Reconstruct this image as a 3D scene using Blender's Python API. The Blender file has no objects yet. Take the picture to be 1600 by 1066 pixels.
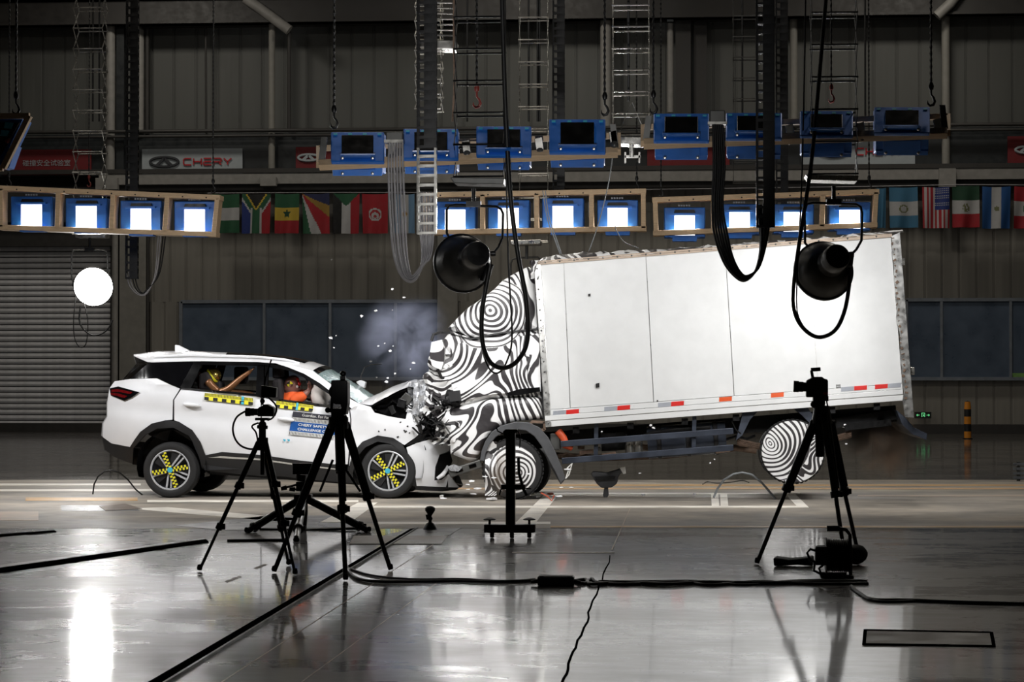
import bpy, bmesh, math, random
from mathutils import Vector, Matrix, noise
from mathutils.geometry import delaunay_2d_cdt
random.seed(7)
S = bpy.context.scene
COL = S.collection
V = Vector
R = math.radians

# ------------------------------------------------------------------ camera, world, exposure
F = 3500.0                                   # focal length in pixels of a 1600 px wide frame
CAM = V((0.0, 0.0, 1.5))
ROT = Matrix.Rotation(math.atan(260 / F), 3, 'Z') @ Matrix.Rotation(R(90) + math.atan(57 / F), 3, 'X')
cd = bpy.data.cameras.new('camera')
cd.sensor_width = 36.0
cd.lens = F / 1600 * 36.0
cd.clip_end = 300
cam = bpy.data.objects.new('camera', cd)
cam.matrix_world = Matrix.Translation(CAM) @ ROT.to_4x4()
COL.objects.link(cam)
S.camera = cam
S.view_settings.view_transform = 'Standard'
S.view_settings.look = 'None'
S.view_settings.gamma = 1.0
S.view_settings.use_curve_mapping = False
S.view_settings.exposure = 0.0
w = bpy.data.worlds.new('hall_air')
S.world = w
w.use_nodes = True
w.node_tree.nodes['Background'].inputs[0].default_value = (0.75, 0.85, 1.0, 1)
w.node_tree.nodes['Background'].inputs[1].default_value = 0.012
S.cycles.max_bounces = 6
S.cycles.volume_bounces = 0
S.cycles.volume_step_rate = 2.0
S.cycles.sample_clamp_indirect = 6.0

BANK_W = 27.0         # watts of one floodlight of the front banks
BACK_W = 30.0         # of the back banks
SPOT_W = 190.0        # of one round spotlight
HALL_W = 900.0        # of one high bay lamp under the roof


def lamp(name, kind, loc, target, watts, size=0.4, sy=None, color=(1, .99, .98), spread=None, cone=None, parent=None):
    d = bpy.data.lights.new(name, kind)
    d.energy = watts
    d.color = color
    if kind == 'AREA':
        d.shape = 'RECTANGLE'
        d.size = size
        d.size_y = sy or size
        if spread:
            d.spread = R(spread)
    if kind == 'SPOT':
        d.spot_size = R(cone)
        d.spot_blend = 1.0 if cone < 40 else 0.6
        d.shadow_soft_size = size
    o = bpy.data.objects.new(name, d)
    COL.objects.link(o)
    o.rotation_euler = (V(target) - V(loc)).to_track_quat('-Z', 'Y').to_euler()
    if parent is not None:
        o.parent = parent
        o.location = V(loc) - ORG[parent.name]
    else:
        o.location = loc
    return o


# high bay lamps that light the hall dimly
for hx in (-14, -4, 6):
    for hy in (30, 46, 56):
        lamp('high_bay_light', 'AREA', (hx, hy, 13.2), (hx, hy, 0), HALL_W * .23, 1.2, color=(1, .93, .82))

# added unseen spot below the frame, turned up at the front row of floodlights
lamp('added_uplight', 'SPOT', (-.6, 5.0, .4), (-2.1, 24.2, 5.0), 5200, .15, cone=21)


def ray(px, py):
    return ROT @ V(((px - 800) / F, (533 - py) / F, -1))


def at(px, py, Y):
    """the point at depth Y of the hall that the photograph shows at pixel (px, py)"""
    d = ray(px, py)
    return CAM + d * (Y / d.y)


def fl(px, py, z=0.0):
    """the point of the floor that the photograph shows at pixel (px, py)"""
    d = ray(px, py)
    return CAM + d * ((z - CAM.z) / d.z)


def lerp(a, b, t):
    return a + (b - a) * t


def pw(pts, x):
    """piecewise linear y of x"""
    if x <= pts[0][0]:
        return pts[0][1]
    for (x0, y0), (x1, y1) in zip(pts, pts[1:]):
        if x <= x1:
            return y0 + (y1 - y0) * (x - x0) / (x1 - x0)
    return pts[-1][1]


# ------------------------------------------------------------------ materials
def srgb(c):
    return tuple(((x / 255) / 12.92 if x / 255 < .04045 else ((x / 255 + .055) / 1.055) ** 2.4) for x in c)


def mat(name, col, rough=.5, metal=0.0, vary=.12, scale=6.0, bump=0.0, bscale=60.0, stretch=(1, 1, 1), rvar=.1, coat=0.0, alpha=None, trans=0.0):
    m = bpy.data.materials.new(name)
    m.use_nodes = True
    nt = m.node_tree
    b = nt.nodes['Principled BSDF']
    c = srgb(col)
    tc = nt.nodes.new('ShaderNodeTexCoord')
    mp = nt.nodes.new('ShaderNodeMapping')
    mp.inputs['Scale'].default_value = stretch
    nt.links.new(tc.outputs['Object'], mp.inputs['Vector'])
    n = nt.nodes.new('ShaderNodeTexNoise')
    n.inputs['Scale'].default_value = scale
    n.inputs['Detail'].default_value = 5
    nt.links.new(mp.outputs[0], n.inputs['Vector'])
    r = nt.nodes.new('ShaderNodeValToRGB')
    r.color_ramp.elements[0].position = .3
    r.color_ramp.elements[1].position = .7
    r.color_ramp.elements[0].color = tuple(x * (1 - vary) for x in c) + (1,)
    r.color_ramp.elements[1].color = tuple(min(1, x * (1 + vary)) for x in c) + (1,)
    nt.links.new(n.outputs['Fac'], r.inputs['Fac'])
    nt.links.new(r.outputs['Color'], b.inputs['Base Color'])
    mr = nt.nodes.new('ShaderNodeMapRange')
    mr.inputs['From Min'].default_value = .3
    mr.inputs['From Max'].default_value = .7
    mr.inputs['To Min'].default_value = max(0, rough - rvar)
    mr.inputs['To Max'].default_value = min(1, rough + rvar)
    nt.links.new(n.outputs['Fac'], mr.inputs['Value'])
    nt.links.new(mr.outputs[0], b.inputs['Roughness'])
    b.inputs['Metallic'].default_value = metal
    b.inputs['Coat Weight'].default_value = coat
    b.inputs['Coat Roughness'].default_value = .06
    if trans:
        b.inputs['Transmission Weight'].default_value = trans
    if alpha is not None:
        b.inputs['Alpha'].default_value = alpha
    if bump:
        n2 = nt.nodes.new('ShaderNodeTexNoise')
        n2.inputs['Scale'].default_value = bscale
        n2.inputs['Detail'].default_value = 3
        nt.links.new(mp.outputs[0], n2.inputs['Vector'])
        bp = nt.nodes.new('ShaderNodeBump')
        bp.inputs['Strength'].default_value = bump
        bp.inputs['Distance'].default_value = .01
        nt.links.new(n2.outputs['Fac'], bp.inputs['Height'])
        nt.links.new(bp.outputs[0], b.inputs['Normal'])
    return m


def glow(name, col, strength):
    m = bpy.data.materials.new(name)
    m.use_nodes = True
    nt = m.node_tree
    b = nt.nodes['Principled BSDF']
    b.inputs['Base Color'].default_value = (.8, .8, .8, 1)
    b.inputs['Emission Color'].default_value = srgb(col) + (1,)
    b.inputs['Emission Strength'].default_value = strength
    return m


def zebra(name, k, warp, rings=None, black=(50, 47, 49), white=(236, 236, 236), seed=0.0):
    """dazzle wrap: black and white bands bent by a warped field, with a few eyes"""
    m = bpy.data.materials.new(name)
    m.use_nodes = True
    nt = m.node_tree
    N = nt.nodes.new
    L = nt.links.new
    b = nt.nodes['Principled BSDF']
    tc = N('ShaderNodeTexCoord')
    mp = N('ShaderNodeMapping')
    mp.inputs['Scale'].default_value = (1, .45, 1)
    L(tc.outputs['Object'], mp.inputs['Vector'])

    def noisevec(src, scale, detail, off):
        ad = N('ShaderNodeVectorMath'); ad.operation = 'ADD'; ad.inputs[1].default_value = (off, off * .7, off * 1.3)
        L(src, ad.inputs[0])
        n = N('ShaderNodeTexNoise'); n.inputs['Scale'].default_value = scale; n.inputs['Detail'].default_value = detail
        L(ad.outputs[0], n.inputs['Vector'])
        return n

    def warped(src, scale, amp, detail, off):
        n = noisevec(src, scale, detail, off)
        sb = N('ShaderNodeVectorMath'); sb.operation = 'SUBTRACT'; sb.inputs[1].default_value = (.5, .5, .5)
        L(n.outputs['Color'], sb.inputs[0])
        sc = N('ShaderNodeVectorMath'); sc.operation = 'SCALE'; sc.inputs['Scale'].default_value = amp
        L(sb.outputs[0], sc.inputs[0])
        ad = N('ShaderNodeVectorMath'); ad.operation = 'ADD'
        L(src, ad.inputs[0]); L(sc.outputs[0], ad.inputs[1])
        return ad.outputs[0]
    v1 = warped(mp.outputs[0], 1.05 * warp, 2.6 / warp, .0, 3.1 + seed)
    v2 = warped(v1, 2.4 * warp, .55 / warp, .0, 8.7 + seed)
    dt = N('ShaderNodeVectorMath'); dt.operation = 'DOT_PRODUCT'; dt.inputs[1].default_value = (.62 * k, 0, .78 * k)
    L(v2, dt.inputs[0])
    last = dt.outputs['Value']
    for (ctr, rf, rad) in rings or []:
        vw = warped(mp.outputs[0], 2.2, .16, .0, 1.0 + seed)
        vd = N('ShaderNodeVectorMath'); vd.operation = 'DISTANCE'
        vd.inputs[1].default_value = (ctr[0], ctr[1] * .45, ctr[2])
        L(vw, vd.inputs[0])
        # rings that open outwards
        pwn = N('ShaderNodeMath'); pwn.operation = 'POWER'; pwn.inputs[1].default_value = .8
        L(vd.outputs['Value'], pwn.inputs[0])
        w1 = N('ShaderNodeMath'); w1.operation = 'MULTIPLY'; w1.inputs[1].default_value = rf
        L(pwn.outputs[0], w1.inputs[0])
        fac = N('ShaderNodeMapRange')
        fac.inputs['From Min'].default_value = rad * .985
        fac.inputs['From Max'].default_value = rad
        L(vd.outputs['Value'], fac.inputs['Value'])
        mx = N('ShaderNodeMix'); mx.data_type = 'FLOAT'
        L(fac.outputs[0], mx.inputs['Factor'])
        L(w1.outputs[0], mx.inputs['A'])
        L(last, mx.inputs['B'])
        last = mx.outputs['Result']
    sn = N('ShaderNodeMath'); sn.operation = 'SINE'
    L(last, sn.inputs[0])
    nw = noisevec(mp.outputs[0], 2.6, 1.0, 5.5)
    th = N('ShaderNodeMath'); th.operation = 'MULTIPLY_ADD'; th.inputs[1].default_value = 3.0; th.inputs[2].default_value = -1.5
    L(nw.outputs['Fac'], th.inputs[0])
    sm = N('ShaderNodeMath'); sm.operation = 'ADD'
    L(sn.outputs[0], sm.inputs[0]); L(th.outputs[0], sm.inputs[1])
    mr = N('ShaderNodeMapRange'); mr.inputs['From Min'].default_value = -.12; mr.inputs['From Max'].default_value = .12
    L(sm.outputs[0], mr.inputs['Value'])
    r = N('ShaderNodeMix'); r.data_type = 'RGBA'
    r.inputs['A'].default_value = srgb(black) + (1,)
    r.inputs['B'].default_value = srgb(white) + (1,)
    L(mr.outputs[0], r.inputs['Factor'])
    L(r.outputs['Result'], b.inputs['Base Color'])
    b.inputs['Roughness'].default_value = .42
    n2 = N('ShaderNodeTexNoise'); n2.inputs['Scale'].default_value = 7
    L(tc.outputs['Object'], n2.inputs['Vector'])
    bp = N('ShaderNodeBump'); bp.inputs['Strength'].default_value = .35; bp.inputs['Distance'].default_value = .03
    L(n2.outputs['Fac'], bp.inputs['Height'])
    L(bp.outputs[0], b.inputs['Normal'])
    return m


def smoke_mat(name, col, dens, scale, ctr, rad):
    m = bpy.data.materials.new(name)
    m.use_nodes = True
    nt = m.node_tree
    N = nt.nodes.new
    L = nt.links.new
    nt.nodes.remove(nt.nodes['Principled BSDF'])
    pv = N('ShaderNodeVolumePrincipled')
    pv.inputs['Color'].default_value = srgb(col) + (1,)
    tc = N('ShaderNodeTexCoord')
    n = N('ShaderNodeTexNoise')
    n.inputs['Scale'].default_value = scale
    n.inputs['Detail'].default_value = 4
    n.inputs['Distortion'].default_value = .6
    L(tc.outputs['Object'], n.inputs['Vector'])
    sub = N('ShaderNodeVectorMath'); sub.operation = 'SUBTRACT'; sub.inputs[1].default_value = ctr
    L(tc.outputs['Object'], sub.inputs[0])
    dv = N('ShaderNodeVectorMath'); dv.operation = 'DIVIDE'; dv.inputs[1].default_value = rad
    L(sub.outputs[0], dv.inputs[0])
    ln = N('ShaderNodeVectorMath'); ln.operation = 'LENGTH'
    L(dv.outputs[0], ln.inputs[0])
    fo = N('ShaderNodeMapRange'); fo.interpolation_type = 'SMOOTHERSTEP'; fo.inputs['From Min'].default_value = -.1; fo.inputs['From Max'].default_value = 1.0
    fo.inputs['To Min'].default_value = 1.0; fo.inputs['To Max'].default_value = 0.0
    L(ln.outputs['Value'], fo.inputs['Value'])
    nr = N('ShaderNodeMapRange'); nr.inputs['From Min'].default_value = .46; nr.inputs['From Max'].default_value = .72
    L(n.outputs['Fac'], nr.inputs['Value'])
    m1 = N('ShaderNodeMath'); m1.operation = 'MULTIPLY'
    L(fo.outputs[0], m1.inputs[0]); L(nr.outputs[0], m1.inputs[1])
    m2 = N('ShaderNodeMath'); m2.operation = 'MULTIPLY'; m2.inputs[1].default_value = dens
    L(m1.outputs[0], m2.inputs[0])
    L(m2.outputs[0], pv.inputs['Density'])
    L(pv.outputs[0], nt.nodes['Material Output'].inputs['Volume'])
    return m


M = {
    'white': mat('white_car_paint', (232, 233, 236), .22, vary=.02, coat=.6, rvar=.04),
    'boxwhite': mat('white_box_panel', (221, 222, 222), .20, vary=.03, bump=.05, bscale=5, rvar=.05),
    'alu': mat('aluminium_edge', (196, 196, 194), .34, .85, vary=.15, scale=14),
    'blackpl': mat('black_plastic', (26, 26, 28), .55, vary=.15),
    'black': mat('black_metal', (10, 10, 11), .42, .2, vary=.2),
    'satin': mat('satin_black', (14, 14, 15), .34, vary=.2),
    'gloss': mat('gloss_black_trim', (9, 9, 10), .2, vary=.1, rvar=.05),
    'rubber': mat('rubber', (30, 30, 31), .78, vary=.2, bump=.2, bscale=90),
    'cable': mat('cable_black', (10, 10, 10), .5, vary=.1),
    'cablegrey': mat('cable_grey', (150, 148, 150), .4, vary=.2),
    'glassdark': mat('tinted_glass', (10, 10, 12), .08, vary=.1, rvar=.02),
    'windscreen': mat('windscreen_glass', (170, 198, 198), .12, vary=.2, scale=30, alpha=.55, bump=.3, bscale=45),
    'trim': mat('interior_trim', (24, 24, 27), .7, vary=.2),
    'seat': mat('seat_fabric', (36, 32, 34), .8, vary=.2),
    'rim': mat('machined_rim', (206, 208, 212), .3, .35, vary=.1),
    'rimdark': mat('dark_rim', (40, 41, 44), .4, .3, vary=.1),
    'yellow': mat('marker_yellow', (232, 222, 48), .5, vary=.05),
    'ink': mat('marker_black', (18, 18, 18), .6, vary=.05),
    'cyan': mat('marker_cyan', (64, 176, 204), .5, vary=.05),
    'paper': mat('sticker_white', (236, 236, 232), .5, vary=.03),
    'blue': mat('sticker_blue', (24, 84, 158), .5, vary=.05),
    'slate': mat('sticker_slate', (52, 52, 60), .5, vary=.05),
    'red': mat('reflector_red', (206, 40, 36), .4, vary=.08),
    'orange': mat('reflector_orange', (214, 84, 34), .4, vary=.08),
    'greyrefl': mat('reflector_grey', (160, 164, 172), .35, vary=.1),
    'lampred': mat('tail_lamp_red', (96, 12, 16), .15, vary=.3, scale=30),
    'crush': mat('crushed_metal', (188, 190, 194), .3, .45, vary=.2, scale=22, bump=.5, bscale=24),
    'junk': mat('engine_black', (20, 20, 22), .4, .3, vary=.5, scale=25),
    'chassis': mat('chassis_steel', (58, 64, 76), .45, .4, vary=.25),
    'rust': mat('rusty_steel', (112, 92, 78), .7, .2, vary=.4, scale=20),
    'redoxide': mat('orange_hose', (196, 78, 40), .5, vary=.25),
    'mudguard': mat('grey_mudguard', (74, 75, 78), .55, vary=.2),
    'skin': mat('dummy_vinyl', (150, 104, 92), .45, vary=.08),
    'bronze': mat('dummy_bronze', (128, 88, 58), .3, .35, vary=.15),
    'vest': mat('orange_vest', (226, 92, 34), .7, vary=.12),
    'navy': mat('navy_cloth', (40, 36, 66), .7, vary=.1),
    'airbag': mat('airbag_cloth', (236, 228, 222), .8, vary=.06, bump=.3, bscale=20),
    'gold': mat('foil_gold', (200, 176, 92), .2, .9, vary=.2),
    'wood': mat('bare_wood_frame', (192, 166, 134), .6, vary=.14, scale=9, stretch=(1, 6, 6)),
    'lampblue': mat('lamp_housing_blue', (36, 106, 196), .4, .1, vary=.12),
    'bell': mat('spotlight_bell', (40, 40, 38), .42, .3, vary=.15),
    'steel': mat('bare_steel', (186, 184, 178), .3, .9, vary=.2),
    'dim': mat('dull_steel', (92, 92, 90), .45, .6, vary=.2),
    'hookred': mat('hook_red', (120, 40, 30), .45, vary=.2),
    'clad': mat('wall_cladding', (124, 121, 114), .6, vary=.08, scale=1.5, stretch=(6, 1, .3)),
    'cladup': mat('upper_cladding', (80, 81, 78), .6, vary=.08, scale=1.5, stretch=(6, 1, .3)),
    'backing': mat('wall_backing', (40, 39, 37), .8),
    'pilaster': mat('pilaster_paint', (122, 120, 114), .6, vary=.1),
    'girder': mat('girder_paint', (46, 44, 42), .6, vary=.15),
    'gallery': mat('gallery_dark', (30, 34, 36), .45, vary=.15),
    'ledge': mat('ledge_paint', (128, 126, 122), .55, vary=.12),
    'winglass': mat('window_glass', (74, 86, 102), .35, vary=.12, scale=2.5),
    'winframe': mat('window_frame', (120, 126, 134), .45, .3, vary=.1),
    'grassview': mat('window_green_view', (110, 150, 80), .8, vary=.2),
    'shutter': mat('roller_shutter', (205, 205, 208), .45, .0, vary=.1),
    'ceil': mat('ceiling_sheet', (60, 58, 56), .8),
    'bannerred': mat('banner_red', (104, 20, 25), .7, vary=.08),
    'bannerwhite': mat('banner_white', (152, 159, 163), .6, vary=.05),
    'letterred': mat('letter_red', (170, 30, 40), .6, vary=.05),
    'letterdark': mat('letter_dark', (44, 46, 50), .5, vary=.05),
    'bollardy': mat('bollard_orange', (214, 134, 30), .5, vary=.1),
    'exitbody': mat('exit_sign_body', (16, 40, 28), .5),
    'exitglow': glow('exit_sign_glow', (60, 230, 130), .6),
    'face': glow('lamp_face', (255, 252, 246), 2.2),
    'globe': glow('spot_face', (255, 253, 248), 30.0),
    'tapewhite': mat('floor_paint_white', (236, 230, 220), .45, vary=.2, scale=3),
    'tapeyellow': mat('floor_paint_yellow', (186, 146, 90), .45, vary=.2, scale=3),
    'tapetan': mat('floor_tape_tan', (176, 158, 140), .5, vary=.25, scale=4),
    'patch': mat('floor_patch_brown', (104, 92, 82), .5, vary=.2, scale=4),
    'patchgrey': mat('floor_patch_grey', (92, 92, 94), .35, vary=.2, scale=4),
    'groove': mat('groove_black', (8, 8, 8), .5, vary=.2),
    'hose': mat('grey_hose', (120, 124, 126), .45, vary=.1),
    'shard': mat('white_shard', (236, 236, 238), .4, vary=.03),
    'zebra': None, 'zebrawheel': None,
}

for k_, v_ in (('Coat Weight', .7), ('Coat Roughness', .02)):
    M['boxwhite'].node_tree.nodes['Principled BSDF'].inputs[k_].default_value = v_
M['groove'].node_tree.nodes['Principled BSDF'].inputs['Specular IOR Level'].default_value = .0


# ------------------------------------------------------------------ mesh builder
ORG = {}


class MB:
    def __init__(s):
        s.v = []; s.f = []; s.mi = []; s.cur = 0

    def add(s, vs, fs):
        o = len(s.v)
        s.v += [V(p) for p in vs]
        for f in fs:
            s.f.append(tuple(i + o for i in f)); s.mi.append(s.cur)
        return s

    def hexa(s, p):      # p: 4 bottom ring, 4 top ring
        return s.add(p, [(3, 2, 1, 0), (4, 5, 6, 7), (0, 1, 5, 4), (1, 2, 6, 5), (2, 3, 7, 6), (3, 0, 4, 7)])

    def box(s, c, d, rot=None):
        c = V(c); hx, hy, hz = d[0] / 2, d[1] / 2, d[2] / 2
        ps = [V(p) for p in ((-hx, -hy, -hz), (hx, -hy, -hz), (hx, hy, -hz), (-hx, hy, -hz), (-hx, -hy, hz), (hx, -hy, hz), (hx, hy, hz), (-hx, hy, hz))]
        if rot is not None:
            ps = [rot @ p for p in ps]
        return s.hexa([c + p for p in ps])

    def bar(s, a, b, wd, h, up=(0, 0, 1)):
        a, b, up = V(a), V(b), V(up)
        d = (b - a).normalized()
        if abs(d.dot(up)) > .98:
            up = V((0, 1, 0)) if abs(d.y) < .9 else V((1, 0, 0))
        x = d.cross(up).normalized(); y = x.cross(d)
        q = [(-1, -1), (1, -1), (1, 1), (-1, 1)]
        return s.hexa([a + x * (i * wd / 2) + y * (j * h / 2) for i, j in q] + [b + x * (i * wd / 2) + y * (j * h / 2) for i, j in q])

    def tube(s, pts, r, n=8, closed=False, cap=True):
        pts = [V(p) for p in pts]
        k = len(pts)
        rs = r if isinstance(r, (list, tuple)) else [r] * k
        up = None
        rings = []
        for i, p in enumerate(pts):
            if closed:
                d = pts[(i + 1) % k] - pts[i - 1]
            else:
                d = pts[min(i + 1, k - 1)] - pts[max(i - 1, 0)]
            d = d.normalized() if d.length > 1e-9 else V((0, 0, 1))
            if up is None:
                up = V((0, 0, 1)) if abs(d.z) < .9 else V((0, 1, 0))
            x = d.cross(up)
            x = x.normalized() if x.length > 1e-6 else V((1, 0, 0))
            up = x.cross(d).normalized()
            rings.append([p + (x * math.cos(2 * math.pi * j / n) + up * math.sin(2 * math.pi * j / n)) * rs[i] for j in range(n)])
        vs = [q for rg in rings for q in rg]
        fs = []
        for i in range(k if closed else k - 1):
            for j in range(n):
                a0 = i * n + j; a1 = i * n + (j + 1) % n
                b0 = ((i + 1) % k) * n + j; b1 = ((i + 1) % k) * n + (j + 1) % n
                fs.append((a0, a1, b1, b0))
        if cap and not closed:
            fs.append(tuple(range(n))[::-1]); fs.append(tuple((k - 1) * n + j for j in range(n)))
        return s.add(vs, fs)

    def lathe(s, prof, o, ax=(0, 1, 0), n=32):
        o, ax = V(o), V(ax).normalized()
        x = ax.orthogonal().normalized(); y = ax.cross(x)
        vs = []; fs = []
        for (r, t) in prof:
            for j in range(n):
                a = 2 * math.pi * j / n
                vs.append(o + ax * t + (x * math.cos(a) + y * math.sin(a)) * r)
        for i in range(len(prof) - 1):
            for j in range(n):
                fs.append((i * n + j, i * n + (j + 1) % n, (i + 1) * n + (j + 1) % n, (i + 1) * n + j))
        return s.add(vs, fs)

    def disc(s, o, ax, r, n=32):
        return s.lathe([(r, 0), (.0005, 0)], o, ax, n)

    def grid(s, fn, nu, nv):
        vs = [fn(i / nu, j / nv) for j in range(nv + 1) for i in range(nu + 1)]
        fs = [(j * (nu + 1) + i, j * (nu + 1) + i + 1, (j + 1) * (nu + 1) + i + 1, (j + 1) * (nu + 1) + i) for j in range(nv) for i in range(nu)]
        return s.add(vs, fs)

    def prism(s, near, far):
        """closed prism between two matching outlines of 3D points"""
        n = len(near)
        vs = list(near) + list(far)
        fs = [tuple(range(n)), tuple(range(2 * n - 1, n - 1, -1))]
        for i in range(n):
            j = (i + 1) % n
            fs.append((i, i + n, j + n, j))
        return s.add(vs, fs)

    def slab(s, poly, Y, th):
        """a plate standing in the hall: its outline in photo pixels at depth Y, th metres thick"""
        nr = [at(x, y, Y) for x, y in poly]
        return s.prism(nr, [p + V((0, th, 0)) for p in nr])

    def sphere(s, c, r, n=16, sc=(1, 1, 1)):
        c = V(c)
        return s.grid(lambda u, v: c + V((math.cos(u * 2 * math.pi) * math.sin(v * math.pi) * r * sc[0], math.sin(u * 2 * math.pi) * math.sin(v * math.pi) * r * sc[1], math.cos(v * math.pi) * r * sc[2])), n, n // 2)


def finish(ob, smooth=None, bevel=0, seg=2):
    me = ob.data
    if smooth is not None:
        me.polygons.foreach_set('use_smooth', [True] * len(me.polygons))
        me.set_sharp_from_angle(angle=R(smooth))
    if bevel:
        b = ob.modifiers.new('bevel', 'BEVEL'); b.width = bevel; b.segments = seg; b.limit_method = 'ANGLE'
    return ob


def make(mb, name, mats, org, smooth=None, bevel=0, weld=False):
    me = bpy.data.meshes.new(name)
    me.from_pydata([tuple(p - org) for p in mb.v], [], mb.f)
    if not isinstance(mats, (list, tuple)):
        mats = [mats]
    for m in mats:
        me.materials.append(M[m] if isinstance(m, str) else m)
    if len(mats) > 1:
        me.polygons.foreach_set('material_index', mb.mi)
    bm = bmesh.new(); bm.from_mesh(me)
    if weld:
        bmesh.ops.remove_doubles(bm, verts=bm.verts, dist=1e-5)
    bmesh.ops.recalc_face_normals(bm, faces=bm.faces)
    bm.to_mesh(me); bm.free()
    ob = bpy.data.objects.new(name, me)
    COL.objects.link(ob)
    return finish(ob, smooth, bevel)


def tag(o, label=None, cat=None, group=None, kind=None):
    if label: o['label'] = label
    if cat: o['category'] = cat
    if group: o['group'] = group
    if kind: o['kind'] = kind
    return o


def thing(name, label, cat, o, group=None):
    e = bpy.data.objects.new(name, None)
    e.empty_display_size = .1
    COL.objects.link(e)
    e.location = o
    ORG[e.name] = V(o)
    return tag(e, label, cat, group)


def part(mb, name, mats, parent, smooth=None, bevel=0, label=None, weld=False, kind=None):
    o = make(mb, name, mats, ORG[parent.name], smooth, bevel, weld)
    o.parent = parent
    ORG[o.name] = ORG[parent.name]
    if label: o['label'] = label
    if kind: o['kind'] = kind
    return o


def solo(mb, name, label, cat, mats, smooth=None, bevel=0, group=None, kind=None):
    c = sum(mb.v, V()) / len(mb.v)
    c.z = min(p.z for p in mb.v)
    o = make(mb, name, mats, c, smooth, bevel)
    o.location = c
    ORG[o.name] = c
    return tag(o, label, cat, group, kind)


def struct(mb, name, mats, smooth=None, bevel=0, label=None):
    o = make(mb, name, mats, V(), smooth, bevel)
    ORG[o.name] = V()
    return tag(o, label, None, None, 'structure')


def dup(ob, parent, off):
    c = ob.copy(); COL.objects.link(c); c.parent = parent
    c.location = ob.location + V(off)
    return c


def cdt(poly, step=7.0):
    """fill an outline in photo pixels with an even triangle mesh"""
    pts = []
    n = len(poly)
    for i in range(n):
        a, b = V(poly[i]), V(poly[(i + 1) % n])
        k = max(1, int((b - a).length / step))
        pts += [a.lerp(b, t / k) for t in range(k)]
    nb = len(pts)
    edges = [(i, (i + 1) % nb) for i in range(nb)]
    x0, x1 = min(p.x for p in pts), max(p.x for p in pts)
    y0, y1 = min(p.y for p in pts), max(p.y for p in pts)

    def inside(q):
        c = False
        j = nb - 1
        for i in range(nb):
            if (pts[i].y > q.y) != (pts[j].y > q.y) and q.x < (pts[j].x - pts[i].x) * (q.y - pts[i].y) / (pts[j].y - pts[i].y) + pts[i].x:
                c = not c
            j = i
        return c
    extra = []
    yy = y0 + step / 2
    row = 0
    while yy < y1:
        xx = x0 + (step / 2 if row % 2 else step)
        while xx < x1:
            q = V((xx, yy))
            if inside(q) and min((q - p).length for p in pts) > step * .45:
                extra.append(q)
            xx += step
        yy += step * .87
        row += 1
    vo, _, fo, *_ = delaunay_2d_cdt(pts + extra, edges, [], 1, 1e-4)
    return vo, fo


def text_mesh(body, width, height, place, extrude=.002, bold=0.0):
    """lettering as a mesh; place(u, v, w) puts width x height metres of text into the hall"""
    cu = bpy.data.curves.new('lettering', 'FONT')
    cu.body = body
    cu.offset = bold
    cu.resolution_u = 3
    ob = bpy.data.objects.new('lettering', cu)
    COL.objects.link(ob)
    dg = bpy.context.evaluated_depsgraph_get()
    me = bpy.data.meshes.new_from_object(ob.evaluated_get(dg))
    xs = [v.co.x for v in me.vertices]; ys = [v.co.y for v in me.vertices]
    x0, x1, y0, y1 = min(xs), max(xs), min(ys), max(ys)
    mb = MB()
    mb.add([place((v.co.x - x0) / (x1 - x0) * width, (v.co.y - y0) / (y1 - y0) * height, 0) for v in me.vertices], [tuple(p.vertices) for p in me.polygons])
    bpy.data.objects.remove(ob)
    bpy.data.curves.remove(cu)
    bpy.data.meshes.remove(me)
    return mb
# ================================================================== the hall
YW = 61.0


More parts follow.
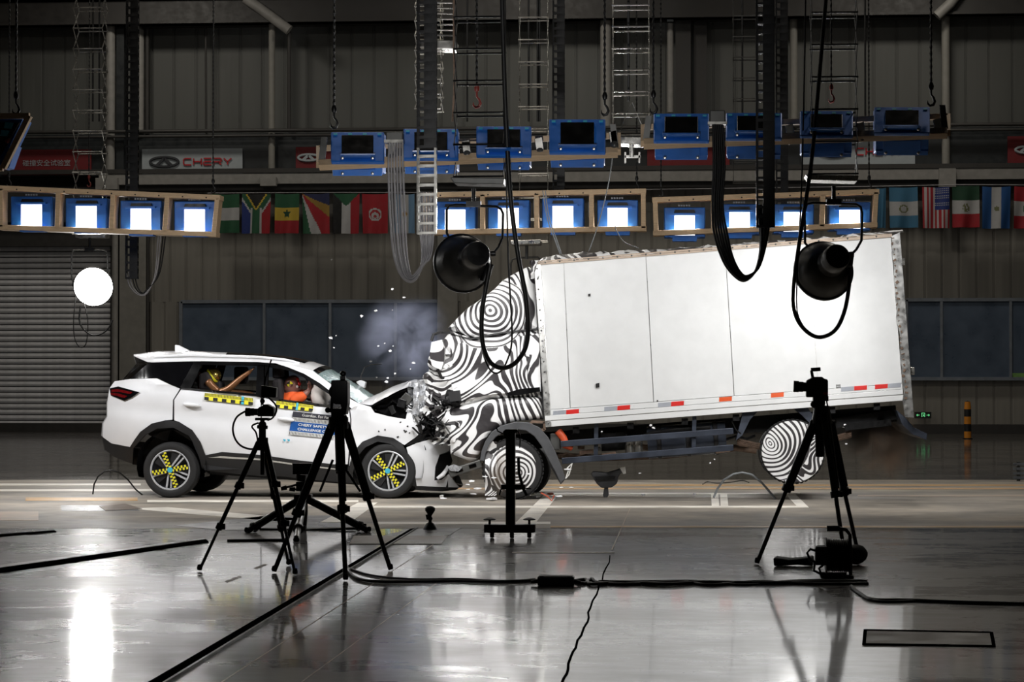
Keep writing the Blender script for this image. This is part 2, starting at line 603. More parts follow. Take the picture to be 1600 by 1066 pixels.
def floor_mat(name, c0, c1, rough, spec=.5):
    m = bpy.data.materials.new(name)
    m.use_nodes = True
    nt = m.node_tree
    N = nt.nodes.new
    L = nt.links.new
    b = nt.nodes['Principled BSDF']
    tc = N('ShaderNodeTexCoord')
    mp = N('ShaderNodeMapping'); mp.inputs['Scale'].default_value = (.55, 1.0, 1)
    L(tc.outputs['Object'], mp.inputs['Vector'])
    n = N('ShaderNodeTexNoise'); n.inputs['Scale'].default_value = 1.1; n.inputs['Detail'].default_value = 7; n.inputs['Roughness'].default_value = .62
    L(mp.outputs[0], n.inputs['Vector'])
    n2 = N('ShaderNodeTexNoise'); n2.inputs['Scale'].default_value = 7; n2.inputs['Detail'].default_value = 4
    L(mp.outputs[0], n2.inputs['Vector'])
    mx = N('ShaderNodeMath'); mx.operation = 'MULTIPLY_ADD'; mx.inputs[1].default_value = .35
    L(n2.outputs['Fac'], mx.inputs[0]); L(n.outputs['Fac'], mx.inputs[2])
    r = N('ShaderNodeValToRGB')
    r.color_ramp.elements[0].position = .5; r.color_ramp.elements[1].position = .85
    r.color_ramp.elements[0].color = srgb(c0) + (1,)
    r.color_ramp.elements[1].color = srgb(c1) + (1,)
    L(mx.outputs[0], r.inputs['Fac'])
    L(r.outputs['Color'], b.inputs['Base Color'])
    mr = N('ShaderNodeMapRange')
    mr.inputs['From Min'].default_value = .45; mr.inputs['From Max'].default_value = .9
    mr.inputs['To Min'].default_value = rough[0]; mr.inputs['To Max'].default_value = rough[1]
    L(mx.outputs[0], mr.inputs['Value'])
    L(mr.outputs[0], b.inputs['Roughness'])
    b.inputs['Specular IOR Level'].default_value = spec
    n3 = N('ShaderNodeTexNoise'); n3.inputs['Scale'].default_value = 4.5; n3.inputs['Detail'].default_value = 4
    mp3 = N('ShaderNodeMapping'); mp3.inputs['Scale'].default_value = (.6, 1.2, 1)
    L(tc.outputs['Object'], mp3.inputs['Vector'])
    L(mp3.outputs[0], n3.inputs['Vector'])
    bp = N('ShaderNodeBump'); bp.inputs['Strength'].default_value = .3; bp.inputs['Distance'].default_value = .005
    L(n3.outputs['Fac'], bp.inputs['Height'])
    L(bp.outputs[0], b.inputs['Normal'])
    return m


M['floor'] = floor_mat('polished_floor', (26, 26, 28), (92, 86, 80), (.16, .44))
for m_ in ('floor',):
    b_ = M[m_].node_tree.nodes['Principled BSDF']
    b_.inputs['Coat Weight'].default_value = .75
    b_.inputs['Coat Roughness'].default_value = .07
M['lane'] = floor_mat('lane_concrete', (112, 109, 104), (180, 170, 157), (.42, .6), .12)

mb = MB(); mb.box((-5, 28, -.1), (50, 68, .2))
floor = struct(mb, 'floor', 'floor')


def strip(poly, m, name='floor_line', z=.003):
    """a thin sheet lying on the floor, its outline in photo pixels"""
    b_ = MB()
    ps = [fl(x, y) for x, y in poly]
    b_.prism([p + V((0, 0, z)) for p in ps], ps)
    return part(b_, name, m, floor)


def rect(x0, x1, y0, y1, m, name='floor_line', z=.004):
    return strip([(x0, y0), (x1, y0), (x1, y1), (x0, y1)], m, name, z)


# crash lane of bare concrete and its painted lines
rect(-60, 1680, 750, 826, 'lane', 'lane_slab', .0015)
rect(760, 1680, 757.5, 760, 'tapeyellow')
rect(700, 1680, 763, 764.8, 'tapeyellow')
rect(835, 1115, 770.5, 773, 'tapewhite')
rect(1115, 1250, 771, 773, 'tapewhite')
rect(560, 1262, 791, 794, 'tapewhite')
rect(860, 1680, 822.5, 825, 'tapeyellow')
rect(590, 860, 816, 820, 'tapewhite')
rect(1340, 1680, 774, 776, 'tapetan')
strip([(807, 816), (838, 816), (872, 774), (850, 774)], 'tapewhite')
for x in (1112, 1126):
    strip([(x, 792), (x + 12, 792), (x + 10, 771), (x - 1, 771)], 'tapewhite', 'tape_pad', .005)
strip([(1228, 773), (1243, 773), (1264, 794), (1247, 794)], 'tapewhite', 'tape_pad', .005)
strip([(500, 817), (548, 817), (590, 786), (560, 786)], 'tapewhite', 'floor_line', .005)
rect(-60, 220, 756, 759, 'tapewhite'); rect(-60, 240, 765, 768, 'tapewhite')
rect(40, 215, 778, 783, 'tapeyellow'); rect(-60, 60, 800, 814, 'tapetan', 'tape_pad')
strip([(200, 795), (262, 793), (480, 812), (430, 815)], 'tapewhite')
rect(230, 560, 782, 785, 'tapewhite')
strip([(95, 790), (205, 790), (218, 799), (96, 799)], 'patchgrey', 'floor_patch')
strip([(155, 792), (196, 788), (222, 796), (165, 799)], 'patch', 'floor_patch', .007)
strip([(272, 822), (420, 806), (560, 806), (548, 824), (350, 829)], 'patchgrey', 'floor_patch')
strip([(546, 851), (553, 838), (700, 838), (690, 851)], 'patch', 'floor_patch', .006)
strip([(600, 838), (640, 827), (720, 826), (700, 838)], 'patchgrey', 'floor_patch', .005)
rect(800, 960, 863.4, 864.6, 'tapewhite')
# joint lines and small scuffs
for a, b_ in (((345, 1066), (715, 826)), ((470, 1066), (690, 905))):
    strip([a, (a[0] + 3, a[1]), (b_[0] + 1, b_[1]), b_], 'tapetan', 'joint_line', .001)
for sx, sy, dx, dy in ((350, 909, 24, -9), (396, 888, 18, -7), (520, 858, 25, 0)):
    strip([(sx, sy), (sx + 5, sy + 2), (sx + dx + 4, sy + dy + 2), (sx + dx, sy + dy)], 'patch', 'scuff', .001)
# long dark cable channels let into the floor, with a metal lip
strip([(222, 1075), (247, 1075), (651, 826.5), (641, 828.5)], 'groove', 'cable_channel', .012)
strip([(247, 1075), (252, 1075), (653, 826.5), (651, 826.5)], 'dim', 'channel_lip', .016)
strip([(-20, 893), (-20, 899), (326, 848), (322, 845)], 'groove', 'cable_channel', .012)
strip([(-20, 889), (-20, 893), (322, 845), (318, 844)], 'dim', 'channel_lip', .016)
strip([(-20, 838), (-20, 841), (88, 832), (84, 830.5)], 'groove', 'cable_channel', .012)
strip([(355, 845), (355, 847), (450, 846), (450, 844)], 'groove', 'cable_channel', .012)
# crack in the floor
b_ = MB()
cr = [(877, 1070)]
yy = 1060
while yy > 862:
    cr.append((880 + (1066 - yy) * .377 + random.uniform(-3, 3), yy)); yy -= random.uniform(6, 13)
for (x0, y0), (x1, y1) in zip(cr, cr[1:]):
    k = lerp(.8, 2.2, (y0 - 860) / 200)
    q = [fl(x0 - k, y0), fl(x0 + k, y0), fl(x1 + k, y1), fl(x1 - k, y1)]
    b_.prism([p + V((0, 0, .003)) for p in q], q)
part(b_, 'floor_crack', 'groove', floor)
strip([(955, 860), (957, 860), (985, 795), (984, 795)], 'tapetan', 'joint_line', .004)
# recessed hatch at the front right
b_ = MB()
q = [(1352, 985), (1549, 989), (1553, 1010), (1350, 1007)]
strip(q, 'patch', 'hatch_cover', .004)
for a, c in zip(q, q[1:] + q[:1]):
    b_.bar(fl(*a, .004), fl(*c, .004), .02, .012)
part(b_, 'hatch_frame', 'groove', floor)

# walls, ceiling
mb = MB(); mb.box((-5, YW + .4, 7), (50, .4, 14.4))
wall = struct(mb, 'wall_back', 'backing')
mb = MB(); mb.box((-29.5, 28, 7), (.4, 68, 14.4)); struct(mb, 'wall_left', 'clad')
mb = MB(); mb.box((19.5, 28, 7), (.4, 68, 14.4)); struct(mb, 'wall_right', 'clad')
mb = MB(); mb.box((-5, -5.8, 7), (50, .4, 14.4)); struct(mb, 'wall_front', 'clad')
mb = MB(); mb.box((-5, 28, 14.3), (50, 68, .3)); struct(mb, 'ceiling', 'ceil')
mb = MB(); mb.box((-5, YW - .1, .12), (50, .5, .24)); struct(mb, 'baseboard_back', 'girder')


def wz(py):
    return at(900, py, YW).z


def wx(px):
    return at(px, 600, YW).x


# cladding: shared ribbed panels
def panel_mesh(name, wd, h, m):
    b_ = MB()
    g = .004
    xs = [g, g, .03, .045, wd - .045, wd - .03, wd - g, wd - g]
    ys = [.0, -.035, -.035, -.05, -.05, -.035, -.035, .0]
    fr = [V((x, y, 0)) for x, y in zip(xs, ys)]
    b_.prism(fr[::-1], [p + V((0, 0, h)) for p in fr][::-1])
    me = make(b_, name, m, V())
    return me


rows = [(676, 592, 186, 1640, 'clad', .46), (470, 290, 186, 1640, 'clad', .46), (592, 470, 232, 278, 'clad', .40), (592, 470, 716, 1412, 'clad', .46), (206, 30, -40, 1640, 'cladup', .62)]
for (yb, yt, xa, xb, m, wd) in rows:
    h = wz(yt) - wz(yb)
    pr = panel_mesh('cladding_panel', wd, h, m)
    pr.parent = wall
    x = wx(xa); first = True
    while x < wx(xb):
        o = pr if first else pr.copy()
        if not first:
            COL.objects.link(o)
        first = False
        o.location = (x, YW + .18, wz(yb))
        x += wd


def wbox(name, x0, x1, y0, y1, dy, th, m, parent=None, **k):
    """box on the back wall: pixel rectangle, dy metres in front of the wall"""
    b_ = MB()
    b_.box(((wx(x0) + wx(x1)) / 2, YW - dy, (wz(y0) + wz(y1)) / 2), (wx(x1) - wx(x0), th, wz(y0) - wz(y1)))
    return part(b_, name, m, wall if parent is None else parent, **k)


ORG[wall.name] = V()
# window bands
n = 0
for (xa, xb, ms) in ((283, 686, (413, 516, 618)), (1416, 1640, (1471, 1579))):
    n += 1
    b_ = MB()
    b_.box(((wx(xa) + wx(xb)) / 2, YW + .12, (wz(470) + wz(592)) / 2), (wx(xb) - wx(xa), .2, wz(470) - wz(592)))
    win = struct(b_, 'window_%d' % n, 'backing')
    b_ = MB()
    for y in (470, 592):
        b_.box(((wx(xa) + wx(xb)) / 2, YW, wz(y)), (wx(xb) - wx(xa), .14, .09))
    for x in (xa, xb):
        b_.box((wx(x), YW, (wz(470) + wz(592)) / 2), (.09, .14, wz(470) - wz(592)))
    part(b_, 'window_frame', 'winframe', win)
    xs = (xa,) + ms + (xb,)
    for x in ms:
        b_ = MB(); b_.box((wx(x), YW, (wz(470) + wz(592)) / 2), (.07, .13, wz(470) - wz(592)))
        part(b_, 'mullion', 'winframe', win)
    for x0, x1 in zip(xs, xs[1:]):
        b_ = MB(); b_.box(((wx(x0) + wx(x1)) / 2, YW + .01, (wz(470) + wz(592)) / 2), (wx(x1) - wx(x0) - .07, .03, wz(470) - wz(592) - .09))
        part(b_, 'pane', 'winglass', win)
    if n == 2:
        b_ = MB(); b_.box(((wx(1581) + wx(1640)) / 2, YW - .02, wz(587)), (wx(1640) - wx(1581), .02, .13))
        part(b_, 'window_film', 'grassview', win, label='green strip at the bottom of the last pane')  # thin sheet standing in for the green outdoors behind the pane

# roller shutter at the left
b_ = MB(); b_.box(((wx(-60) + wx(178)) / 2, YW + .16, (wz(372) + wz(676)) / 2), (wx(178) - wx(-60), .06, wz(372) - wz(676)))
door = struct(b_, 'door_1', 'backing')
b_ = MB()
sl = (wz(380) - wz(676)) / 33
L_ = wx(176) - wx(-60)
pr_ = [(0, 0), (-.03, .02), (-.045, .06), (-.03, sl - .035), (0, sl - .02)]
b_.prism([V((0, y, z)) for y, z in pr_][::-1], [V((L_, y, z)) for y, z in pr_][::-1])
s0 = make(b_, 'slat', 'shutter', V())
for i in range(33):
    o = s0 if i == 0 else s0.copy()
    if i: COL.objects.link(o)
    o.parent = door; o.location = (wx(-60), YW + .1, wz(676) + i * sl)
b_ = MB(); b_.box(((wx(-60) + wx(178)) / 2, YW - .1, wz(368)), (wx(180) - wx(-60), .5, .5)); part(b_, 'shutter_box', 'girder', door)
b_ = MB(); b_.box((wx(-10), YW - .02, wz(676) + .06), (wx(176) - wx(-60), .12, .12)); part(b_, 'bottom_rail', 'dim', door)
b_ = MB()
b_.box((wx(177), YW - .02, (wz(372) + wz(676)) / 2), (.12, .2, wz(372) - wz(676)))
part(b_, 'guide_rail', 'girder', door)

# columns, pipes, beams
def trim(n, mbx, m, smooth=None):
    o = struct(mbx, 'trim_%d' % n, m, smooth); return o


TN = [0]


def tbox(x0, x1, y0, y1, dy, th, m):
    TN[0] += 1
    b_ = MB()
    b_.box(((wx(x0) + wx(x1)) / 2, YW - dy, (wz(y0) + wz(y1)) / 2), (abs(wx(x1) - wx(x0)), th, abs(wz(y0) - wz(y1))))
    return trim(TN[0], b_, m)


def tpipe(pts, r, dy, m):
    TN[0] += 1
    b_ = MB()
    b_.tube([V((wx(x), YW - dy, wz(y))) for x, y in pts], r, 12)
    return trim(TN[0], b_, m, 40)


tbox(190, 231, 290, 676, .12, .3, 'pilaster'); tbox(685, 716, 290, 676, .12, .3, 'pilaster')
tpipe([(184, 676), (184, 292)], .09, .35, 'ledge'); tpipe([(233, 676), (233, 292)], .05, .2, 'girder')
tbox(-60, 1660, 2, 38, .5, .8, 'girder'); tbox(-60, 1660, -30, -4, .7, 1.1, 'girder')
tbox(-60, 1660, 34, 38, .75, .5, 'girder')
tbox(-60, 1660, 206, 272, .25, .2, 'gallery')
tbox(165, 1660, 272, 288, .45, .7, 'ledge'); tbox(-60, 1660, 264, 271, .75, .15, 'girder')
tbox(-60, 165, 290, 345, .3, .5, 'girder'); tbox(165, 1660, 288, 297, .4, .4, 'girder')
tpipe([(-60, 205), (1660, 205)], .05, .8, 'girder'); tpipe([(-60, 213), (1660, 213)], .04, .8, 'girder')
tpipe([(179, 272), (179, 32), (174, 18), (164, 8), (150, 4)], .13, .55, 'ledge')
tbox(188, 200, -20, 272, .4, .3, 'gallery'); tpipe([(222, 205), (222, 44), (217, 37), (204, 34)], .13, .4, 'ledge'); tpipe([(234, 206), (234, 40)], .06, .4, 'girder')
tpipe([(326, 206), (325, 36)], .03, .4, 'girder')
tpipe([(430, 285), (430, 30)], .09, .6, 'pilaster'); tpipe([(394, 2), (412, 14), (462, 52)], .14, 1.1, 'ledge'); tpipe([(456, 206), (456, 50)], .05, .5, 'girder')
tpipe([(948, 206), (948, 0)], .15, .6, 'ledge'); tpipe([(1475, 290), (1475, 25)], .11, .6, 'pilaster'); tpipe([(1500, -4), (1478, 24), (1458, 42)], .14, 1.1, 'ledge')
tpipe([(1048, 180), (1048, 42)], .085, .4, 'ledge'); tbox(1043, 1053, 28, 40, .5, .25, 'banner' if 'banner' in M else 'bannerwhite')
tbox(1056, 1080, 30, 206, .3, .2, 'girder'); tbox(1085, 1105, 30, 206, .2, .1, 'girder'); tpipe([(1240, 206), (1240, 30)], .1, .4, 'pilaster')
tbox(416, 440, 278, 292, .85, .2, 'ledge'); tbox(1462, 1488, 272, 300, .85, .2, 'ledge'); tbox(162, 196, 278, 296, .85, .2, 'ledge')
# roof girders across the hall, above the picture
for gy in (20, 32, 44, 55):
    TN[0] += 1
    b_ = MB(); b_.box((-5, gy, 13.7), (49, .4, .9)); trim(TN[0], b_, 'girder')

# ------------------------------------------------------------------ signs on the gallery
def bars(pl, strokes, th):
    """thick strokes; strokes are polylines in unit coordinates placed by pl(u, v)"""
    b_ = MB()
    for st in strokes:
        for a, c in zip(st, st[1:]):
            p, q = pl(*a), pl(*c)
            b_.bar(p, q, th, th * .5, (0, 1, 0))
    return b_


LET = {
    'C': [[(1, 1), (.15, 1), (0, .8), (0, .2), (.15, 0), (1, 0)]],
    'H': [[(0, 0), (0, 1)], [(1, 0), (1, 1)], [(0, .5), (1, .5)]],
    'E': [[(1, 1), (0, 1)], [(.1, .5), (1, .5)], [(0, 0), (1, 0)], [(0, .5), (0, 0)]],
    'R': [[(0, 1), (.85, 1), (1, .85), (1, .6), (.85, .45), (.0, .45)], [(0, 0), (0, .45)], [(.6, .45), (1, 0)]],
    'Y': [[(0, 1), (.5, .45), (1, 1)], [(.5, .45), (.5, 0)]],
}


def emblem(cx, cy, rx, ry, dy):
    b_ = MB()
    el = [V((wx(cx + rx * math.cos(t)), YW - dy, wz(cy - ry * math.sin(t)))) for t in [i * math.pi / 16 for i in range(32)]]
    b_.tube(el, .035, 6, closed=True)
    for sg in (-1, 1):
        b_.bar(V((wx(cx), YW - dy, wz(cy - ry * .75))), V((wx(cx + sg * rx * .55), YW - dy, wz(cy + ry * .8))), .07, .05, (0, 1, 0))
    return b_


def sign(x0, x1, y0, y1, m, label):
    t = thing('wall_sign', label, 'sign', (wx((x0 + x1) / 2), YW - .45, wz(y1)))
    b_ = MB()
    b_.box(((wx(x0) + wx(x1)) / 2, YW - .42, (wz(y0) + wz(y1)) / 2), (wx(x1) - wx(x0), .06, wz(y0) - wz(y1)))
    part(b_, 'sign_board', m, t)
    return t


def chery(t, ex, tx0, tx1, cy, hh):
    part(emblem(ex, cy, 22, 7.5, .48), 'emblem', 'letterdark', t, 40)
    wd = (tx1 - tx0) / 5
    for i, ch in enumerate('CHERY'):
        pl = lambda u, v, i=i: V((wx(tx0 + i * wd + u * wd * .76), YW - .48, wz(cy + hh / 2 - v * hh)))
        part(bars(pl, LET[ch], .036), 'letter', 'letterred', t)


t = sign(227, 383, 230.5, 270, 'bannerwhite', 'white sign with oval emblem and red letters, clear above the left floodlights')
chery(t, 262, 292, 370, 251, 10)
t = sign(1252, 1428, 226, 263, 'bannerwhite', 'white sign partly hidden behind the right front floodlight row')
chery(t, 1302, 1337, 1412, 243, 10)
t = sign(12, 148, 230, 270, 'bannerred', 'dark red sign with Chinese characters at the far left')
part(text_mesh('碰撞安全试验室', wx(116) - wx(42), .17 * 1.0, lambda u, v, q: V((wx(42) + u, YW - .47, wz(256) + v))), 'lettering', 'bannerwhite', t)
t = sign(466, 560, 229, 268, 'bannerred', 'red sign showing at the left end of the front floodlight row')
part(emblem(486, 246, 16, 5, .48), 'emblem', 'bannerwhite', t, 40)
t = sign(1012, 1140, 232, 266, 'bannerred', 'red sign showing below the right front floodlight row')
t = sign(1572, 1650, 221, 264, 'bannerred', 'red sign cut by the right edge')
part(emblem(1600, 242, 16, 5, .48), 'emblem', 'bannerwhite', t, 40)

# ------------------------------------------------------------------ flags
FC = {k: mat('flag_' + k, tuple(x * .78 for x in c), .8, vary=.06) for k, c in {
    'green': (30, 92, 58), 'white': (196, 196, 196), 'red': (176, 24, 38), 'blue': (34, 56, 132), 'black': (20, 20, 20), 'yellow': (214, 182, 60),
    'sky': (112, 152, 186), 'navy': (34, 40, 84), 'azure': (30, 90, 158), 'gold': (166, 130, 50), 'stone': (120, 124, 84), 'dkgreen': (20, 70, 44), 'cream': (206, 196, 196), 'teal': (64, 124, 160)}.items()}


def star(u, v, cu, cv, r, asp, n=5, rot=-math.pi / 2):
    x, y = (u - cu), (v - cv) * asp
    d = math.hypot(x, y)
    a = (math.atan2(y, x) - rot) % (2 * math.pi / n)
    a = min(a, 2 * math.pi / n - a)
    return d < r * (.42 + .58 * max(0, 1 - a / (math.pi / n)) ** 1.4)


def f_nigeria(u, v): return 'green' if v < .345 or v > .68 else 'white'
def f_safrica(u, v):
    m_ = abs(u - .5)
    d = v - (.95 - 1.9 * m_) * .42 if v < .55 else 9
    if v < .36 - m_ * 1.1 + .0: return 'black'
    if v < .43 - m_ * 1.1: return 'yellow'
    if m_ < .13: return 'green'
    if m_ < .2 and v > .36: return 'white'
    if v < .64 - m_ * 1.1: return 'green'
    if v < .72 - m_ * 1.1: return 'white'
    return 'blue' if u < .5 else 'red'
def f_senegal(u, v):
    if star(u, v, .5, .5, .19, 1.5): return 'dkgreen'
    return 'green' if v < .345 else 'yellow' if v < .67 else 'red'
def f_seychelles(u, v):
    a = math.atan2(v * 1.5, u + .02)
    return 'navy' if a < .42 else 'gold' if a < .72 else 'red' if a < 1.13 else 'white' if a < 1.36 else 'green'
def f_sudan(u, v):
    if v < .32 - abs(u - .5) * .66: return 'green'
    return 'black' if u < .34 else 'white' if u < .68 else 'red'
def f_tunisia(u, v):
    x, y = u - .5, (v - .52) * 1.5
    if math.hypot(x, y) < .25:
        if star(u, v, .5, .57, .09, 1.5): return 'red'
        if math.hypot(x, y) < .19 and math.hypot(x, y - .05) > .145: return 'red'
        return 'white'
    return 'red'
def f_argentina(u, v):
    if math.hypot(u - .5, (v - .5) * 1.5) < .12: return 'gold'
    return 'white' if .3 < u < .7 else 'sky'
def f_plainblue(u, v): return 'teal'
def f_salvador(u, v):
    d = math.hypot(u - .5, (v - .53) * 1.5)
    if .11 < d < .16: return 'stone'
    return 'teal' if v < .345 or v > .69 else 'white'
def f_usa(u, v):
    if u > .46 and v < .56:
        a, b = (u - .46) * 15, v * 17
        return 'white' if (a % 1 - .5) ** 2 + (b % 1 - .5) ** 2 < .05 else 'blue'
    return 'red' if int(u * 13) % 2 == 0 else 'cream'
def f_mexico(u, v):
    if math.hypot(u - .5, (v - .53) * 1.5) < .15: return 'stone' if noise.noise((u * 20, v * 20, 0)) > -.1 else 'white'
    return 'dkgreen' if v < .345 else 'white' if v < .68 else 'red'
def f_honduras(u, v):
    if math.hypot(u - .52, (v - .52) * 1.5) < .09: return 'stone'
    return 'white' if .33 < u < .66 else 'azure'
def f_peru(u, v):
    d = math.hypot(u - .52, (v - .53) * 1.5)
    if d < .2: return 'gold' if d < .12 else 'green'
    return 'red' if v < .345 or v > .69 else 'white'


def flag(x0, x1, y0, y1, fn, label, sag=0.0):
    b_ = MB()
    nu, nv = 30, 40
    ph = random.random() * 6
    keys = []

    def P(u, v):
        z0 = 1 - .02 * math.sin(u * math.pi) * (1 if v < .05 else 0)
        w_ = .05 * math.sin(u * 9 + ph + v * 1.5) * (.25 + v)
        x = lerp(x0, x1, u + .03 * (v - .3) * math.sin(ph) + .02 * (0.5 - u) * v)
        return V((wx(x), YW - .95 + w_, wz(lerp(y0, y1, v) + 1.2 * math.sin(u * math.pi) * (1 - v))))
    b_.grid(P, nu, nv)
    b_.mi = []
    for j in range(nv):
        for i in range(nu):
            k = fn((i + .5) / nu, (j + .5) / nv)
            if k not in keys: keys.append(k)
            b_.mi.append(keys.index(k))
    o = solo(b_, 'flag', label, 'flag', [FC[k] for k in keys], smooth=60, group='flags on the wall cord')
    return o


flag(342, 384, 304, 365, f_nigeria, 'green, white and green banded flag beside the left floodlights')
flag(388, 432, 304, 366, f_safrica, 'flag with a green Y shape, black triangle, blue and red corners')
flag(439, 476, 304, 366, f_senegal, 'green, yellow and red banded flag with a green star')
flag(481, 523, 304, 367, f_seychelles, 'flag of rays fanning from one corner, blue, yellow, red, white')
flag(528, 569, 304, 367, f_sudan, 'black, white and red flag with a green triangle')
flag(573, 613, 305, 367, f_tunisia, 'red flag with a white disc, crescent and star')
flag(623, 654, 306, 367, f_argentina, 'pale blue and white flag with a sun, behind the hanging cables')
flag(1366, 1380, 301, 362, f_plainblue, 'blue flag half hidden behind the end of the right back floodlight row')
flag(1385, 1429, 300, 362, f_salvador, 'blue, white and blue flag with a round emblem, above the truck tail')
flag(1436, 1478, 300, 363, f_usa, 'flag of red and white stripes with a starred blue canton')
flag(1482, 1524, 298, 362, f_mexico, 'green, white and red flag with a brown emblem')
flag(1528, 1572, 300, 364, f_honduras, 'flag of upright blue, white and blue bands')
flag(1577, 1622, 300, 364, f_peru, 'red, white and red flag with a crest, cut by the right edge')
mb = MB()
mb.tube([V((wx(x), YW - .95, wz(pw([(340, 303), (500, 303), (660, 304), (1360, 299), (1500, 297), (1640, 299)], x)))) for x in range(335, 1650, 35)], .012, 5)
solo(mb, 'bunting_line', 'thin pale cord the row of flags hangs from', 'cord', 'cablegrey')

# ------------------------------------------------------------------ exit sign, bollard, wall grille
t = thing('exit_sign', 'small black and green exit sign low on the wall behind the truck tail', 'sign', (wx(1440), YW - .2, wz(652)))
b_ = MB(); b_.box((wx(1441), YW - .12, wz(648)), (wx(1454) - wx(1428), .1, wz(643) - wz(653))); part(b_, 'sign_box', 'ink', t)
b_ = MB()
pl = lambda u, v: V((wx(1430 + u * 22), YW - .18, wz(652 - v * 8)))
for st in ([(.05, .5), (.25, .5)], [(.05, .5), (.12, .7)], [(.05, .5), (.12, .3)], [(.75, .5), (.95, .5)], [(.95, .5), (.88, .7)], [(.95, .5), (.88, .3)],
           [(.4, .15), (.4, .9)], [(.4, .9), (.62, .9)], [(.62, .9), (.62, .15)], [(.48, .75), (.54, .5)], [(.54, .5), (.47, .25)], [(.54, .5), (.58, .25)]):
    b_.bar(pl(*st[0]), pl(*st[1]), .014, .01, (0, 1, 0))
part(b_, 'symbol', 'exitglow', t)

p = fl(1512, 686)
t = thing('bollard', 'orange and black striped bollard on the floor by the back wall', 'bollard', p)
top = at(1512, 628, p.y).z
b_ = MB()
prof = [(.085, 0)] + [(.085, top * k / 5) for k in range(1, 6)]
prof[-1] = (.07, top)
b_.lathe(prof + [(.001, top + .03)], (p.x, p.y, 0), (0, 0, 1), 20)
b_.mi = [(i // 20) % 2 for i in range(len(b_.f))]
part(b_, 'post', ['bollardy', 'ink'], t, 40)
b_ = MB(); b_.lathe([(.12, 0), (.12, .02), (.085, .025)], (p.x, p.y, 0), (0, 0, 1), 20); part(b_, 'base_plate', 'black', t, 40)

t = thing('floor_guard', 'pale slatted guard standing on the floor at the right edge', 'guard', fl(1590, 752))
p = fl(1583, 752)
for k in range(4):
    b_ = MB(); b_.box((p.x + .5, p.y, .05 + k * .065), (1.0, .03, .035)); part(b_, 'slat', 'winframe', t)
b_ = MB(); b_.box((p.x + .08, p.y + .03, .14), (.05, .03, .28)); part(b_, 'post', 'dim', t)
# ================================================================== the white car
YC = 27.45
YMID = YC + .93


def car_y(px, py):
    belt = 607 + (px - 283) * .122
    zr = (belt - py) / 125
    d = .035
    if zr > 0:
        d += .42 * zr
    else:
        h = -zr
        d += .03 * max(0, 1 - h / .14) ** 2 + .10 * max(0, (h - .38) / .5) ** 2 + .018 * math.exp(-((h - .33) / .09) ** 2)
    t = max(0, (px - 625) / 90); d += .5 * t ** 2.2
    t = max(0, (235 - px) / 75); d += .42 * t ** 2.2
    return YC + d


car = thing('car', 'white family car with its nose crushed against the truck cab', 'car', (at(430, 760, YMID).x, YMID, 0))


def panel(name, poly, m, off=0.0, step=7.0, far=True, label=None, thick=.0):
    """a body panel: outline in photo pixels on the near flank, and its mirror on the far flank"""
    vo, fo = cdt(poly, step)
    b_ = MB()
    pts = [at(p.x, p.y, car_y(p.x, p.y) + off) for p in vo]
    b_.add(pts, fo)
    if thick:
        bnd = {}
        for f in fo:
            for a, c in zip(f, f[1:] + f[:1]):
                bnd[(a, c)] = bnd.get((a, c), 0) + 1
        n0 = len(pts)
        b_.add([p + V((0, thick, 0)) for p in pts], [])
        for (a, c) in bnd:
            if (c, a) not in bnd:
                b_.f.append((a, c, c + n0, a + n0)); b_.mi.append(0)
    ob = part(b_, name, m, car, smooth=35, label=label)
    if far:
        c_ = MB()
        c_.add([V((p.x, 2 * YMID - p.y, p.z)) for p in pts], [tuple(reversed(f)) for f in fo])
        part(c_, name, m, car, smooth=35)
    return ob


G = .0
panel('rear_quarter_panel', [(179, 596), (203, 592.5), (245, 591.5), (266, 601.5), (281, 607.5), (270, 625), (269, 656), (258, 657), (237, 662), (219, 675), (209.6, 688), (203, 698.6), (174, 693), (160.5, 683), (160.8, 676), (161.5, 662), (167.6, 651), (167.6, 630), (171, 607)], 'white', thick=.05)
panel('rear_door', [(283.2, 608.5), (400, 619.5), (407, 620.5), (407, 711), (347, 706.5), (321, 711.5), (313, 691), (300, 672), (279, 659), (272.3, 657), (272.3, 625)], 'white', thick=.05)
panel('front_door', [(409, 621), (432, 627), (517, 637.5), (545, 640.5), (547, 655), (546, 691), (543, 728), (507, 724), (458, 718.5), (409, 711)], 'white', thick=.05)
panel('front_fender', [(547, 640), (561, 631), (579, 636), (585, 645), (608, 651), (644, 657), (664.6, 667), (650, 683), (632, 695.5), (629, 694), (614.6, 684.5), (590, 680.5), (566, 690.5), (551, 707.5), (545.5, 729), (548.5, 691), (549, 655)], 'white', thick=.05)
panel('front_bumper', [(635, 699.5), (650, 693), (670.7, 687), (703.7, 696.5), (702, 705), (687, 710), (680, 730), (678.5, 751), (690, 750), (701, 741), (717, 762), (651, 759.5), (649, 747), (640, 719)], 'white', thick=.06)
panel('sill_cladding', [(316, 712.5), (347.5, 707), (408, 711.5), (458, 719), (507, 724.8), (546, 729.5), (544, 742), (544, 754.6), (485, 750), (440, 744.6), (400, 743.6), (321, 736)], 'blackpl', off=-.012, thick=.08)
panel('sill_strip', [(325, 715.5), (345, 713), (408, 717), (460, 724.5), (540, 734), (540, 736), (460, 727), (408, 719.5), (345, 716)], 'alu', off=-.02, far=False, step=5, label='thin bright strip along the black sill')
panel('wheel_arch_trim', [(203, 698.6), (209.6, 688), (219, 675), (237, 662), (258, 657), (279, 659), (300, 672), (313, 691), (321, 712), (321, 736), (315, 731), (308, 701), (295, 681), (271, 668.5), (245, 670), (226.7, 680), (214, 694), (208, 701)], 'blackpl', off=-.015, step=5, thick=.05)
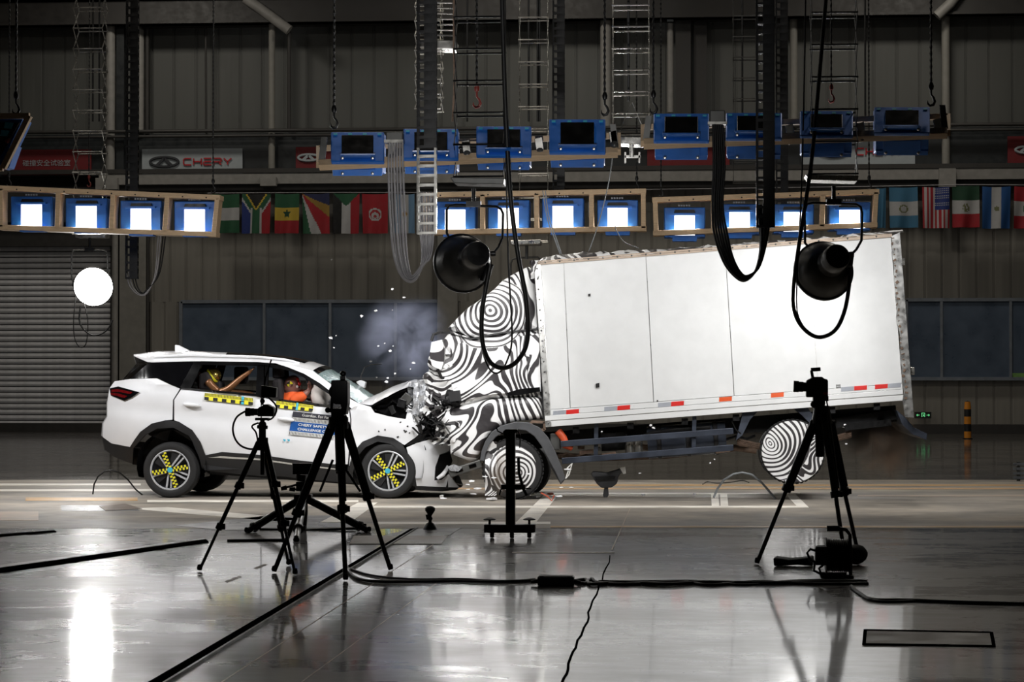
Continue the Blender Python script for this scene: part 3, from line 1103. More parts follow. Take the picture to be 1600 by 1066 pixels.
panel('wheel_arch_trim', [(544, 742), (551, 708), (566, 691), (590, 681), (614.6, 685), (629, 695), (640, 718), (649, 747), (651, 760), (645, 760), (641, 745), (634, 722), (624, 703), (611, 694), (590, 690), (571, 699), (558, 714), (551, 740), (552, 755), (544, 754.6)], 'blackpl', off=-.015, step=5, thick=.05)
panel('rear_bumper_trim', [(159.7, 683.3), (174, 693.3), (203, 699), (208, 701), (207, 725), (190, 719), (179.4, 714.4), (165, 704)], 'blackpl', off=-.005, step=5, thick=.05)
panel('bumper_lip', [(648, 760), (651, 760), (717, 762.3), (712, 766), (690, 768), (650, 766)], 'blackpl', step=5, thick=.1)
tl = panel('tail_lamp', [(171, 607), (184.6, 604), (217.5, 613), (206, 621), (194, 626.5), (173, 618)], 'glassdark', off=-.02, step=4, thick=.04)
for poly, m in (([(174, 609), (184, 608), (207, 613), (203, 616), (186, 612.5), (174, 612.5)], 'lampred'), ([(172, 613.5), (185, 615), (199, 619), (194, 622), (183, 619), (173, 617)], 'lampred')):
    vo, fo = cdt(poly, 4)
    b_ = MB(); b_.add([at(p.x, p.y, car_y(p.x, p.y) - .026) for p in vo], fo)
    part(b_, 'lamp_bar', m, tl, label='dark red light bar')
panel('quarter_glass', [(232, 567.2), (302.5, 565.2), (281.5, 605), (266, 600.5), (245, 590.8), (203.5, 592)], 'glassdark', off=.01)
panel('c_pillar', [(303, 565), (314.5, 564.8), (314.5, 571), (298, 607), (282.5, 607.5), (282, 604.5)], 'gloss', step=5, thick=.08)
panel('window_frame', [(314, 564.5), (405, 566), (419, 568), (450, 574), (475, 584), (500, 599), (517.5, 612.5), (549, 638.5), (517, 618), (506, 611), (487.5, 598.5), (470, 587), (450, 579), (426, 575), (405, 572.5), (314, 570)], 'gloss', step=4, thick=.07)
panel('a_pillar', [(430, 567.6), (449, 569), (488, 579), (517.5, 601), (545, 622.5), (561, 631), (549, 638.5), (517.5, 612.5), (500, 599), (475, 584), (450, 574)], 'white', off=-.004, step=5, thick=.03)
panel('b_pillar', [(402, 571), (419, 570), (416.5, 623.5), (399.5, 618.5)], 'gloss', step=5, thick=.09)
panel('belt_strip', [(283, 606.5), (298, 607), (400, 615.5), (432, 623), (517, 633.5), (546, 638.5), (546, 640.5), (517, 637.5), (432, 627), (400, 619.5), (283, 608.5)], 'gloss', off=-.008, step=4, thick=.05)
panel('mirror_triangle', [(517, 616), (549, 638.5), (517, 634)], 'gloss', step=5, thick=.05)
for i, (x0, y0) in enumerate(((286, 632.5), (434, 655))):
    b_ = MB()
    h0, h1 = at(x0, y0 - 1, car_y(x0, y0) - .02), at(x0 + 27, y0 + 2, car_y(x0 + 27, y0) - .02)
    b_.tube([h0 + V((0, .03, 0)), h0.lerp(h1, .15), h0.lerp(h1, .5) + V((0, -.015, 0)), h0.lerp(h1, .85), h1 + V((0, .03, 0))], [.012, .022, .024, .022, .012], 8)
    part(b_, 'door_handle', 'white', car, 50)

# roof shell: from the near gutter over the crown to the far gutter
edge = [(208.8, 556.5), (232, 566.5), (303, 564.6), (405, 566), (449, 569), (489, 579)]
crest = [(208.8, 554), (245, 549), (298, 548.5), (403, 553.2), (454, 558.5), (483, 564), (508, 572)]


def roof_pt(u, v, drop=0.0):
    ex = lerp(209, 489, u)
    e = at(ex, pw(edge, ex), car_y(ex, pw(edge, ex)))
    cx = lerp(209, 508, u)
    c = at(cx, pw(crest, cx), YMID)
    k = 1 - abs(2 * v - 1)                      # 0 at the gutters, 1 on the crown
    s_ = 1 - (1 - k) ** 2.6
    x = lerp(e.x, c.x, s_ if u > .9 else k)
    y = lerp(e.y, 2 * YMID - e.y, v)
    return V((x, y, lerp(e.z, c.z, s_) - drop))


b_ = MB(); b_.grid(lambda u, v: roof_pt(u, v), 40, 28)
part(b_, 'roof', 'white', car, 40)
b_ = MB(); b_.grid(lambda u, v: roof_pt(lerp(.03, .97, u), lerp(.03, .97, v), .035), 20, 12)
part(b_, 'headliner', 'trim', car, 40)
b_ = MB(); b_.grid(lambda u, v: roof_pt(lerp(.50, .93, u), lerp(.16, .84, v), -.006), 16, 16)
part(b_, 'sunroof', 'glassdark', car, 40)
b_ = MB()
b_.tube([at(x, pw([(240, 560), (300, 557), (403, 560), (450, 565), (480, 574)], x), car_y(x, 560) + .09) + V((0, 0, .02)) for x in range(240, 476, 12)], .016, 6)
part(b_, 'roof_rail', 'white', car, 50)
b_ = MB()
q = [(273, 550), (273, 539), (279, 539.5), (295, 547.5), (296, 550)]
b_.slab(q, YMID - .03, .06)
part(b_, 'antenna_fin', 'white', car, bevel=.01)
# tailgate and rear screen
b_ = MB()
def tail(u, v):
    pts = [(209.5, 557), (213, 568.6), (191, 594), (172, 607), (168, 630), (168, 651), (162, 662), (161, 682), (166, 704)]
    i = v * (len(pts) - 1); k = min(int(i), len(pts) - 2)
    x, y = V(pts[k]).lerp(V(pts[k + 1]), i - k)
    p = at(x, y, car_y(x, y)); q_ = V((p.x - .10, YMID, p.z))
    a = 1 - abs(2 * u - 1)
    p2 = V((p.x, 2 * YMID - p.y, p.z))
    r_ = p.lerp(p2, u); r_.x -= .11 * (1 - (1 - a) ** 2)
    return r_
b_.grid(tail, 14, 24)
b_.mi = [1 if 3 <= (i // 14) <= 5 else 2 if (i // 14) >= 21 else 0 for i in range(len(b_.f))]
part(b_, 'tailgate', ['white', 'glassdark', 'blackpl'], car, 40)

# windscreen, cowl
def ws(u, v):
    e = V((489, 579.5)).lerp(V((561, 630.5)), u); c = V((508, 572.2)).lerp(V((586, 620)), u)
    pe = at(e.x, e.y, car_y(e.x, e.y)); pc = at(c.x, c.y, YMID)
    k = 1 - (2 * v - 1) ** 2
    y = lerp(pe.y, 2 * YMID - pe.y, v)
    return V((lerp(pe.x, pc.x, k), y, lerp(pe.z, pc.z, k) + .006 * noise.noise((u * 9, v * 9, 3))))
b_ = MB(); b_.grid(ws, 14, 20)
part(b_, 'windscreen', 'windscreen', car, 50)
b_ = MB(); b_.grid(lambda u, v: ws(lerp(.0, .11, u), v) + V((.004, 0, .006)), 3, 20)
part(b_, 'screen_band', 'glassdark', car, 50, label='dark tinted band along the top of the windscreen')
b_ = MB()
e0 = at(561, 631, YC + .12); e1 = at(575, 632, YC + .15)
b_.hexa([e0 + V((0, 0, -.06)), e1 + V((0, 0, -.06)), V((e1.x, 2 * YMID - e1.y, e1.z - .06)), V((e0.x, 2 * YMID - e0.y, e0.z - .06)), e0, e1, V((e1.x, 2 * YMID - e1.y, e1.z)), V((e0.x, 2 * YMID - e0.y, e0.z))])
part(b_, 'cowl', 'blackpl', car)
# far door mirror, flung up by the blow, and the near one
b_ = MB(); b_.slab([(556, 597), (563, 594), (571, 597), (569, 607), (561, 603)], YMID + .95, .14); b_.tube([at(562, 604, YMID + 1.0), at(558, 610, YMID + .85)], .02, 6)
part(b_, 'door_mirror', 'white', car, bevel=.02)
b_ = MB(); b_.slab([(512, 628), (519, 622), (532, 624), (533, 636), (518, 639)], YC - .17, .16); b_.tube([at(528, 636, YC - .05), at(536, 636, YC + .1)], .025, 6)
part(b_, 'door_mirror', 'blackpl', car, bevel=.02)
b_ = MB(); b_.tube([at(562, 600, YMID + 1), at(564, 588, YMID + 1), at(570, 574, YMID + 1), at(580, 570, YMID + 1), at(597, 569, YMID + 1)], .008, 5)
part(b_, 'torn_wire', 'cable', car)

# buckled bonnet
HN = [(561, 631), (580, 633.5), (600, 622), (620, 612), (637, 604.5), (652, 606), (664, 622)]
HM = [(584, 619.5), (600, 612), (618, 603), (633, 598), (647, 594), (660, 595), (668, 598)]
def hood(u, v):
    i = u * (len(HN) - 1); k = min(int(i), len(HN) - 2)
    a = V(HN[k]).lerp(V(HN[k + 1]), i - k); c = V(HM[k]).lerp(V(HM[k + 1]), i - k)
    pa = at(a.x, a.y, YC + .13); pc = at(c.x, c.y, YMID + .1)
    kk = 1 - abs(2 * v - 1) ** 2
    y = lerp(pa.y, pa.y + 1.6, v)
    z = lerp(pa.z, pc.z, kk)
    amp = .0 if u < .5 else (u - .5) * .09
    return V((lerp(pa.x, pc.x, kk), y, z + amp * noise.noise((u * 10, v * 7, 1.7))))
b_ = MB(); b_.grid(hood, 40, 30)
part(b_, 'bonnet', 'white', car, 30)
b_ = MB(); b_.grid(lambda u, v: hood(u, v) + V((0, 0.01, -.03)), 24, 14)
part(b_, 'bonnet_liner', 'junk', car, 30)
# engine bay: a dark bulkhead with boxes, hoses and torn pieces
b_ = MB(); b_.slab([(579, 637), (600, 624), (637, 606), (652, 642), (647, 656), (609, 651)], YC + .35, .9)
eng = part(b_, 'engine_bay', 'junk', car)
rnd = random.Random(4)
for i in range(14):
    x, y = rnd.uniform(600, 645), rnd.uniform(618, 646)
    if y < 634 - (x - 579) * .46 + 10: continue
    b_ = MB(); c = at(x, y, YC + rnd.uniform(.18, .34))
    if i % 2: b_.box(c, (rnd.uniform(.06, .16), .14, rnd.uniform(.05, .14)), Matrix.Rotation(rnd.uniform(-1, 1), 3, 'Y'))
    else: b_.tube([c + V((-.12, 0, rnd.uniform(-.05, .05))), c, c + V((.08, -.05, .08)), c + V((.16, 0, .02))], .02, 6)
    part(b_, 'engine_component' if i % 2 else 'engine_hose', rnd.choice(['blackpl', 'junk', 'dim', 'black']), eng, bevel=.006 if i % 2 else 0)
# silver crumpled slam panel and headlamp remains at the contact line
def crumple(cx, cy, w_, h_, Y, seed, amp):
    b2 = MB()
    def P(u, v):
        n_ = V((noise.noise((u * 4, v * 4, seed)), noise.noise((u * 4, v * 4, seed + 9)), noise.noise((u * 4, v * 4, seed + 20))))
        p = at(cx + (u - .5) * w_, cy + (v - .5) * h_, Y)
        return p + n_ * amp
    b2.grid(P, 14, 14)
    n0 = len(b2.v)
    return b2
for (cx, cy, w_, h_, yy, sd, am, m) in ((655, 622, 18, 50, YC + .02, 12, .05, 'crush'), (662, 616, 12, 40, YC + .0, 14, .05, 'crush'), (652, 618, 26, 42, YC + .2, 1, .12, 'crush'), (661, 632, 22, 40, YC + .12, 2, .12, 'crush'), (648, 650, 26, 22, YC + .1, 3, .1, 'white'), (672, 652, 22, 40, YC + .1, 4, .14, 'junk'), (662, 668, 34, 26, YC + .14, 5, .14, 'junk'), (684, 676, 30, 26, YC + .16, 6, .12, 'junk'), (668, 610, 20, 30, YC + .5, 7, .1, 'crush'), (640, 668, 30, 18, YC + .2, 8, .1, 'junk')):
    part(crumple(cx, cy, w_, h_, yy, sd, am), 'crumpled_sheet', m, car, 25)
for i in range(34):
    x, y = rnd.gauss(670, 12), rnd.gauss(660, 17)
    if not (645 < x < 702 and 612 < y < 694): continue
    b_ = MB(); c = at(x, y, YC + rnd.uniform(-.05, .2)); d = V((rnd.uniform(-1, 1), rnd.uniform(-.4, .4), rnd.uniform(-1, 1))).normalized() * rnd.uniform(.04, .11)
    b_.bar(c - d, c + d, rnd.uniform(.02, .05), rnd.uniform(.008, .02))
    part(b_, 'torn_bracket', rnd.choice(['junk', 'blackpl', 'black', 'junk', 'black', 'dim']), car)
panel('headlamp_gap', [(634, 697), (650, 684), (664.6, 669), (672, 676), (670.7, 686), (650, 692)], 'junk', off=.02, far=False, step=5)
panel('bumper_intake', [(687, 711), (703, 706), (707, 720), (701, 741), (690, 750), (679, 751), (680, 730)], 'junk', off=.06, far=False, step=5)
b_ = MB(); b_.tube([at(683, 748, YC + .24), at(692, 742, YC + .26), at(697, 735, YC + .3), at(699, 728, YC + .34)], [.02, .03, .025, .012], 8)
part(b_, 'intake_blade', 'white', car, 50, label='white torn blade in the bumper intake')
for i in range(10):          # flecks of dirt and chipped paint on the fender
    x, y = rnd.uniform(590, 640), rnd.uniform(654, 686)
    b_ = MB(); c = at(x, y, car_y(x, y) - .004); b_.box(c, (.02, .004, .014), Matrix.Rotation(rnd.uniform(0, 3), 3, 'Y'))
    part(b_, 'paint_chip', 'ink', car)

# dark inner shells, floor pan, wheel liners
inner = [(238, 602), (283, 611), (400, 621), (432, 628), (546, 642), (585, 648), (640, 662), (625, 700), (590, 690), (560, 704), (546, 728), (320, 735), (300, 690), (270, 672), (240, 674)]
b_ = MB()
for sg in (0, 1):
    b_.prism([at(x, y, YC + .14) if not sg else V((at(x, y, YC + .14).x, 2 * YMID - YC - .14, at(x, y, YC + .14).z)) for x, y in inner],
             [at(x, y, YC + .18) if not sg else V((at(x, y, YC + .14).x, 2 * YMID - YC - .18, at(x, y, YC + .14).z)) for x, y in inner])
part(b_, 'door_card', 'trim', car)
b_ = MB()
fp = [(207, 700), (320, 712), (546, 729), (700, 742), (700, 764), (650, 765), (545, 757), (330, 741), (207, 726)]
b_.prism([at(x, y, YC + .42) for x, y in fp], [V((at(x, y, YC + .42).x, 2 * YMID - YC - .42, at(x, y, YC + .42).z)) for x, y in fp])
part(b_, 'floor_pan', 'junk', car)
b_ = MB(); b_.slab([(228, 597), (240, 594), (280, 606), (262, 690), (232, 680)], YC + .22, 1.4); part(b_, 'luggage_bulkhead', 'trim', car)
for cx, cy in ((266, 735.4), (606, 737)):
    b_ = MB(); c = at(cx, cy - 8, YC + .05)
    b_.lathe([(.44, .06), (.44, .38), (.001, .39)], c, (0, 1, 0), 28)
    b_.v = [V((v_.x, v_.y, max(v_.z, .25))) for v_ in b_.v]
    part(b_, 'wheel_liner', 'junk', car, 40)

# seats, wheel, dashboard, airbag
for (x0, x1, yt, yb, yy, nm) in ((424, 442, 572, 628, YC + .3, 'front_seat'), (424, 442, 572, 628, YC + 1.0, 'front_seat'), (322, 348, 596, 612, YC + .3, 'rear_seat'), (318, 344, 596, 612, YC + 1.0, 'rear_seat')):
    b_ = MB(); b_.slab([(x0, yt + 22), (x1 - 3, yt + 18), (x1 + 4, yb + 30), (x0 + 2, yb + 34)], yy, .46)
    st = part(b_, nm, 'seat', car, bevel=.04)
    b_ = MB(); b_.slab([(x0 + 1, yt), (x1 - 3, yt - 1), (x1 - 2, yt + 18), (x0 + 1, yt + 20)], yy + .1, .26); part(b_, 'headrest', 'seat', st, bevel=.03)
b_ = MB(); b_.slab([(310, 585), (322, 580), (330, 590), (332, 612), (310, 609)], YC + .25, .5); part(b_, 'child_seat', 'seat', car, bevel=.03)
b_ = MB(); b_.slab([(365, 573), (382, 573), (382, 600), (365, 600)], YC + 1.1, .3); part(b_, 'headrest', 'seat', car, bevel=.03)
b_ = MB(); b_.slab([(520, 632), (562, 632), (560, 680), (516, 680)], YC + .2, 1.45); part(b_, 'dashboard', 'trim', car, bevel=.03)
b_ = MB(); b_.sphere(at(501, 617, YC + .42), .19, 20, (.68, 1.0, 1.0)); 
for i, v_ in enumerate(b_.v): b_.v[i] = v_ + V((0, 0, .02)) * noise.noise(v_ * 9)
part(b_, 'airbag', 'airbag', car, 60, label='inflated cream airbag in front of the driver')

# target tapes on the flank
def decal(name, poly, m, off=-.02, parent=None, label=None):
    vo, fo = cdt(poly, 4)
    b2 = MB(); b2.add([at(p.x, p.y, car_y(p.x, p.y) + off) for p in vo], fo)
    return part(b2, name, m, parent or car, label=label)


def quad_on(a, b, c, d, u0, u1, v0, v1):
    f = lambda u, v: V(a).lerp(V(b), u).lerp(V(d).lerp(V(c), u), v)
    return [f(u0, v0), f(u1, v0), f(u1, v1), f(u0, v1)]


def ruler(a, b, c, d, n, cy):
    base = decal('scale_tape', [a, b, c, d], 'yellow', label='yellow and black measuring tape stuck below the window')
    b2 = MB()
    def put(u0, u1, v0, v1):
        q_ = quad_on(a, b, c, d, u0, u1, v0, v1)
        b2.add([at(p.x, p.y, car_y(p.x, p.y) - .024) for p in q_], [(0, 1, 2, 3)])
    for i in range(n):
        if i % 2 == 0: put(i / n, (i + 1) / n, .55, 1)
        for k in range(3): put((i + (k + .3) / 3) / n, (i + (k + .7) / 3) / n, .0, .42)
    part(b2, 'tape_print', 'ink', base)
    q_ = quad_on(a, b, c, d, cy - .02, cy + .035, -.1, 1.05)
    b2 = MB(); b2.add([at(p.x, p.y, car_y(p.x, p.y) - .027) for p in q_], [(0, 1, 2, 3)])
    part(b2, 'tape_marker', 'cyan', base)
ruler((320, 614), (395.5, 622.5), (395, 633.5), (319, 625), 11, .78)
ruler((432, 626.5), (490, 633.5), (488.5, 643), (430.5, 637), 9, .56)

# door sticker with its lettering
A, B_, C_, D_ = (458, 643), (526, 650), (522, 686), (451, 679)
sk = decal('door_sticker', [A, B_, C_, D_], 'paper', label='white, slate and blue sticker lettered for a safety camp on the front door')
def stk(u0, u1, v0, v1, m, off, name):
    vo, fo = cdt([tuple(p) for p in quad_on(A, B_, C_, D_, u0, u1, v0, v1)], 4)
    b2 = MB(); b2.add([at(p.x, p.y, car_y(p.x, p.y) + off) for p in vo], fo)
    return part(b2, name, m, sk)
stk(0, 1, 0, .24, 'slate', -.023, 'slate_band'); stk(0, 1, .42, .84, 'blue', -.023, 'blue_band')
b2 = MB()
for v0, v1 in ((.26, .40), (.86, .99)):
    for i in range(32):
        q_ = quad_on(A, B_, C_, D_, (i + .25) / 32, (i + .7) / 32, v0, v1)
        b2.add([at(p.x, p.y, car_y(p.x, p.y) - .023) for p in q_], [(0, 1, 2, 3)])
part(b2, 'tick_print', 'slate', sk)
def place_on(u0, vb, du, dv):
    def pl(x, y, z):
        q_ = quad_on(A, B_, C_, D_, u0 + x * du, 0, vb - y * dv, 0)[0]
        return at(q_.x, q_.y, car_y(q_.x, q_.y) - .031)
    return pl
part(text_mesh('Guardian. For Family.', 1, 1, place_on(.22, .205, .74, .15)), 'lettering', 'paper', sk)
part(text_mesh('CHERY SAFETY', 1, 1, place_on(.17, .59, .66, .11), bold=.02), 'lettering', 'paper', sk)
part(text_mesh('CHALLENGE CAMP', 1, 1, place_on(.17, .78, .8, .11), bold=.02), 'lettering', 'paper', sk)
for sx in (442, 448.5):
    decal('eye_mark', [(sx, 686.5), (sx + 4.5, 687), (sx + 4, 690), (sx + 1.5, 689.5)], 'cyan')


# wheels
def tyre_prof(r, w_):
    return [(r * .70, 0), (r * .74, -.012), (r * .86, -.022), (r * .95, -.012), (r * .995, .022), (r, .05), (r, w_ - .05), (r * .995, w_ - .022), (r * .95, w_ + .012), (r * .74, w_), (r * .70, w_ - .03), (r * .70, .0)]


def car_wheel(cx, cy, rpx, Y, ang):
    c = at(cx, cy, Y)
    r = c.z - .003
    ax = V((0, 1, 0))
    b2 = MB(); b2.lathe(tyre_prof(r, .23), c, ax, 48)
    wl = part(b2, 'wheel', 'rubber', car, 40)
    b2 = MB(); b2.lathe([(r * .72, .0), (r * .735, -.008), (r * .70, -.012), (r * .665, .0), (r * .65, .05), (r * .3, .07), (.001, .06)], c, ax, 48)
    b2.mi = [0 if i // 48 < 3 else 1 for i in range(len(b2.f))]
    part(b2, 'rim', ['rim', 'rimdark'], wl, 40)
    pol = lambda rad, a, dy: c + V((math.cos(a) * rad * r, dy, math.sin(a) * rad * r))
    for k in range(5):
        a = ang + math.pi / 2 + k * 2 * math.pi / 5 + .3
        for sg in (-1, 1):
            b2 = MB()
            q1 = [pol(.12, a + sg * .75, .01), pol(.66, a + sg * .17, -.006), pol(.66, a + sg * .08, -.006), pol(.14, a + sg * .2, .01)]
            b2.prism(q1, [p + V((0, .04, 0)) for p in q1]); part(b2, 'spoke', 'rim', wl)
        b2 = MB()
        a2 = a + math.pi / 5
        q1 = [pol(.22, a2 - .5, .02), pol(.64, a2 - .40, .012), pol(.64, a2 - .02, .012), pol(.26, a2 + .2, .02)]
        b2.prism(q1, [p + V((0, .03, 0)) for p in q1]); part(b2, 'spoke_cover', 'blackpl', wl)
    for k in range(4):
        a = ang + k * math.pi / 2 + (.12 if k % 2 else -.06)
        d = V((math.cos(a), 0, math.sin(a))); n_ = V((-d.z, 0, d.x))
        b2 = MB(); b2.cur = 0
        for i in range(9):
            for j in range(2):
                p0 = c + d * r * (.08 + .58 * i / 9) + n_ * r * (j - 1) * .085 + V((0, -.014, 0))
                e1 = d * r * .58 / 9; e2 = n_ * r * .085
                b2.cur = (i + j) % 2
                b2.add([p0, p0 + e1, p0 + e1 + e2, p0 + e2], [(0, 1, 2, 3)])
        part(b2, 'checker_tape', ['yellow', 'ink'], wl, label='yellow and black checkered tape across the wheel')
    b2 = MB(); b2.lathe([(r * .1, 0), (r * .1, -.012), (.001, -.014)], c + V((0, -.006, 0)), ax, 16)
    part(b2, 'hub_marker', 'cyan', wl, 40)
    return wl


car_wheel(266, 734.5, 46.8, YC + .05, R(14))
car_wheel(606, 736, 45.8, YC + .05, R(30))
for cx, cy in ((314, 731), (632, 741)):
    b2 = MB(); c = at(cx, cy, YC + 1.55); c.z = .363; b2.lathe(tyre_prof(.36, .22), c, (0, 1, 0), 40); b2.disc(c + V((0, .1, 0)), (0, 1, 0), .27)
    part(b2, 'wheel', 'rubber', car, 40)


# ------------------------------------------------------------------ the dummies in the car
def body(name, mname, parent, joints, edges, sub=2, label=None):
    """one continuous figure grown over a skeleton: joints {key: (point, radius)}"""
    keys = list(joints)
    me = bpy.data.meshes.new(name)
    o0 = ORG[parent.name]
    me.from_pydata([tuple(V(joints[k][0]) - o0) for k in keys], [(keys.index(a), keys.index(b)) for a, b in edges], [])
    ob = bpy.data.objects.new(name, me); COL.objects.link(ob)
    sm = ob.modifiers.new('skin', 'SKIN')
    for i, k in enumerate(keys):
        r_ = joints[k][1]; me.skin_vertices[0].data[i].radius = (r_, r_)
    me.skin_vertices[0].data[0].use_root = True
    sm.use_smooth_shade = True
    sd = ob.modifiers.new('sub', 'SUBSURF'); sd.levels = sub; sd.render_levels = sub
    dg = bpy.context.evaluated_depsgraph_get()
    m2 = bpy.data.meshes.new_from_object(ob.evaluated_get(dg))
    bpy.data.objects.remove(ob)
    m2.materials.clear(); m2.materials.append(M[mname])
    m2.polygons.foreach_set('use_smooth', [True] * len(m2.polygons))
    o = bpy.data.objects.new(name, m2); COL.objects.link(o)
    o.parent = parent; ORG[o.name] = o0
    if label: o['label'] = label
    return o


def head(parent, px, py, Y, r, m, tilt, marker=True, cap=None):
    c = at(px, py, Y)
    rot = Matrix.Rotation(tilt, 3, 'Y')
    b2 = MB()
    def P(u, v):
        a, t = u * 2 * math.pi, v * math.pi
        x, y, z = math.cos(a) * math.sin(t), math.sin(a) * math.sin(t), math.cos(t)
        p = V((x * .92, y * .78, z * 1.12))
        if x > .3: p.x += .05 * math.exp(-((z + .1) / .35) ** 2 - (y / .4) ** 2) * 2.6      # nose and muzzle
        if z < -.35 and x > 0: p.x += .12
        if z > .1 and x > .5: p.x -= .05
        return c + rot @ (p * r)
    b2.grid(P, 24, 16)
    h = part(b2, 'head', m, parent, 60)
    for sg in (-1, 1):
        b2 = MB(); b2.sphere(c + rot @ (V((.78, sg * .3, .12)) * r), r * .12, 10); part(b2, 'eye', 'ink', h, 60)
        b2 = MB(); b2.sphere(c + rot @ (V((-.05, sg * .78, -.02)) * r), r * .2, 10, (.7, .4, 1)); part(b2, 'ear', m, h, 60)
    b2 = MB(); b2.tube([c + rot @ (V((.86, y, -.52)) * r) for y in (-.25, 0, .25)], r * .05, 6); part(b2, 'mouth', 'ink', h, 60)
    if marker:
        b2 = MB(); o_ = c + rot @ (V((-.15, -.81, .1)) * r)
        for k in range(4):
            b2.cur = k % 2
            pts = [o_] + [o_ + V((math.cos(k * math.pi / 2 + j * math.pi / 16), 0, math.sin(k * math.pi / 2 + j * math.pi / 16))) * r * .3 for j in range(9)]
            b2.add(pts, [tuple(range(len(pts)))])
        part(b2, 'target_mark', ['yellow', 'ink'], h, label='round yellow and black target on the temple')
    return h, c, rot


def hand(parent, wrist, direc, m, sc=1.0):
    d = V(direc).normalized(); s_ = d.cross(V((0, 1, 0))).normalized() if abs(d.y) < .9 else V((1, 0, 0)); up = V((0, 1, 0))
    w0 = V(wrist)
    J = {'w': (w0, .026 * sc), 'p': (w0 + d * .07 * sc, .034 * sc)}
    E = [('w', 'p')]
    for i, (off, ln) in enumerate(((-.03, .06), (-.01, .075), (.01, .07), (.03, .055))):
        a = w0 + d * .09 * sc + up * off * sc; b2 = a + d * ln * .5 * sc; c = b2 + (d * .4 + s_ * .3) * ln * sc
        J['a%d' % i] = (a, .010 * sc); J['b%d' % i] = (b2, .009 * sc); J['c%d' % i] = (c, .007 * sc)
        E += [('p', 'a%d' % i), ('a%d' % i, 'b%d' % i), ('b%d' % i, 'c%d' % i)]
    J['t0'] = (w0 + d * .05 * sc - up * .04 * sc, .011 * sc); J['t1'] = (w0 + d * .085 * sc - up * .055 * sc + s_ * .02 * sc, .008 * sc)
    E += [('p', 't0'), ('t0', 't1')]
    return body('hand', m, parent, J, E, 1)


yd = YC + .5
dm = thing('crash_test_dummy', 'crash test dummy in an orange vest behind the wheel of the white car', 'dummy', at(440, 690, yd))
hips, ch, nk = at(432, 678, yd), at(449, 640, yd), at(454, 624, yd)
shL, shR = at(456, 632, yd + .2), at(456, 632, yd - .18)
J = {'hip': (hips, .14), 'belly': (at(440, 660, yd), .14), 'chest': (ch, .15), 'neck': (nk, .06), 'nk2': (at(456, 616, yd), .05),
     'hipL': (at(436, 682, yd + .1), .09), 'hipR': (at(436, 682, yd - .1), .09), 'knL': (at(486, 672, yd + .14), .07), 'knR': (at(486, 672, yd - .14), .07),
     'anL': (at(508, 716, yd + .12), .045), 'anR': (at(508, 716, yd - .12), .045), 'toL': (at(522, 718, yd + .12), .035), 'toR': (at(522, 718, yd - .12), .035)}
body('body', 'skin', dm, J, [('hip', 'belly'), ('belly', 'chest'), ('chest', 'neck'), ('neck', 'nk2'), ('hip', 'hipL'), ('hip', 'hipR'), ('hipL', 'knL'), ('hipR', 'knR'), ('knL', 'anL'), ('knR', 'anR'), ('anL', 'toL'), ('anR', 'toR')])
hd, hc, hr = head(dm, 456.5, 602.5, yd - .02, .118, 'skin', R(22))
b2 = MB()
for (x, z) in ((.45, .62), (.7, .45), (.3, .8)):
    b2.sphere(hc + hr @ (V((x, -.38, z)) * .118), .026, 10, (1, .6, 1))
part(b2, 'face_paint', 'red', hd, 60, label='red paint on the brow')
for (x, z) in ((.62, .12), (.12, .95)):
    b2 = MB(); b2.sphere(hc + hr @ (V((x, -.55 if z < .5 else 0, z)) * .118), .022, 8, (1, .5, .8)); part(b2, 'face_tag', 'paper', hd, 60)
b2 = MB(); b2.sphere(hc + hr @ (V((.72, -.25, -.78)) * .118), .03, 10); part(b2, 'chin_tag', 'paper', hd, 60)
def torso(px, py):
    return None
b2 = MB()
def vest(u, v):
    a = u * 2 * math.pi
    ctr = at(lerp(440, 459, v), lerp(652, 613, v), yd)
    r_ = lerp(.2, .125, v ** 2.2)
    p = ctr + V((math.cos(a) * r_ * .92, math.sin(a) * r_ * 1.15, .0))
    return p + V((0, 0, .03 * noise.noise(p * 6))) + V((0, 0, .02 * math.cos(a)))
b2.grid(vest, 28, 10); part(b2, 'vest', 'vest', dm, 60, label='orange vest')
b2 = MB(); b2.tube([at(448, 615, yd - .05), at(452, 619, yd - .08), at(459, 622, yd - .06)], [.03, .05, .04], 10); part(b2, 'collar', 'navy', dm, 60)
for sg, sh in ((1, shL), (-1, shR)):
    y_ = yd + sg * .2
    el = at(472 if sg < 0 else 474, 620 if sg < 0 else 616, y_); wr = at(484, 609, y_ - sg * .03)
    body('sleeve', 'vest', dm, {'s': (sh, .085), 'm': (sh.lerp(el, .5) + V((0, 0, .03)), .08), 'e': (el, .07), 'f': (el.lerp(wr, .45), .06)}, [('s', 'm'), ('m', 'e'), ('e', 'f')])
    body('forearm', 'rust' if False else 'skin', dm, {'e': (el, .045), 'm': (el.lerp(wr, .5), .042), 'w': (wr, .03), 'h': (wr.lerp(at(482, 600, y_), .5), .03)}, [('e', 'm'), ('m', 'w'), ('w', 'h')])
    hand(dm, wr, (at(484, 596, y_) - wr), 'skin')
b2 = MB(); b2.tube([at(487, 606, YC + .5) + V((.0, math.cos(a) * .18, 0)) + V((-.06, 0, .17)) * math.sin(a) for a in [i * math.pi / 12 for i in range(24)]], .016, 8, closed=True)
b2.tube([at(487, 606, YC + .5), at(506, 622, YC + .5)], .03, 8)
part(b2, 'steering_wheel', 'trim', car, 50)

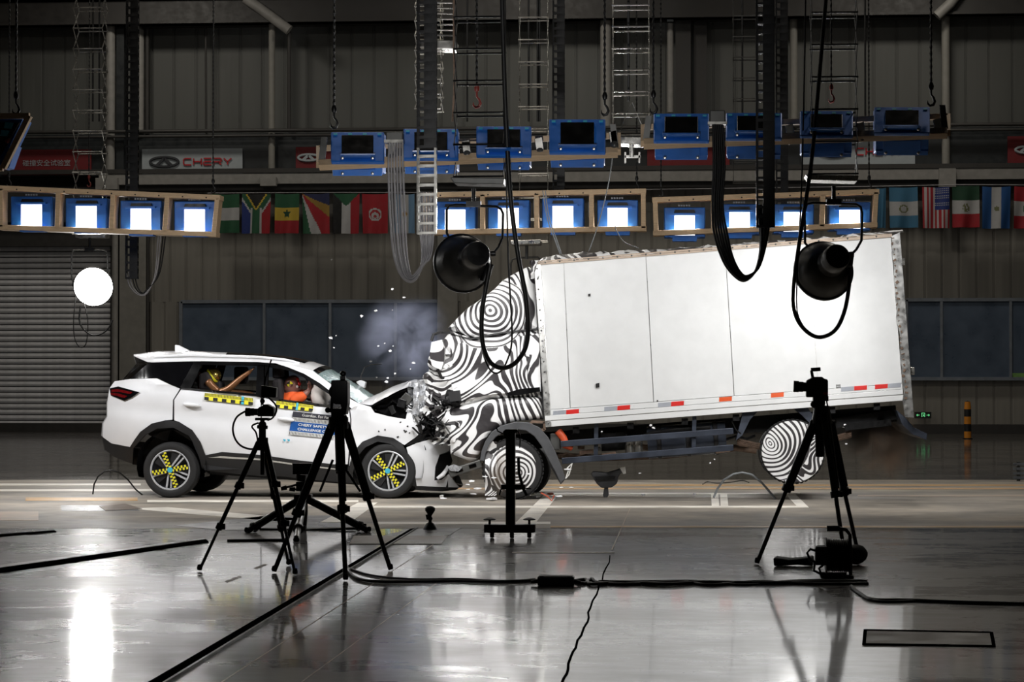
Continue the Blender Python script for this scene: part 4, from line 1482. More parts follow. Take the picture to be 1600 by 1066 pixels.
yr = YC + .42
d2 = thing('crash_test_dummy', 'bronze crash test dummy with a gold banded head on the back seat, arm flung forward', 'dummy', at(330, 690, yr))
J = {'hip': (at(318, 670, yr), .11), 'belly': (at(322, 650, yr), .11), 'chest': (at(327, 628, yr), .12), 'neck': (at(329, 606, yr), .045), 'nk2': (at(330, 600, yr), .04),
     'hL': (at(322, 672, yr + .08), .075), 'hR': (at(322, 672, yr - .08), .075), 'kL': (at(372, 655, yr + .1), .06), 'kR': (at(372, 655, yr - .1), .06), 'aL': (at(384, 700, yr + .1), .04), 'aR': (at(384, 700, yr - .1), .04), 'tL': (at(398, 702, yr + .1), .03), 'tR': (at(398, 702, yr - .1), .03)}
body('body', 'bronze', d2, J, [('hip', 'belly'), ('belly', 'chest'), ('chest', 'neck'), ('neck', 'nk2'), ('hip', 'hL'), ('hip', 'hR'), ('hL', 'kL'), ('hR', 'kR'), ('kL', 'aL'), ('kR', 'aR'), ('aL', 'tL'), ('aR', 'tR')])
h2, c2, r2 = head(d2, 332.5, 587, yr, .098, 'bronze', R(34), marker=False)
b2 = MB(); b2.lathe([(.02, .105), (.07, .085), (.094, .04), (.098, .01)], c2, r2 @ V((.35, 0, 1)), 24); part(b2, 'head_cap', 'gold', h2, 50, label='shiny gold cap')
b2 = MB(); b2.lathe([(.1, .012), (.104, -.0), (.1, -.02)], c2, r2 @ V((.35, 0, 1)), 24); part(b2, 'head_band', 'yellow', h2, 50, label='yellow band round the head')
b2 = MB(); b2.lathe([(.07, 0), (.09, -.03), (.06, -.06)], at(329, 608, yr), (0, 0, 1), 18); part(b2, 'collar', 'yellow', d2, 50, label='yellow collar')
for nm, pts in (('arm', [(323, 594, .055), (332, 604, .05), (342, 613, .045)]), ('forearm', [(341, 613, .042), (356, 609, .05), (375, 592, .036), (386, 584, .028), (392, 580, .022)]), ('arm', [(344, 615, .04), (362, 613, .045), (382, 614, .032), (396, 616, .026)])):
    yy = yr - .17 if nm == 'arm' and pts[0][1] < 600 else yr - .16 if nm == 'forearm' else yr + .17
    ks = {str(i): (at(x, y, yy), r_) for i, (x, y, r_) in enumerate(pts)}
    body(nm, 'bronze', d2, ks, [(str(i), str(i + 1)) for i in range(len(pts) - 1)])
hand(d2, at(388, 583, yr - .16), at(397, 576, yr - .16) - at(388, 583, yr - .16), 'bronze', .7)
hand(d2, at(393, 615, yr + .17), at(400, 617, yr) - at(393, 615, yr), 'bronze', .6)
d3 = thing('crash_test_dummy', 'crash test dummy of which only an arm shows at the rear pillar of the car', 'dummy', at(312, 690, YC + 1.2))
body('arm', 'skin', d3, {'a': (at(309, 580, YC + 1.2), .03), 'b': (at(312, 590, YC + 1.2), .05), 'c': (at(315, 604, YC + 1.2), .055), 'd': (at(316, 640, YC + 1.2), .07)}, [('b', 'a'), ('b', 'c'), ('c', 'd')])
# ================================================================== the dazzle-wrapped box truck
YT = 27.4
truck = thing('truck', 'box truck with a black and white swirl wrapped cab, tail lifted off the floor', 'truck', (at(1000, 700, YT).x, YT + 1.1, 0))
o0 = ORG[truck.name]
RC = [tuple(at(x, y, YT) - o0) for x, y in ((764, 488), (700, 575), (800, 545), (745, 695))]
M['zebra'] = zebra('dazzle_wrap', 36, .9, rings=[(RC[0], 92, .46)], seed=1.7)
M['zebratarp'] = zebra('dazzle_tarp', 26, 1.2, seed=4)
wc = at(808, 738, YT) - o0
wr_ = at(1203, 690, YT) - o0
M['zebrawheel'] = zebra('dazzle_wheel', 75, 1.5, rings=[((wc.x, wc.y, wc.z), 105, .34), ((wr_.x, wr_.y, wr_.z), 108, .5)], seed=.4)


def rounded(outline, Y0, Y1, r, name, m, n=4, amp=0.0, seed=0, step=6.0, label=None, flat=None):
    """a body whose near face has the outline (photo pixels) with a rounded rim, running back to Y1"""
    k = len(outline)
    P2 = []
    for i in range(k):                                   # densify
        a, b = V(outline[i]), V(outline[(i + 1) % k])
        q = max(1, int((b - a).length / step))
        P2 += [a.lerp(b, t / q) for t in range(q)]
    k = len(P2)
    area = sum(P2[i].x * P2[(i + 1) % k].y - P2[(i + 1) % k].x * P2[i].y for i in range(k))
    sg = 1 if area > 0 else -1
    nor = []
    for i in range(k):
        d = (P2[(i + 2) % k] - P2[i - 2]).normalized()
        nor.append(V((-d.y, d.x)) * sg)                   # inward
    rpx = r / YT * F
    b_ = MB()
    rings = []
    for j in range(n + 1):
        a = j / n * math.pi / 2
        rings.append([at(p.x + q.x * rpx * (1 - math.sin(a)), p.y + q.y * rpx * (1 - math.sin(a)), Y0 + r * (1 - math.cos(a))) for p, q in zip(P2, nor)])
    for t in (.2, .5, .8, 1.0):
        rings.append([V((p.x, lerp(Y0 + r, Y1, t), p.z)) for p in rings[n]])
    inset = [(P2[i] + nor[i] * rpx) for i in range(k)]
    vo, fo = cdt(inset, 9)
    vs = [q for rg in rings for q in rg]
    fs = []
    for j in range(len(rings) - 1):
        for i in range(k):
            fs.append((j * k + i, j * k + (i + 1) % k, (j + 1) * k + (i + 1) % k, (j + 1) * k + i))
    b_.add(vs, fs)
    b_.add([at(p.x, p.y, Y0) for p in vo], fo)
    if amp:
        for i, v_ in enumerate(b_.v):
            w_ = amp if flat is None else amp * max(.15, min(1, flat(v_)))
            b_.v[i] = v_ + noise.noise_vector(v_ * 2.6 + V((seed, 0, 0))) * w_ + noise.noise_vector(v_ * 7 + V((seed, 5, 0))) * w_ * .35
    return part(b_, name, m, truck, smooth=32, weld=True, label=label)


xf = at(690, 600, YT).x
front_more = lambda v_: 1 - (v_.x - xf) / .7
fairing = [(700, 515), (712, 499), (727, 484), (758, 460), (790, 438.5), (812, 425), (826, 417), (836, 424), (840, 498), (843, 515), (780, 520), (735, 528)]
cabup = [(702, 516), (735, 528), (780, 520), (842, 514), (844, 560), (846, 600), (846, 621), (800, 622), (760, 624), (735, 632), (700, 640), (676, 650), (668, 628), (672, 600), (677, 578), (671, 560), (684, 545)]
cablow = [(676, 648), (700, 640), (735, 632), (760, 624), (800, 622), (846, 620), (848, 655), (813, 657.5), (796, 660), (778, 667), (764, 679), (757, 692), (751, 705), (744, 720), (735, 721), (704, 711), (702, 694), (690, 676)]
rounded(fairing, YT + .12, YT + 2.1, .10, 'roof_fairing', 'zebra', amp=.035, seed=1)
rounded(cabup, YT + .06, YT + 2.15, .09, 'cab', 'zebra', amp=.06, seed=2, flat=front_more)
rounded(cablow, YT + .02, YT + 2.2, .08, 'cab_lower_panel', 'zebra', amp=.04, seed=3, flat=front_more)
# door skin proud of the cab, with its frame folds
def tpanel(name, poly, m, off, th, parent=None, amp=0.0, label=None, smooth=32):
    vo, fo = cdt(poly, 8)
    b_ = MB()
    pts = [at(p.x, p.y, YT + off) for p in vo]
    if amp: pts = [p + V((0, noise.noise(p * 3) * amp, 0)) for p in pts]
    n0 = len(pts)
    fs = list(fo)
    bnd = set()
    for f in fo:
        for a, c in zip(f, f[1:] + f[:1]): bnd.add((a, c))
    for (a, c) in bnd:
        if (c, a) not in bnd: fs.append((a, c, c + n0, a + n0))
    b_.add(pts + [p + V((0, th, 0)) for p in pts], fs)
    return part(b_, name, m, parent or truck, smooth=smooth, label=label)
tpanel('cab_door', [(716, 537), (770, 528), (819, 525), (822, 560), (825, 612), (770, 616), (742, 622), (712, 629), (705, 600), (707, 565)], 'zebra', .015, .07, amp=.03)
tpanel('side_skirt', [(826, 526), (842, 520), (845, 612), (829, 614)], 'zebra', .02, .06, amp=.02)
tpanel('door_grip', [(792, 614), (812, 608), (843, 605), (844, 612), (815, 617), (794, 619)], 'gloss', -.02, .08, label='black grip low on the cab side')
tpanel('roof_seam', [(704, 521), (735, 528.5), (780, 519.5), (842, 512.5), (842, 514.5), (780, 522), (735, 531)], 'blackpl', .05, .06, label='dark seam below the roof fairing')
tpanel('cab_rear_gap', [(835, 424), (841, 424), (851, 655), (846, 656)], 'blackpl', .1, .2)
# tall wrapped door mirror, bent forward
mi = tpanel('door_mirror', [(674, 535), (690, 531), (695, 545), (693, 566), (689, 578), (675, 572), (671, 556)], 'zebra', -.16, .14, amp=.03)
b_ = MB(); b_.tube([at(674, 533, YT - .1), at(677, 523, YT - .1), at(688, 519, YT), at(702, 520, YT + .1)], .018, 6); part(b_, 'mirror_arm', 'blackpl', mi)
b_ = MB(); b_.tube([at(684, 578, YT - .1), at(690, 590, YT), at(702, 596, YT + .1)], .02, 6); part(b_, 'mirror_arm', 'blackpl', mi)
tpanel('small_mirror', [(700, 612), (718, 610), (720, 626), (703, 628)], 'blackpl', -.1, .08, label='black square mirror')
# crushed nose: folded sheets of the wrap
rt = random.Random(11)
for i, (cx, cy, w_, h_, m) in enumerate(((680, 595, 26, 50, 'zebra'), (678, 632, 26, 44, 'zebra'), (694, 655, 30, 40, 'zebra'), (690, 560, 18, 34, 'zebra'), (700, 680, 34, 34, 'zebra'), (686, 640, 22, 30, 'junk'), (712, 622, 26, 18, 'blackpl'))):
    b_ = MB()
    def P(u, v, i=i, cx=cx, cy=cy, w_=w_, h_=h_):
        p = at(cx + (u - .5) * w_, cy + (v - .5) * h_, YT + .06)
        return p + noise.noise_vector((u * 3.4, v * 3.4, i * 7.1)) * .11
    b_.grid(P, 12, 14)
    part(b_, 'crumpled_sheet', m, truck, 25)
for i in range(18):
    x, y = rt.gauss(690, 9), rt.gauss(655, 26)
    if not (668 < x < 712 and 600 < y < 705): continue
    b_ = MB(); c = at(x, y, YT + rt.uniform(-.12, .08)); d = V((rt.uniform(-1, 1), rt.uniform(-.3, .3), rt.uniform(-1, 1))).normalized() * rt.uniform(.03, .09)
    b_.bar(c - d, c + d, rt.uniform(.02, .06), rt.uniform(.006, .02))
    part(b_, 'torn_bracket', rt.choice(['junk', 'black', 'junk', 'blackpl', 'dim']), truck)
b_ = MB(); b_.bar(at(702, 740, YT + .05), at(752, 724, YT + .1), .16, .10)
bb = part(b_, 'bumper_beam', 'dim', truck, bevel=.01)
for k in (.2, .62):
    b_ = MB(); b_.bar(at(702, 740, YT - .035).lerp(at(752, 724, YT + .015), k), at(702, 740, YT - .035).lerp(at(752, 724, YT + .015), k + .22), .01, .045); part(b_, 'beam_slot', 'groove', bb)
b_ = MB(); b_.slab([(698, 730), (708, 726), (722, 731), (716, 737), (704, 736)], YT - .05, .1); part(b_, 'torn_bracket', 'crush', truck)
# wheel arch flare, mud flap
b_ = MB()
arc = [(750, 720), (752, 706), (758, 690), (768, 675), (783, 665), (806, 659), (826, 660), (843, 668), (857, 684), (868, 706), (878, 730), (884, 748)]
inn = [(757, 721), (759, 708), (765, 695), (775, 683), (788, 675), (806, 671), (822, 673), (835, 682), (846, 697), (857, 718), (868, 738), (876, 756)]
b_.prism([at(x, y, YT - .03) for x, y in arc + inn[::-1]], [at(x, y, YT + .5) for x, y in arc + inn[::-1]])
part(b_, 'wheel_arch_flare', 'mudguard', truck, bevel=.01)
tpanel('mud_flap', [(846, 690), (862, 704), (880, 752), (876, 757), (858, 726)], 'blackpl', .02, .5)


# wheels
def truck_wheel(cx, cy, rpx, Y, tread=True, cover='zebrawheel'):
    c = at(cx, cy, Y); r = rpx / F * Y
    b_ = MB(); b_.lathe(tyre_prof(r, .24), c, (0, 1, 0), 48)
    for k in range(44):
        a = k * 2 * math.pi / 44
        b_.box(c + V((math.cos(a) * r, .045, math.sin(a) * r)), (.012, .09, .035), Matrix.Rotation(-a, 3, 'Y'))
    wl = part(b_, 'wheel', 'rubber', truck, 40)
    return wl, c, r


wl, c, r = truck_wheel(801, 733, 48, YT + .04)
b_ = MB(); b_.lathe([(r * .78, .0), (r * .79, -.02), (r * .7, -.03), (r * .3, -.055), (.001, -.06)], c, (0, 1, 0), 40); part(b_, 'wheel_cover', 'zebrawheel', wl, 40, label='black and white swirl wheel cover')
b_ = MB(); b_.grid(lambda u, v: at(lerp(758, 776, u), lerp(690, 775, v), YT - .02 + .05 * math.sin(v * 9)), 6, 10); part(b_, 'torn_wrap', 'zebrawheel', wl, 40)
wl, c, r = truck_wheel(1238.5, 706, 50, YT + .06)
b_ = MB(); b_.lathe([(r * .955, .03), (r * .965, -.02), (r * .95, -.035), (r * .5, -.04), (.001, -.042)], c, (0, 1, 0), 48); part(b_, 'wheel_cover', 'zebrawheel', wl, 40, label='large black and white swirl disc over the raised rear wheel')
for cx, cy, rp in ((815, 733, 47), (1230, 706, 48)):
    b_ = MB(); c = at(cx, cy, YT + 1.75); b_.lathe(tyre_prof(.375, .24), c, (0, 1, 0), 40); b_.disc(c + V((0, .05, 0)), (0, 1, 0), .28)
    part(b_, 'wheel', 'rubber', truck, 40)

# the cargo box
TL, TR_, BR, BL = V((841, 411)), V((1392, 367.5)), V((1412, 626)), V((852, 667.6))
bq = lambda u, v: TL.lerp(TR_, u).lerp(BL.lerp(BR, u), v)
b_ = MB()
nr = [at(*bq(u, v), YT + .03) for u, v in ((0, 0), (1, 0), (1, 1), (0, 1))]
b_.prism(nr, [p + V((0, 2.12, 0)) for p in nr])
boxb = part(b_, 'cargo_box', 'alu', truck, label='white cargo box')
# side skin in five sheets with thin joints
seams = [0, .072, .305, .53, .765, 1.0]
for i, (u0, u1) in enumerate(zip(seams, seams[1:])):
    b_ = MB()
    g = .0009
    def P(u, v, u0=u0, u1=u1, i=i):
        uu, vv = lerp(u0 + g, u1 - g, u), lerp(.005, .895, v)
        p = at(*bq(uu, vv), YT + .0)
        return p + V((0, .012 * noise.noise((uu * 5, vv * 3, 2.2)) + .004 * noise.noise((uu * 22, vv * 11, 8)), 0))
    b_.grid(P, 24, 22)
    n0 = len(b_.v)
    part(b_, 'side_panel', 'boxwhite', boxb, 60)
# bottom rails: three stacked extrusions
for k, (v0, v1, d) in enumerate(((.898, .93, -.012), (.932, .962, -.022), (.964, 1.0, -.012))):
    b_ = MB(); q = [at(*bq(u, v), YT + d) for u, v in ((0, v0), (1, v0), (1, v1), (0, v1))]
    b_.prism(q, [p + V((0, .06, 0)) for p in q]); part(b_, 'bottom_rail', 'boxwhite', boxb, bevel=.004)
b_ = MB(); q = [at(*bq(u, v), YT - .02) for u, v in ((-.002, -.012), (1.004, -.012), (1.004, .012), (-.002, .012))]
b_.prism(q, [p + V((0, .09, 0)) for p in q]); part(b_, 'top_rail', 'tapetan', boxb, bevel=.004)
b_ = MB(); q = [at(x, y, YT - .02) for x, y in ((834, 413), (845, 411), (862, 667), (852, 668))]
b_.prism(q, [p + V((0, .1, 0)) for p in q]); part(b_, 'corner_post', 'alu', boxb, bevel=.008)
b_ = MB()
for k in range(16):
    b_.lathe([(.012, 0), (.008, -.008), (.0005, -.01)], at(lerp(839, 856.5, k / 15), lerp(420, 662, k / 15), YT - .02), (0, 1, 0), 8)
for k in range(24):
    p = bq(.02 + k / 24.5, .0); b_.lathe([(.012, 0), (.008, -.008), (.0005, -.01)], at(p.x, p.y, YT - .02), (0, 1, 0), 8)
part(b_, 'rivets', 'dim', boxb, kind='stuff')
# torn tail post with a ragged edge and hinges
b_ = MB()
rg = [(1391 + 20.5 * k / 20 + rt.uniform(-1.8, 2.6), 369 + 256 * k / 20) for k in range(21)]
q = rg + [(1414, 652), (1428, 652.5), (1406, 363)]
b_.prism([at(x, y, YT - .06) for x, y in q], [at(x, y, YT - .03) for x, y in q]); part(b_, 'tail_post', 'alu', boxb, label='dented pale post at the truck tail')
b_ = MB()
for k in range(30):
    x, y = 1394 + 21 * k / 29 + rt.uniform(-1.5, 2.5), 372 + 250 * k / 29
    b_.box(at(x, y, YT - .065), (rt.uniform(.01, .04), .01, rt.uniform(.01, .04)), Matrix.Rotation(rt.uniform(0, 3), 3, 'Y'))
part(b_, 'rust_spots', 'rust', boxb, kind='stuff')
for x, y in ((1410, 409), (1425, 580)):
    b_ = MB(); b_.slab([(x - 2, y - 6), (x + 4, y - 6), (x + 4.5, y + 6), (x - 1, y + 6)], YT + .02, .12); part(b_, 'hinge', 'steel', boxb, bevel=.006)
# reflectors
for u0, v0, cols in ((864, 645.7, 'gr'), (944, 639.3, 'gr'), (1028, 633, 'gr'), (1103, 626, '_o'), (1184, 619.5, '_o'), (1314, 608.5, 'gr'), (1367, 604.6, 'rg')):
    for j, ch in enumerate(cols):
        if ch == '_': continue
        x = u0 + j * 20.5
        sl_ = .0785
        poly = [(x, v0 + 3.6 - j * 1.6), (x + 20, v0 + 3.6 - j * 1.6 - 1.6), (x + 20.3, v0 - 3.2 - j * 1.6 - 1.6), (x + .3, v0 - 3.2 - j * 1.6)]
        b_ = MB(); b_.slab(poly, YT - .016, .012)
        part(b_, 'reflector', {'g': 'greyrefl', 'r': 'red', 'o': 'orange'}[ch], boxb, label={'g': 'grey reflector', 'r': 'red reflector', 'o': 'orange reflector'}[ch])
b_ = MB()
for a, c in (((1306.5, 602), (1313, 601.5)), ((1306.5, 605), (1313, 604.5)), ((1307, 608), (1313.5, 607.5)), ((1306.5, 601), (1307.3, 610)), ((1312.6, 600.6), (1313.4, 609.6))):
    b_.bar(at(*a, YT - .006), at(*c, YT - .006), .004, .008, (0, 1, 0))
part(b_, 'small_mark', 'ink', boxb)
for x, y, s_ in ((921, 461, 1), (934, 602, 1.6), (1027.5, 626.4, .6)):
    b_ = MB(); b_.slab([(x - 2 * s_, y - 1.5 * s_), (x + 1.6 * s_, y - 2.2 * s_), (x + 1.5 * s_, y + 2 * s_), (x - 2 * s_, y + 2.6 * s_)], YT - .018, .012); part(b_, 'dark_chip', 'ink', boxb)
# tarpaulin over the roof
def tarp(u, v):
    x = lerp(830, 1412, u)
    yb = pw([(830, 417), (845, 409), (1180, 383.5), (1412, 362)], x)
    h = pw([(830, 3), (842, 9), (900, 12.5), (1000, 10), (1060, 8), (1180, 8), (1300, 6), (1412, 5)], x)
    a = v * math.pi
    p = at(x, yb + 1, YT - .03)
    H = h / F * YT
    y = lerp(0, 2.2, v)
    z = H * (min(1, math.sin(min(a, math.pi - a) * 1.0) * 2.2)) ** .6 if 0 < v < 1 else 0
    f_ = .028 * noise.noise((u * 26, v * 7, 1)) + .02 * noise.noise((u * 60, v * 10, 4))
    return p + V((0, y - .0, z + (f_ if 0 < v < 1 else 0)))
b_ = MB(); b_.grid(tarp, 120, 24)
part(b_, 'roof_tarpaulin', 'zebratarp', truck, 50, label='wrinkled black and white sheet over the box roof')
b_ = MB(); b_.grid(lambda u, v: at(lerp(829, 842, u), lerp(407, 436, v), YT - .02 + .05 * math.sin(u * 7 + v * 4)) + V((.03 * noise.noise((u * 4, v * 4, 2)), 0, 0)), 8, 12)
part(b_, 'tarpaulin_corner', 'zebratarp', truck, 50)

# chassis
for dy in (.6, 1.5):
    b_ = MB(); b_.bar(at(770, 694, YT + dy), at(1400, 646, YT + dy), .09, .2); part(b_, 'chassis_rail', 'junk', truck)
for x in (900, 985, 1070, 1150, 1300, 1370):
    b_ = MB(); y = 668 - (x - 852) * .0785 + 8; b_.bar(at(x, y, YT + .1), at(x, y, YT + 2.1), .08, .08); part(b_, 'cross_member', 'junk', truck)
for (a, c) in (((876, 694), (1146, 673.5)), ((878, 720.5), (1146, 699.5))):
    b_ = MB(); b_.bar(at(*a, YT + .06), at(*c, YT + .06), .04, .075); part(b_, 'side_guard', 'chassis', truck, bevel=.006, label='blue grey side guard rail')
for x in (932, 1085):
    y = 668 - (x - 852) * .0785
    b_ = MB(); b_.bar(at(x, y, YT + .12), at(x - 1, y + 52, YT + .12), .05, .05); part(b_, 'guard_post', 'chassis', truck)
b_ = MB(); b_.tube([at(1012, 692, YT + .4), at(1134, 683, YT + .4)], .2, 20)
tk = part(b_, 'fuel_tank', 'chassis', truck, 40)
for x in (1030, 1075, 1118):
    b_ = MB(); b_.lathe([(.2, -.03), (.212, -.02), (.212, .02), (.2, .03)], at(x, 692 - (x - 1012) * .074, YT + .4), (at(1134, 683, 27) - at(1012, 692, 27)), 20); part(b_, 'tank_strap', 'blackpl', tk, 40)
b_ = MB(); b_.box(at(960, 690, YT + .5), (.32, .4, .22), Matrix.Rotation(-.07, 3, 'Y')); part(b_, 'battery_box', 'junk', truck, bevel=.01)
for x in (984, 998):
    b_ = MB(); b_.tube([at(x, 684, YT + .2), at(x - 1, 712, YT + .2)], .05, 12); part(b_, 'air_cylinder', 'steel', truck, 40)
b_ = MB(); b_.tube([at(1005, 682, YT + .2), at(1020, 676, YT + .2), at(1060, 671, YT + .2), at(1110, 668, YT + .2)], .025, 8); part(b_, 'air_pipe', 'junk', truck, 40)
b_ = MB(); b_.tube([at(865, 712, YT + .9), at(930, 716, YT + .9), at(1040, 712, YT + .9), at(1150, 700, YT + .9), at(1182, 704, YT + .9)], .045, 10); part(b_, 'exhaust_pipe', 'rust', truck, 40)
for x, y in ((905, 708), (940, 712), (1118, 706)):
    b_ = MB(); b_.bar(at(x, y, YT + .3), at(x + 22, y - 3, YT + .32), .07, .05); part(b_, 'bracket', 'rust', truck, bevel=.006)
b_ = MB(); b_.tube([at(872, 674, YT + .1), at(880, 684, YT + .08), at(884, 696, YT + .1), at(894, 700, YT + .12)], [.05, .045, .05, .04], 10); part(b_, 'orange_hose', 'redoxide', truck, 40, label='orange rubber hose end behind the cab')
b_ = MB(); b_.box(at(868, 690, YT + .2), (.12, .2, .2)); part(b_, 'bracket', 'dim', truck, bevel=.01)
b_ = MB()
fr = [(830, 659), (851, 660), (851, 672), (830, 671)]
for a, c in zip(fr, fr[1:] + fr[:1]): b_.bar(at(*a, YT + .02), at(*c, YT + .02), .03, .03)
part(b_, 'step_frame', 'rust', truck)
# rear axle, leaf spring and mudguards
b_ = MB(); b_.tube([at(1238, 706, YT + .2), at(1234, 706, YT + 1.9)], .09, 14); part(b_, 'rear_axle', 'junk', truck, 40)
b_ = MB(); b_.tube([at(801, 733, YT + .2), at(806, 733, YT + 1.8)], .08, 14); part(b_, 'front_axle', 'junk', truck, 40)
for k in range(3):
    b_ = MB(); b_.tube([at(1152, 688 + k * 2.5, YT + .45), at(1195, 697 + k * 2.5, YT + .45), at(1240, 702 + k * 2.5, YT + .45), at(1330, 676 + k * 2.5, YT + .45)], .025, 6); part(b_, 'leaf_spring', 'rust', truck, 40)
for pts in ([(1161, 644), (1184, 643), (1172, 656), (1160, 680), (1150, 688), (1155, 668)], [(1240, 638), (1262, 637), (1278, 660), (1280, 680), (1268, 664), (1252, 648)]):
    tpanel('mudguard_stay', pts, 'chassis', .1, .3)
b_ = MB(); b_.tube([at(1144, 659, YT + .1), at(1150, 672, YT + .1), at(1158, 678, YT + .1)], .008, 5); part(b_, 'loose_wire', 'cable', truck)
b_ = MB(); b_.bar(at(1300, 662, YT + .5), at(1400, 648, YT + .5), .12, .12); b_.bar(at(1320, 668, YT + .4), at(1392, 660, YT + .4), .08, .08); part(b_, 'tail_bracket', 'junk', truck)
b_ = MB()
tb = [(1400, 640), (1414, 652), (1428, 668), (1449, 678), (1448, 688), (1426, 679), (1410, 664)]
b_.slab(tb, YT + .1, 1.9); part(b_, 'under_run_bar', 'chassis', truck, bevel=.008, label='bent steel bar hanging at the tail')

for i in range(16):          # soiled fittings hanging under the frame
    x = 895 + i * 17 + rt.uniform(-6, 6); y = 702 - (x - 880) * .06 + rt.uniform(-8, 14)
    b_ = MB(); c = at(x, y, YT + rt.uniform(.4, 1.0))
    if i % 3 == 0: b_.tube([c + V((-.16, 0, -.02)), c + V((-.04, 0, .02)), c + V((.1, 0, -.01)), c + V((.2, 0, .03))], .018, 6)
    else: b_.box(c, (rt.uniform(.06, .22), .12, rt.uniform(.03, .1)), Matrix.Rotation(rt.uniform(-.3, .3), 3, 'Y'))
    part(b_, 'frame_pipe' if i % 3 == 0 else 'frame_bracket', rt.choice(['rust', 'junk', 'dim', 'rust']), truck)
# ================================================================== overhead rig
YN, YB = 24.2, 33.6          # depth of the front and of the back rows of floodlights
CEIL = 13.9


def top_of(px, Y):
    """a point above the picture straight over pixel column px"""
    p = at(px, 0, Y); return V((p.x, Y, CEIL))


# --- back rows: seen from the front
def back_bank(label, corners, faces, power, Y=YB):
    """corners TL TR BR BL in pixels; faces = pixel rectangles of the white panels"""
    TL, TR, BR, BL = [V(c) for c in corners]
    f = lambda u, v: TL.lerp(TR, u).lerp(BL.lerp(BR, u), v)
    t = thing('floodlight_row', label, 'floodlight', at(*f(.5, 0), Y), 'rows of floodlights')
    def bars_(ps, w_, d_):
        b_ = MB()
        for a, c in ps: b_.bar(at(*a, Y), at(*c, Y), d_, w_)
        return b_
    for nm, a, c in (('top_beam', f(-.005, .03), f(1.005, .03)), ('bottom_beam', f(-.005, .97), f(1.005, .97))):
        b_ = MB(); b_.bar(at(*a, Y), at(*c, Y), .30, .075); part(b_, nm, 'wood', t, bevel=.004)
    n = len(faces)
    us = [0.008] + [((faces[i][1] + faces[i + 1][0]) / 2 + 2 - TL.x) / (TR.x - TL.x) for i in range(n - 1)] + [.992]
    for u in us:
        b_ = MB(); b_.bar(at(*f(u, .04), Y - .02), at(*f(u, .96), Y - .02), .07, .26, (0, 1, 0)); part(b_, 'upright', 'wood', t, bevel=.004)
    for k in range(9):
        b_ = MB(); p = f(.07 + k * .108, .03); b_.lathe([(.012, 0), (.001, -.004)], at(p.x, p.y, Y - .151), (0, 1, 0), 8); part(b_, 'bolt', 'ink', t)
    for (x0, x1, y0, y1) in faces:
        xm, ym = (x0 + x1) / 2, (y0 + y1) / 2
        b_ = MB()
        W, H = x1 - x0, y1 - y0
        hw = W * .76
        b_.slab([(xm - hw, y0 - 13), (xm + hw, y0 - 13), (xm + hw, y1 + 3), (xm - hw, y1 + 3)], Y + .02, .34)
        lp = part(b_, 'lamp_housing', 'lampblue', t, bevel=.015)
        b_ = MB()
        for a, c in (((x0 - 2, y0 - 2), (x1 + 2, y0 - 2)), ((x1 + 2, y0 - 2), (x1 + 2, y1 + 2)), ((x1 + 2, y1 + 2), (x0 - 2, y1 + 2)), ((x0 - 2, y1 + 2), (x0 - 2, y0 - 2))):
            b_.bar(at(*a, Y - .03), at(*c, Y - .03), .14, .03)
        part(b_, 'reflector_rim', 'lampblue', lp)
        b_ = MB(); b_.slab([(x0, y0), (x1, y0), (x1, y1), (x0, y1)], Y - .03, .04); part(b_, 'lamp_face', 'face', lp, label='glowing white lamp face')
        b_ = MB(); b_.slab([(xm - W * .36, y0 - 9), (xm + W * .36, y0 - 9), (xm + W * .40, y0 - 4), (xm - W * .40, y0 - 4)], Y - .05, .08); part(b_, 'visor', 'black', lp)
        b_ = MB(); b_.slab([(xm - W * .46, y1 + 3), (xm + W * .46, y1 + 3), (xm + W * .44, y1 + 9), (xm - W * .44, y1 + 9)], Y - .14, .2); part(b_, 'barn_door', 'lampblue', lp)
        b_ = MB()
        for k in range(5): b_.slab([(xm - 10 + k * 4, y0 - 17), (xm - 7.5 + k * 4, y0 - 17), (xm - 7.5 + k * 4, y0 - 14.5), (xm - 10 + k * 4, y0 - 14.5)], Y + .0, .02)
        part(b_, 'terminal_block', 'greyrefl', lp)
        b_ = MB(); b_.slab([(x0 - 25, y0 - 10), (x0 - 20, y0 - 10), (x0 - 20, y0 + 12), (x0 - 25, y0 + 12)], Y + .1, .08); part(b_, 'connector', 'dim', lp)
        c = at(xm, ym, Y - .08)
        lamp('flood_light', 'AREA', c, (c.x * .5 + TARGET[0] * .5, 24, -2.0), BACK_W * power, .42, .34, spread=150, parent=t)
    return t


TARGET = at(650, 700, 28.5)
b1 = back_bank('left back row of four lit floodlights in a wooden frame', [(2, 293), (345, 308), (339, 369), (2, 358)], [(28, 71, 320, 353), (113.5, 156.5, 322.5, 356), (199, 241.5, 326.5, 359.5), (283, 325.5, 327.5, 361)], .55)
b2_ = back_bank('middle back row of four lit floodlights above the truck cab', [(664, 304), (1008, 298), (1008.5, 360), (664, 366)], [(690, 732.5, 328, 361), (773, 816, 325.5, 359.5), (858, 901, 322.5, 358), (944, 986, 325.5, 358.5)], .9)
b3 = back_bank('right back row of four lit floodlights above the truck box', [(1021, 312), (1371, 299), (1368, 354), (1022.5, 367)], [(1048.5, 1091, 337, 368), (1134, 1177, 332, 363.5), (1219, 1261, 332, 362), (1306, 1349, 328.5, 357.5)], 1.2)


